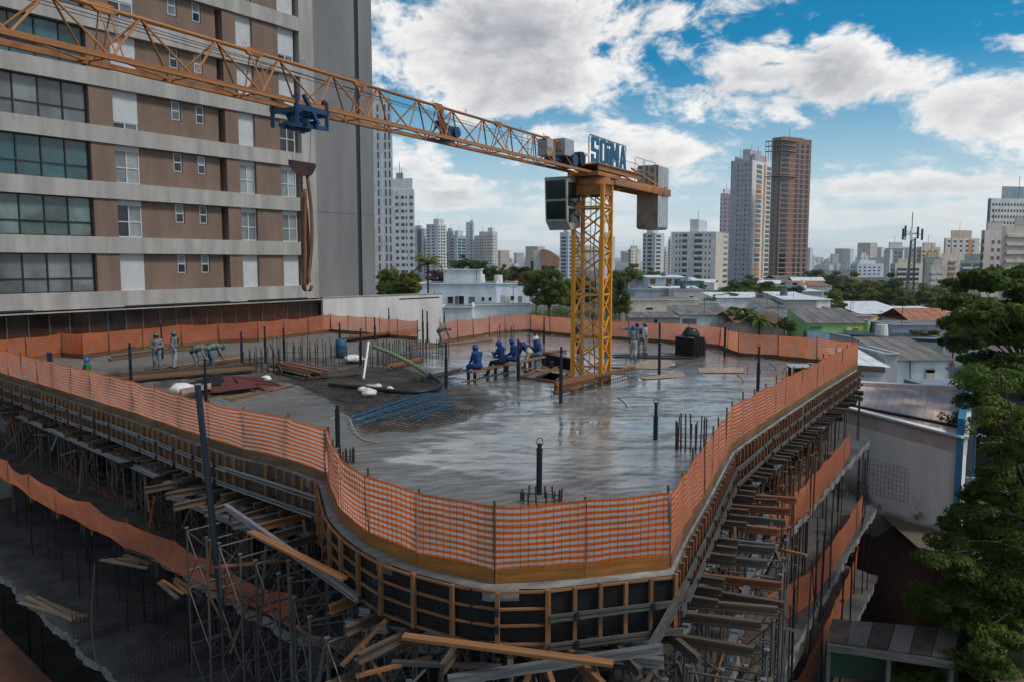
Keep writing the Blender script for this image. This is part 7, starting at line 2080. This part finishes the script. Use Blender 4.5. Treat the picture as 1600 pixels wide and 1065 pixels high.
# ================================================================== vegetation
def leafmat(name, c, var=.5):
    m = material(name, c, .6, var, .35, 0, rand=.18, translucent=.5, col2=(c[0] * .6, c[1] * .68, c[2] * .6), detail=4)
    return m
M['leaf_mid'] = leafmat('leaf_mid_green', (0.125, 0.165, 0.026)); M['leaf_dark'] = leafmat('leaf_dark_green', (0.085, 0.130, 0.026)); M['leaf_yellow'] = leafmat('leaf_yellow_green', (0.22, 0.215, 0.028))
M['leaf_dry'] = leafmat('leaf_dry', (0.11, 0.075, 0.03)); M['leaf_lilac'] = leafmat('blossom_lilac', (0.20, 0.13, 0.20)); M['leaf_bright'] = leafmat('leaf_bright', (0.095, 0.145, 0.018)); M['bark'] = material('bark', (0.10, 0.075, 0.055), .95, .4, 4, .5, streak=(1, 1, .3))
def leaf_cloud(rng, centers, radii, per, size, flat=.7, droop=0.0):
    """leaf quads spread through clumps: returns verts, faces"""
    vs_, fs_2 = [], []
    C_ = np.repeat(np.array(centers), per, 0); R_ = np.repeat(np.array(radii), per); n = len(C_)
    d = rng.normal(size=(n, 3)); d /= np.linalg.norm(d, axis=1)[:, None]
    r = R_ * rng.uniform(.45, 1.05, n) ** .6
    P = C_ + d * r[:, None] * np.array([1, 1, flat])
    nrm = d * 1.0 + rng.normal(size=(n, 3)) * .5 + np.array([0, 0, .45]); nrm /= np.linalg.norm(nrm, axis=1)[:, None]
    t = np.cross(nrm, rng.normal(size=(n, 3))); t /= np.linalg.norm(t, axis=1)[:, None]; b = np.cross(nrm, t)
    s = size * rng.uniform(.6, 1.35, n)[:, None]
    v0, v1, v2, v3 = P - t * s, P - b * s * .45 + nrm * s * .12, P + t * s - np.array([0, 0, droop]) * s, P + b * s * .45 + nrm * s * .12
    V4 = np.stack([v0, v1, v2, v3], 1).reshape(-1, 3)
    return V4, n
def cloud_mesh(name, V4, n, mat):
    me = bpy.data.meshes.new(name); me.vertices.add(4 * n); me.vertices.foreach_set('co', V4.astype(np.float32).ravel()); me.loops.add(4 * n); me.loops.foreach_set('vertex_index', np.arange(4 * n, dtype=np.int32))
    me.polygons.add(n); me.polygons.foreach_set('loop_start', np.arange(0, 4 * n, 4, dtype=np.int32)); me.polygons.foreach_set('loop_total', np.full(n, 4, np.int32)); me.update(calc_edges=True); me.materials.append(M[mat]); return me
TEMPL = {}
def crown_template(kind, mat, variant, fine):
    key = (kind, mat, variant, fine)
    if key in TEMPL: return TEMPL[key]
    rng = np.random.default_rng(100 + variant * 7 + len(kind)); nc = {0: 26, 1: 60}[fine]; cs, rs = [], []
    while len(cs) < nc:
        p = rng.uniform(-1, 1, 3); l = np.linalg.norm(p)
        if l > 1 or l < .35: continue
        if p[2] < -.55: continue
        cs.append(p * np.array([.80, .80, .78]) * (1 + .12 * rng.normal())); rs.append(rng.uniform(.20, .36) * (1 if not fine else .72))
    V4, n = leaf_cloud(rng, cs, rs, 120 if not fine else 150, .085 if not fine else .052)
    TEMPL[key] = cloud_mesh('crown_%s' % kind, V4, n, mat); return TEMPL[key]
def tree(label, px, ytop, ybot, d, wpx, mat='leaf_mid', name='tree', fine=0, group='trees between the houses', depth=None):
    a, b_ = D(px, ytop, d), D(px, ybot, d); hw_ = wpx * d / F / 2; hz_ = max(.8, (a.z - b_.z) / 2); c = (a + b_) / 2
    root = thing(name, label, 'tree', (c.x, d, GZ), group)
    m = MB(); top_ = V((c.x, d, c.z)); tr_ = max(.12, hw_ * .07)
    zb_ = GZ
    m.path([V((c.x + .1 * hw_, d, zb_)), V((c.x, d, zb_ + (c.z - zb_) * .5)), top_], tr_, 7, tr_ * .6)
    for k in range(5):
        an = 2 * math.pi * k / 5 + rnd.random(); m.path([V((c.x, d, c.z - hz_ * .7)), V((c.x + hw_ * .5 * math.cos(an), d + hw_ * .5 * math.sin(an), c.z + hz_ * .3))], tr_ * .5, 5, tr_ * .15)
    m.build('trunk', 'bark', root)
    o = bpy.data.objects.new('crown', crown_template('t', mat, rnd.randrange(4), fine)); C.objects.link(o); o.parent = root
    o.location = V((0, 0, c.z - GZ)); o.scale = (hw_ * 1.08, hw_ * 1.0 if depth is None else depth, hz_ * 1.12); o.rotation_euler = (0, 0, rnd.uniform(0, 6.28)) if depth is None else (0, 0, 0)
    return root
T = [('leafy yellow-green tree against the grey blank wall', 607, 414, 466, 92, 44, 'leaf_yellow', 1), ('yellow-green tree right of the one at the grey wall', 640, 420, 466, 90, 44, 'leaf_yellow', 1), ('bright bush low beside the white boundary wall', 620, 438, 470, 88, 60, 'leaf_bright', 1),
     ('lilac blossoming tree behind the palm', 682, 422, 446, 150, 38, 'leaf_lilac', 0), ('dark conifer-like tree above the rooftop room', 724, 397, 424, 210, 40, 'leaf_dark', 0), ('dark tree right of the rooftop room', 752, 406, 430, 215, 30, 'leaf_dark', 0),
     ('round dark green tree behind the pale blue wing', 763, 414, 446, 150, 34, 'leaf_dark', 0), ('dark tree in the middle distance left of the rounded roof', 785, 414, 445, 170, 26, 'leaf_mid', 0), ('reddish dry tree below the rounded roof', 812, 416, 446, 180, 50, 'leaf_dry', 0),
     ('large olive-green tree left of the mast', 858, 412, 496, 100, 74, 'leaf_mid', 1), ('yellowish tree crown above the large olive-green tree', 838, 420, 462, 112, 60, 'leaf_yellow', 1), ('dense tree directly behind the mast', 905, 424, 494, 105, 60, 'leaf_dark', 1),
     ('dark tree right behind the mast legs', 962, 430, 494, 112, 48, 'leaf_dark', 1), ('broad domed tree right of the mast', 980, 413, 446, 260, 60, 'leaf_mid', 0), ('dark tree in front of the striped tower', 1020, 418, 442, 280, 34, 'leaf_dark', 0),
     ('low hedge plant under the cream building', 968, 466, 496, 125, 50, 'leaf_yellow', 1), ('round tree left of the pair before the grey tower', 1156, 437, 470, 215, 62, 'leaf_mid', 0), ('round tree right of the pair before the grey tower', 1181, 431, 462, 225, 57, 'leaf_mid', 0),
     ('low spreading trees at the foot of the brick tower', 1213, 439, 468, 220, 70, 'leaf_mid', 0), ('dry tree at the foot of the brick tower', 1238, 441, 466, 215, 32, 'leaf_dry', 0), ('small bright tree beside the small blue shop', 1113, 461, 480, 160, 18, 'leaf_yellow', 0),
     ('bush left of the banana plants', 1146, 478, 506, 118, 34, 'leaf_dark', 1), ('small tree beyond the brown tiled roof', 1226, 496, 518, 108, 26, 'leaf_dark', 1), ('far green tree at the left of the distant wood', 1275, 421, 450, 420, 45, 'leaf_mid', 0),
     ('tall yellowish tree in the row before the towers', 1345, 423, 470, 240, 60, 'leaf_yellow', 0), ('dark tree in the row before the towers, left of the mast', 1382, 425, 466, 260, 52, 'leaf_dark', 0), ('dark low tree before the yellowish one', 1322, 441, 478, 220, 62, 'leaf_dark', 0),
     ('dark tree right of the yellowish one', 1362, 441, 482, 215, 62, 'leaf_dark', 0), ('dry brownish tree behind the metal roofs', 1338, 459, 488, 180, 60, 'leaf_dry', 0), ('yellow-green tree beside the antenna mast foot', 1393, 447, 482, 200, 42, 'leaf_mid', 0),
     ('dark tree behind the antenna mast foot', 1436, 441, 484, 215, 55, 'leaf_dark', 0), ('dark green tree right of the antenna mast', 1456, 445, 484, 205, 50, 'leaf_mid', 0), ('yellowish tree left of the big right tree', 1482, 439, 474, 230, 50, 'leaf_yellow', 0),
     ('shrub in front of the far white billboard', 1470, 476, 500, 165, 40, 'leaf_dark', 0), ('bright clipped shrub left on the blue-grey wall', 1436, 514, 534, 92, 30, 'leaf_yellow', 1), ('bright clipped shrub right on the blue-grey wall', 1458, 516, 534, 91, 26, 'leaf_yellow', 1), ('dark shrub under the big right tree', 1490, 514, 540, 88, 40, 'leaf_dark', 1),
     ('distant tree on the horizon right of the brick tower', 1265, 427, 446, 500, 30, 'leaf_mid', 0), ('distant rounded tree left of the pale blue low block', 1300, 425, 452, 380, 50, 'leaf_dark', 0)]
T += [('bushy tree behind the long white building', 1140, 452, 474, 178, 40, 'leaf_mid', 0), ('yellowish tree behind the white metal roof of the two-storey building', 1302, 452, 482, 165, 34, 'leaf_yellow', 0), ('tree between the two-storey building and the green shop', 1312, 470, 498, 135, 26, 'leaf_dark', 0), ('tree behind the unpainted concrete building', 1092, 444, 466, 200, 26, 'leaf_mid', 0), ('bright tree left of the cream building', 948, 452, 492, 118, 30, 'leaf_yellow', 1), ('bush on the right of the bare brick shed', 1490, 486, 512, 118, 34, 'leaf_mid', 1), ('dark tree just right of the antenna mast foot', 1412, 462, 486, 178, 34, 'leaf_dark', 0), ('olive tree filling the gap behind the orange tiled roof', 1470, 462, 492, 170, 46, 'leaf_mid', 0), ('bush between the brown tiled roof and the dusty shed', 1236, 505, 520, 104, 22, 'leaf_mid', 1)]
for lab, px, y0, y1, d, w_, mt, fn in T: tree(lab, px, y0, y1, d, w_, mt, fine=fn)
def frond_plant(name, label, base, top, nf, L, wd, mat, cat, drop=.9, seed=1, up0=.6):
    rr = random.Random(seed); root = thing(name, label, cat, base)
    m = MB(); m.path([base, base.lerp(top, .5) + V((.1, 0, 0)), top], .16 if cat == 'palm' else .2, 8, .11); m.build('trunk', 'bark', root)
    for k in range(nf):
        an = 2 * math.pi * k / nf + rr.uniform(-.2, .2); el_ = rr.uniform(-.1, 1.1) * up0; l = L * rr.uniform(.8, 1.1); dv = V((math.cos(an), math.sin(an), 0)); sd = V((-dv.y, dv.x, 0)); f = MB(); pts = []
        for i in range(9):
            t = i / 8; pts.append(top + dv * (l * t * math.cos(el_) ) + V((0, 0, l * (math.sin(el_) * t * 1.4 - drop * t * t))))
        f.path(pts, .03, 4, .008)
        if cat == 'palm':
            for i in range(1, 9):
                for j in range(3):
                    q = pts[i - 1].lerp(pts[i], j / 3); ll = wd * (1 - abs(i / 8 - .45) * 1.1)
                    for s in (-1, 1): e = q + sd * s * ll + dv * ll * .45 + V((0, 0, -ll * .55)); f.add([q + dv * -.04, q + dv * .05, e], [(0, 1, 2)])
        else:
            for i in range(8):
                w0, w1 = wd * math.sin(math.pi * (.06 + .9 * i / 8)), wd * math.sin(math.pi * (.06 + .9 * (i + 1) / 8))
                for s in (-1, 1): f.add([pts[i], pts[i + 1], pts[i + 1] + sd * s * w1 + V((0, 0, .3 * w1)), pts[i] + sd * s * w0 + V((0, 0, .3 * w0))], [(0, 1, 2, 3)])
        f.build('frond', mat, root)
    return root
t_p = D(668, 412, 86); frond_plant('palm_tree', 'palm tree with arching fronds beside the white boundary wall', V((t_p.x, 86, GZ)), t_p, 22, 2.3, .55, 'leaf_yellow', 'palm', seed=2, drop=.75, up0=.9)
for k, (px, y, d) in enumerate([(1148, 494, 116), (1168, 492, 114), (1186, 496, 112)]):
    q = D(px, y + 4, d); frond_plant('banana_plant', ['leftmost banana plant beyond the back right fence', 'middle and tallest banana plant beyond the back right fence', 'rightmost banana plant with long leaves beyond the back right fence'][k], V((q.x, d, GZ)), q, 12, 2.6, .42, 'leaf_mid', 'plant', seed=k + 5, drop=.55, up0=1.0)
q = D(1522, 772, 38.5); frond_plant('palm_shrub', 'dark spiky palm shrub at the foot of the blue wall on the right', V((q.x, 38.5, GZ)), q + V((0, 0, -.4)), 26, 1.9, .35, 'leaf_dark', 'palm', seed=9, drop=.5, up0=1.2)
# hanging hedge with white flowers under the trees at the back
def foliage_strip(label, pts_, r, n, per, size, mat, seed):
    rng = np.random.default_rng(seed); cs = []; 
    for k in range(n): f = k / max(1, n - 1) * (len(pts_) - 1); i = min(int(f), len(pts_) - 2); p = pts_[i].lerp(pts_[i + 1], f - i); cs.append(np.array(p) + rng.normal(size=3) * r * .4)
    V4, nn = leaf_cloud(rng, cs, [r] * n, per, size); o = bpy.data.objects.new('hedge', cloud_mesh('hedge', V4, nn, mat)); C.objects.link(o); return tag(o, label, 'hedge')
foliage_strip('flowering hedge along the fence behind the mast', [D(828, 492, 84), D(890, 492, 84), D(960, 494, 84)], .8, 24, 120, .10, 'leaf_mid', 3)
foliage_strip('small creeper hanging on the corner of the pinkish metal roof', [G(1475, 655, -2.9), G(1500, 650, -2.8), G(1518, 672, -2.9)], .28, 8, 60, .09, 'leaf_bright', 4)
# the two big trees on the right
def big_tree(label, base, sprays, per, size, mat, seed, trunk_r, fork, name='tree', flat=.3):
    rng = np.random.default_rng(seed); root = thing(name, label, 'tree', base, 'big trees at the right edge'); rr = random.Random(seed)
    m = MB(); m.path([base, base.lerp(fork, .5) + V((.15, .1, 0)), fork], trunk_r, 9, trunk_r * .7); m.build('trunk', 'bark', root)
    cs, rs = [], []
    lb_ = MB()
    for c, r in sprays:
        st_z = max(base.z + 1.2, min(fork.z, c.z - .25 * (c - fork).length)); q0 = base.lerp(fork, (st_z - base.z) / (fork.z - base.z)); mid = q0.lerp(c, .5) + V((0, 0, .06 * (c - q0).length)); lb_.path(smooth_path([q0, mid, c], 4), trunk_r * .2, 5, .015)
        n = max(6, int(r * 13))
        for k in range(n):
            a = rr.uniform(0, 6.283); q = math.sqrt(rr.random()) * r; cs.append((c.x + q * math.cos(a), c.y + q * math.sin(a), c.z + rr.uniform(-.16, .16) * r - .18 * q)); rs.append(rr.uniform(.32, .58) * (.6 + .3 * r))
            if k % 2 == 0: lb_.path([c, V(cs[-1])], .025, 4, .008)
    lb_.build('limb', 'bark', root)
    V4, n = leaf_cloud(rng, cs, rs, per, size, flat=flat + .15, droop=.35); o = bpy.data.objects.new('crown', cloud_mesh('crown', V4, n, mat)); C.objects.link(o); o.parent = root
    o.location = (0, 0, 0); me = o.data; co = np.empty(len(me.vertices) * 3, np.float32); me.vertices.foreach_get('co', co); co = co.reshape(-1, 3) - np.array(base, np.float32); me.vertices.foreach_set('co', co.ravel()); return root
rr = random.Random(3)
spA = [(1508, 470, 30), (1530, 440, 34), (1560, 428, 40), (1595, 422, 42), (1635, 430, 44), (1515, 500, 30), (1548, 478, 40), (1590, 470, 44), (1632, 480, 40), (1503, 532, 26), (1532, 522, 34), (1570, 522, 40), (1610, 520, 44), (1650, 530, 40), (1552, 556, 30), (1600, 560, 40), (1640, 575, 40), (1520, 560, 22), (1580, 500, 36), (1620, 450, 36)]
spA = [(D(px, y, 44 + rr.uniform(-4, 4)), r * 44 / F * 1.15) for px, y, r in spA]
bA_ = V((D(1640, 500, 45).x, 45, GZ)); big_tree('broad dark green tree rising to the horizon at the right edge', bA_, spA, 130, .15, 'leaf_bright', 21, .4, bA_ + V((-1, 0, 6.5)), flat=.38)
spB = [(1520, 590, 30), (1560, 582, 40), (1600, 600, 44), (1540, 622, 32), (1585, 640, 40), (1625, 650, 44), (1560, 668, 26), (1598, 690, 36), (1575, 735, 34), (1610, 745, 40), (1545, 770, 34), (1580, 790, 40), (1525, 800, 26), (1500, 815, 24), (1490, 845, 30), (1530, 840, 40), (1575, 840, 44), (1615, 830, 44), (1470, 865, 28), (1510, 880, 44), (1560, 890, 44), (1605, 900, 50),
       (1440, 938, 28), (1475, 925, 36), (1520, 940, 44), (1570, 950, 50), (1615, 970, 50), (1470, 985, 36), (1510, 1000, 44), (1560, 1015, 50), (1610, 1030, 50), (1465, 1030, 34), (1505, 1055, 44), (1560, 1075, 50), (1640, 900, 50), (1640, 780, 44), (1640, 1000, 50), (1650, 690, 44), (1545, 820, 44), (1500, 900, 40), (1540, 915, 44), (1590, 870, 44), (1600, 800, 44), (1560, 760, 36), (1590, 710, 36), (1545, 980, 44), (1585, 1000, 44), (1490, 960, 36), (1530, 1030, 44), (1480, 1010, 36), (1595, 930, 44), (1620, 1060, 50), (1450, 1055, 36)]
spB = [(D(px, y, 25.5 + rr.uniform(-2.2, 2.2)), r * 25.5 / F * 1.12) for px, y, r in spB]
bB_ = V((D(1625, 900, 26).x + .6, 26.5, GZ)); big_tree('near leafy tree filling the lower right corner of the picture', bB_, spB, 230, .07, 'leaf_bright', 22, .3, bB_ + V((-.6, -.3, 4.2)), flat=.36)
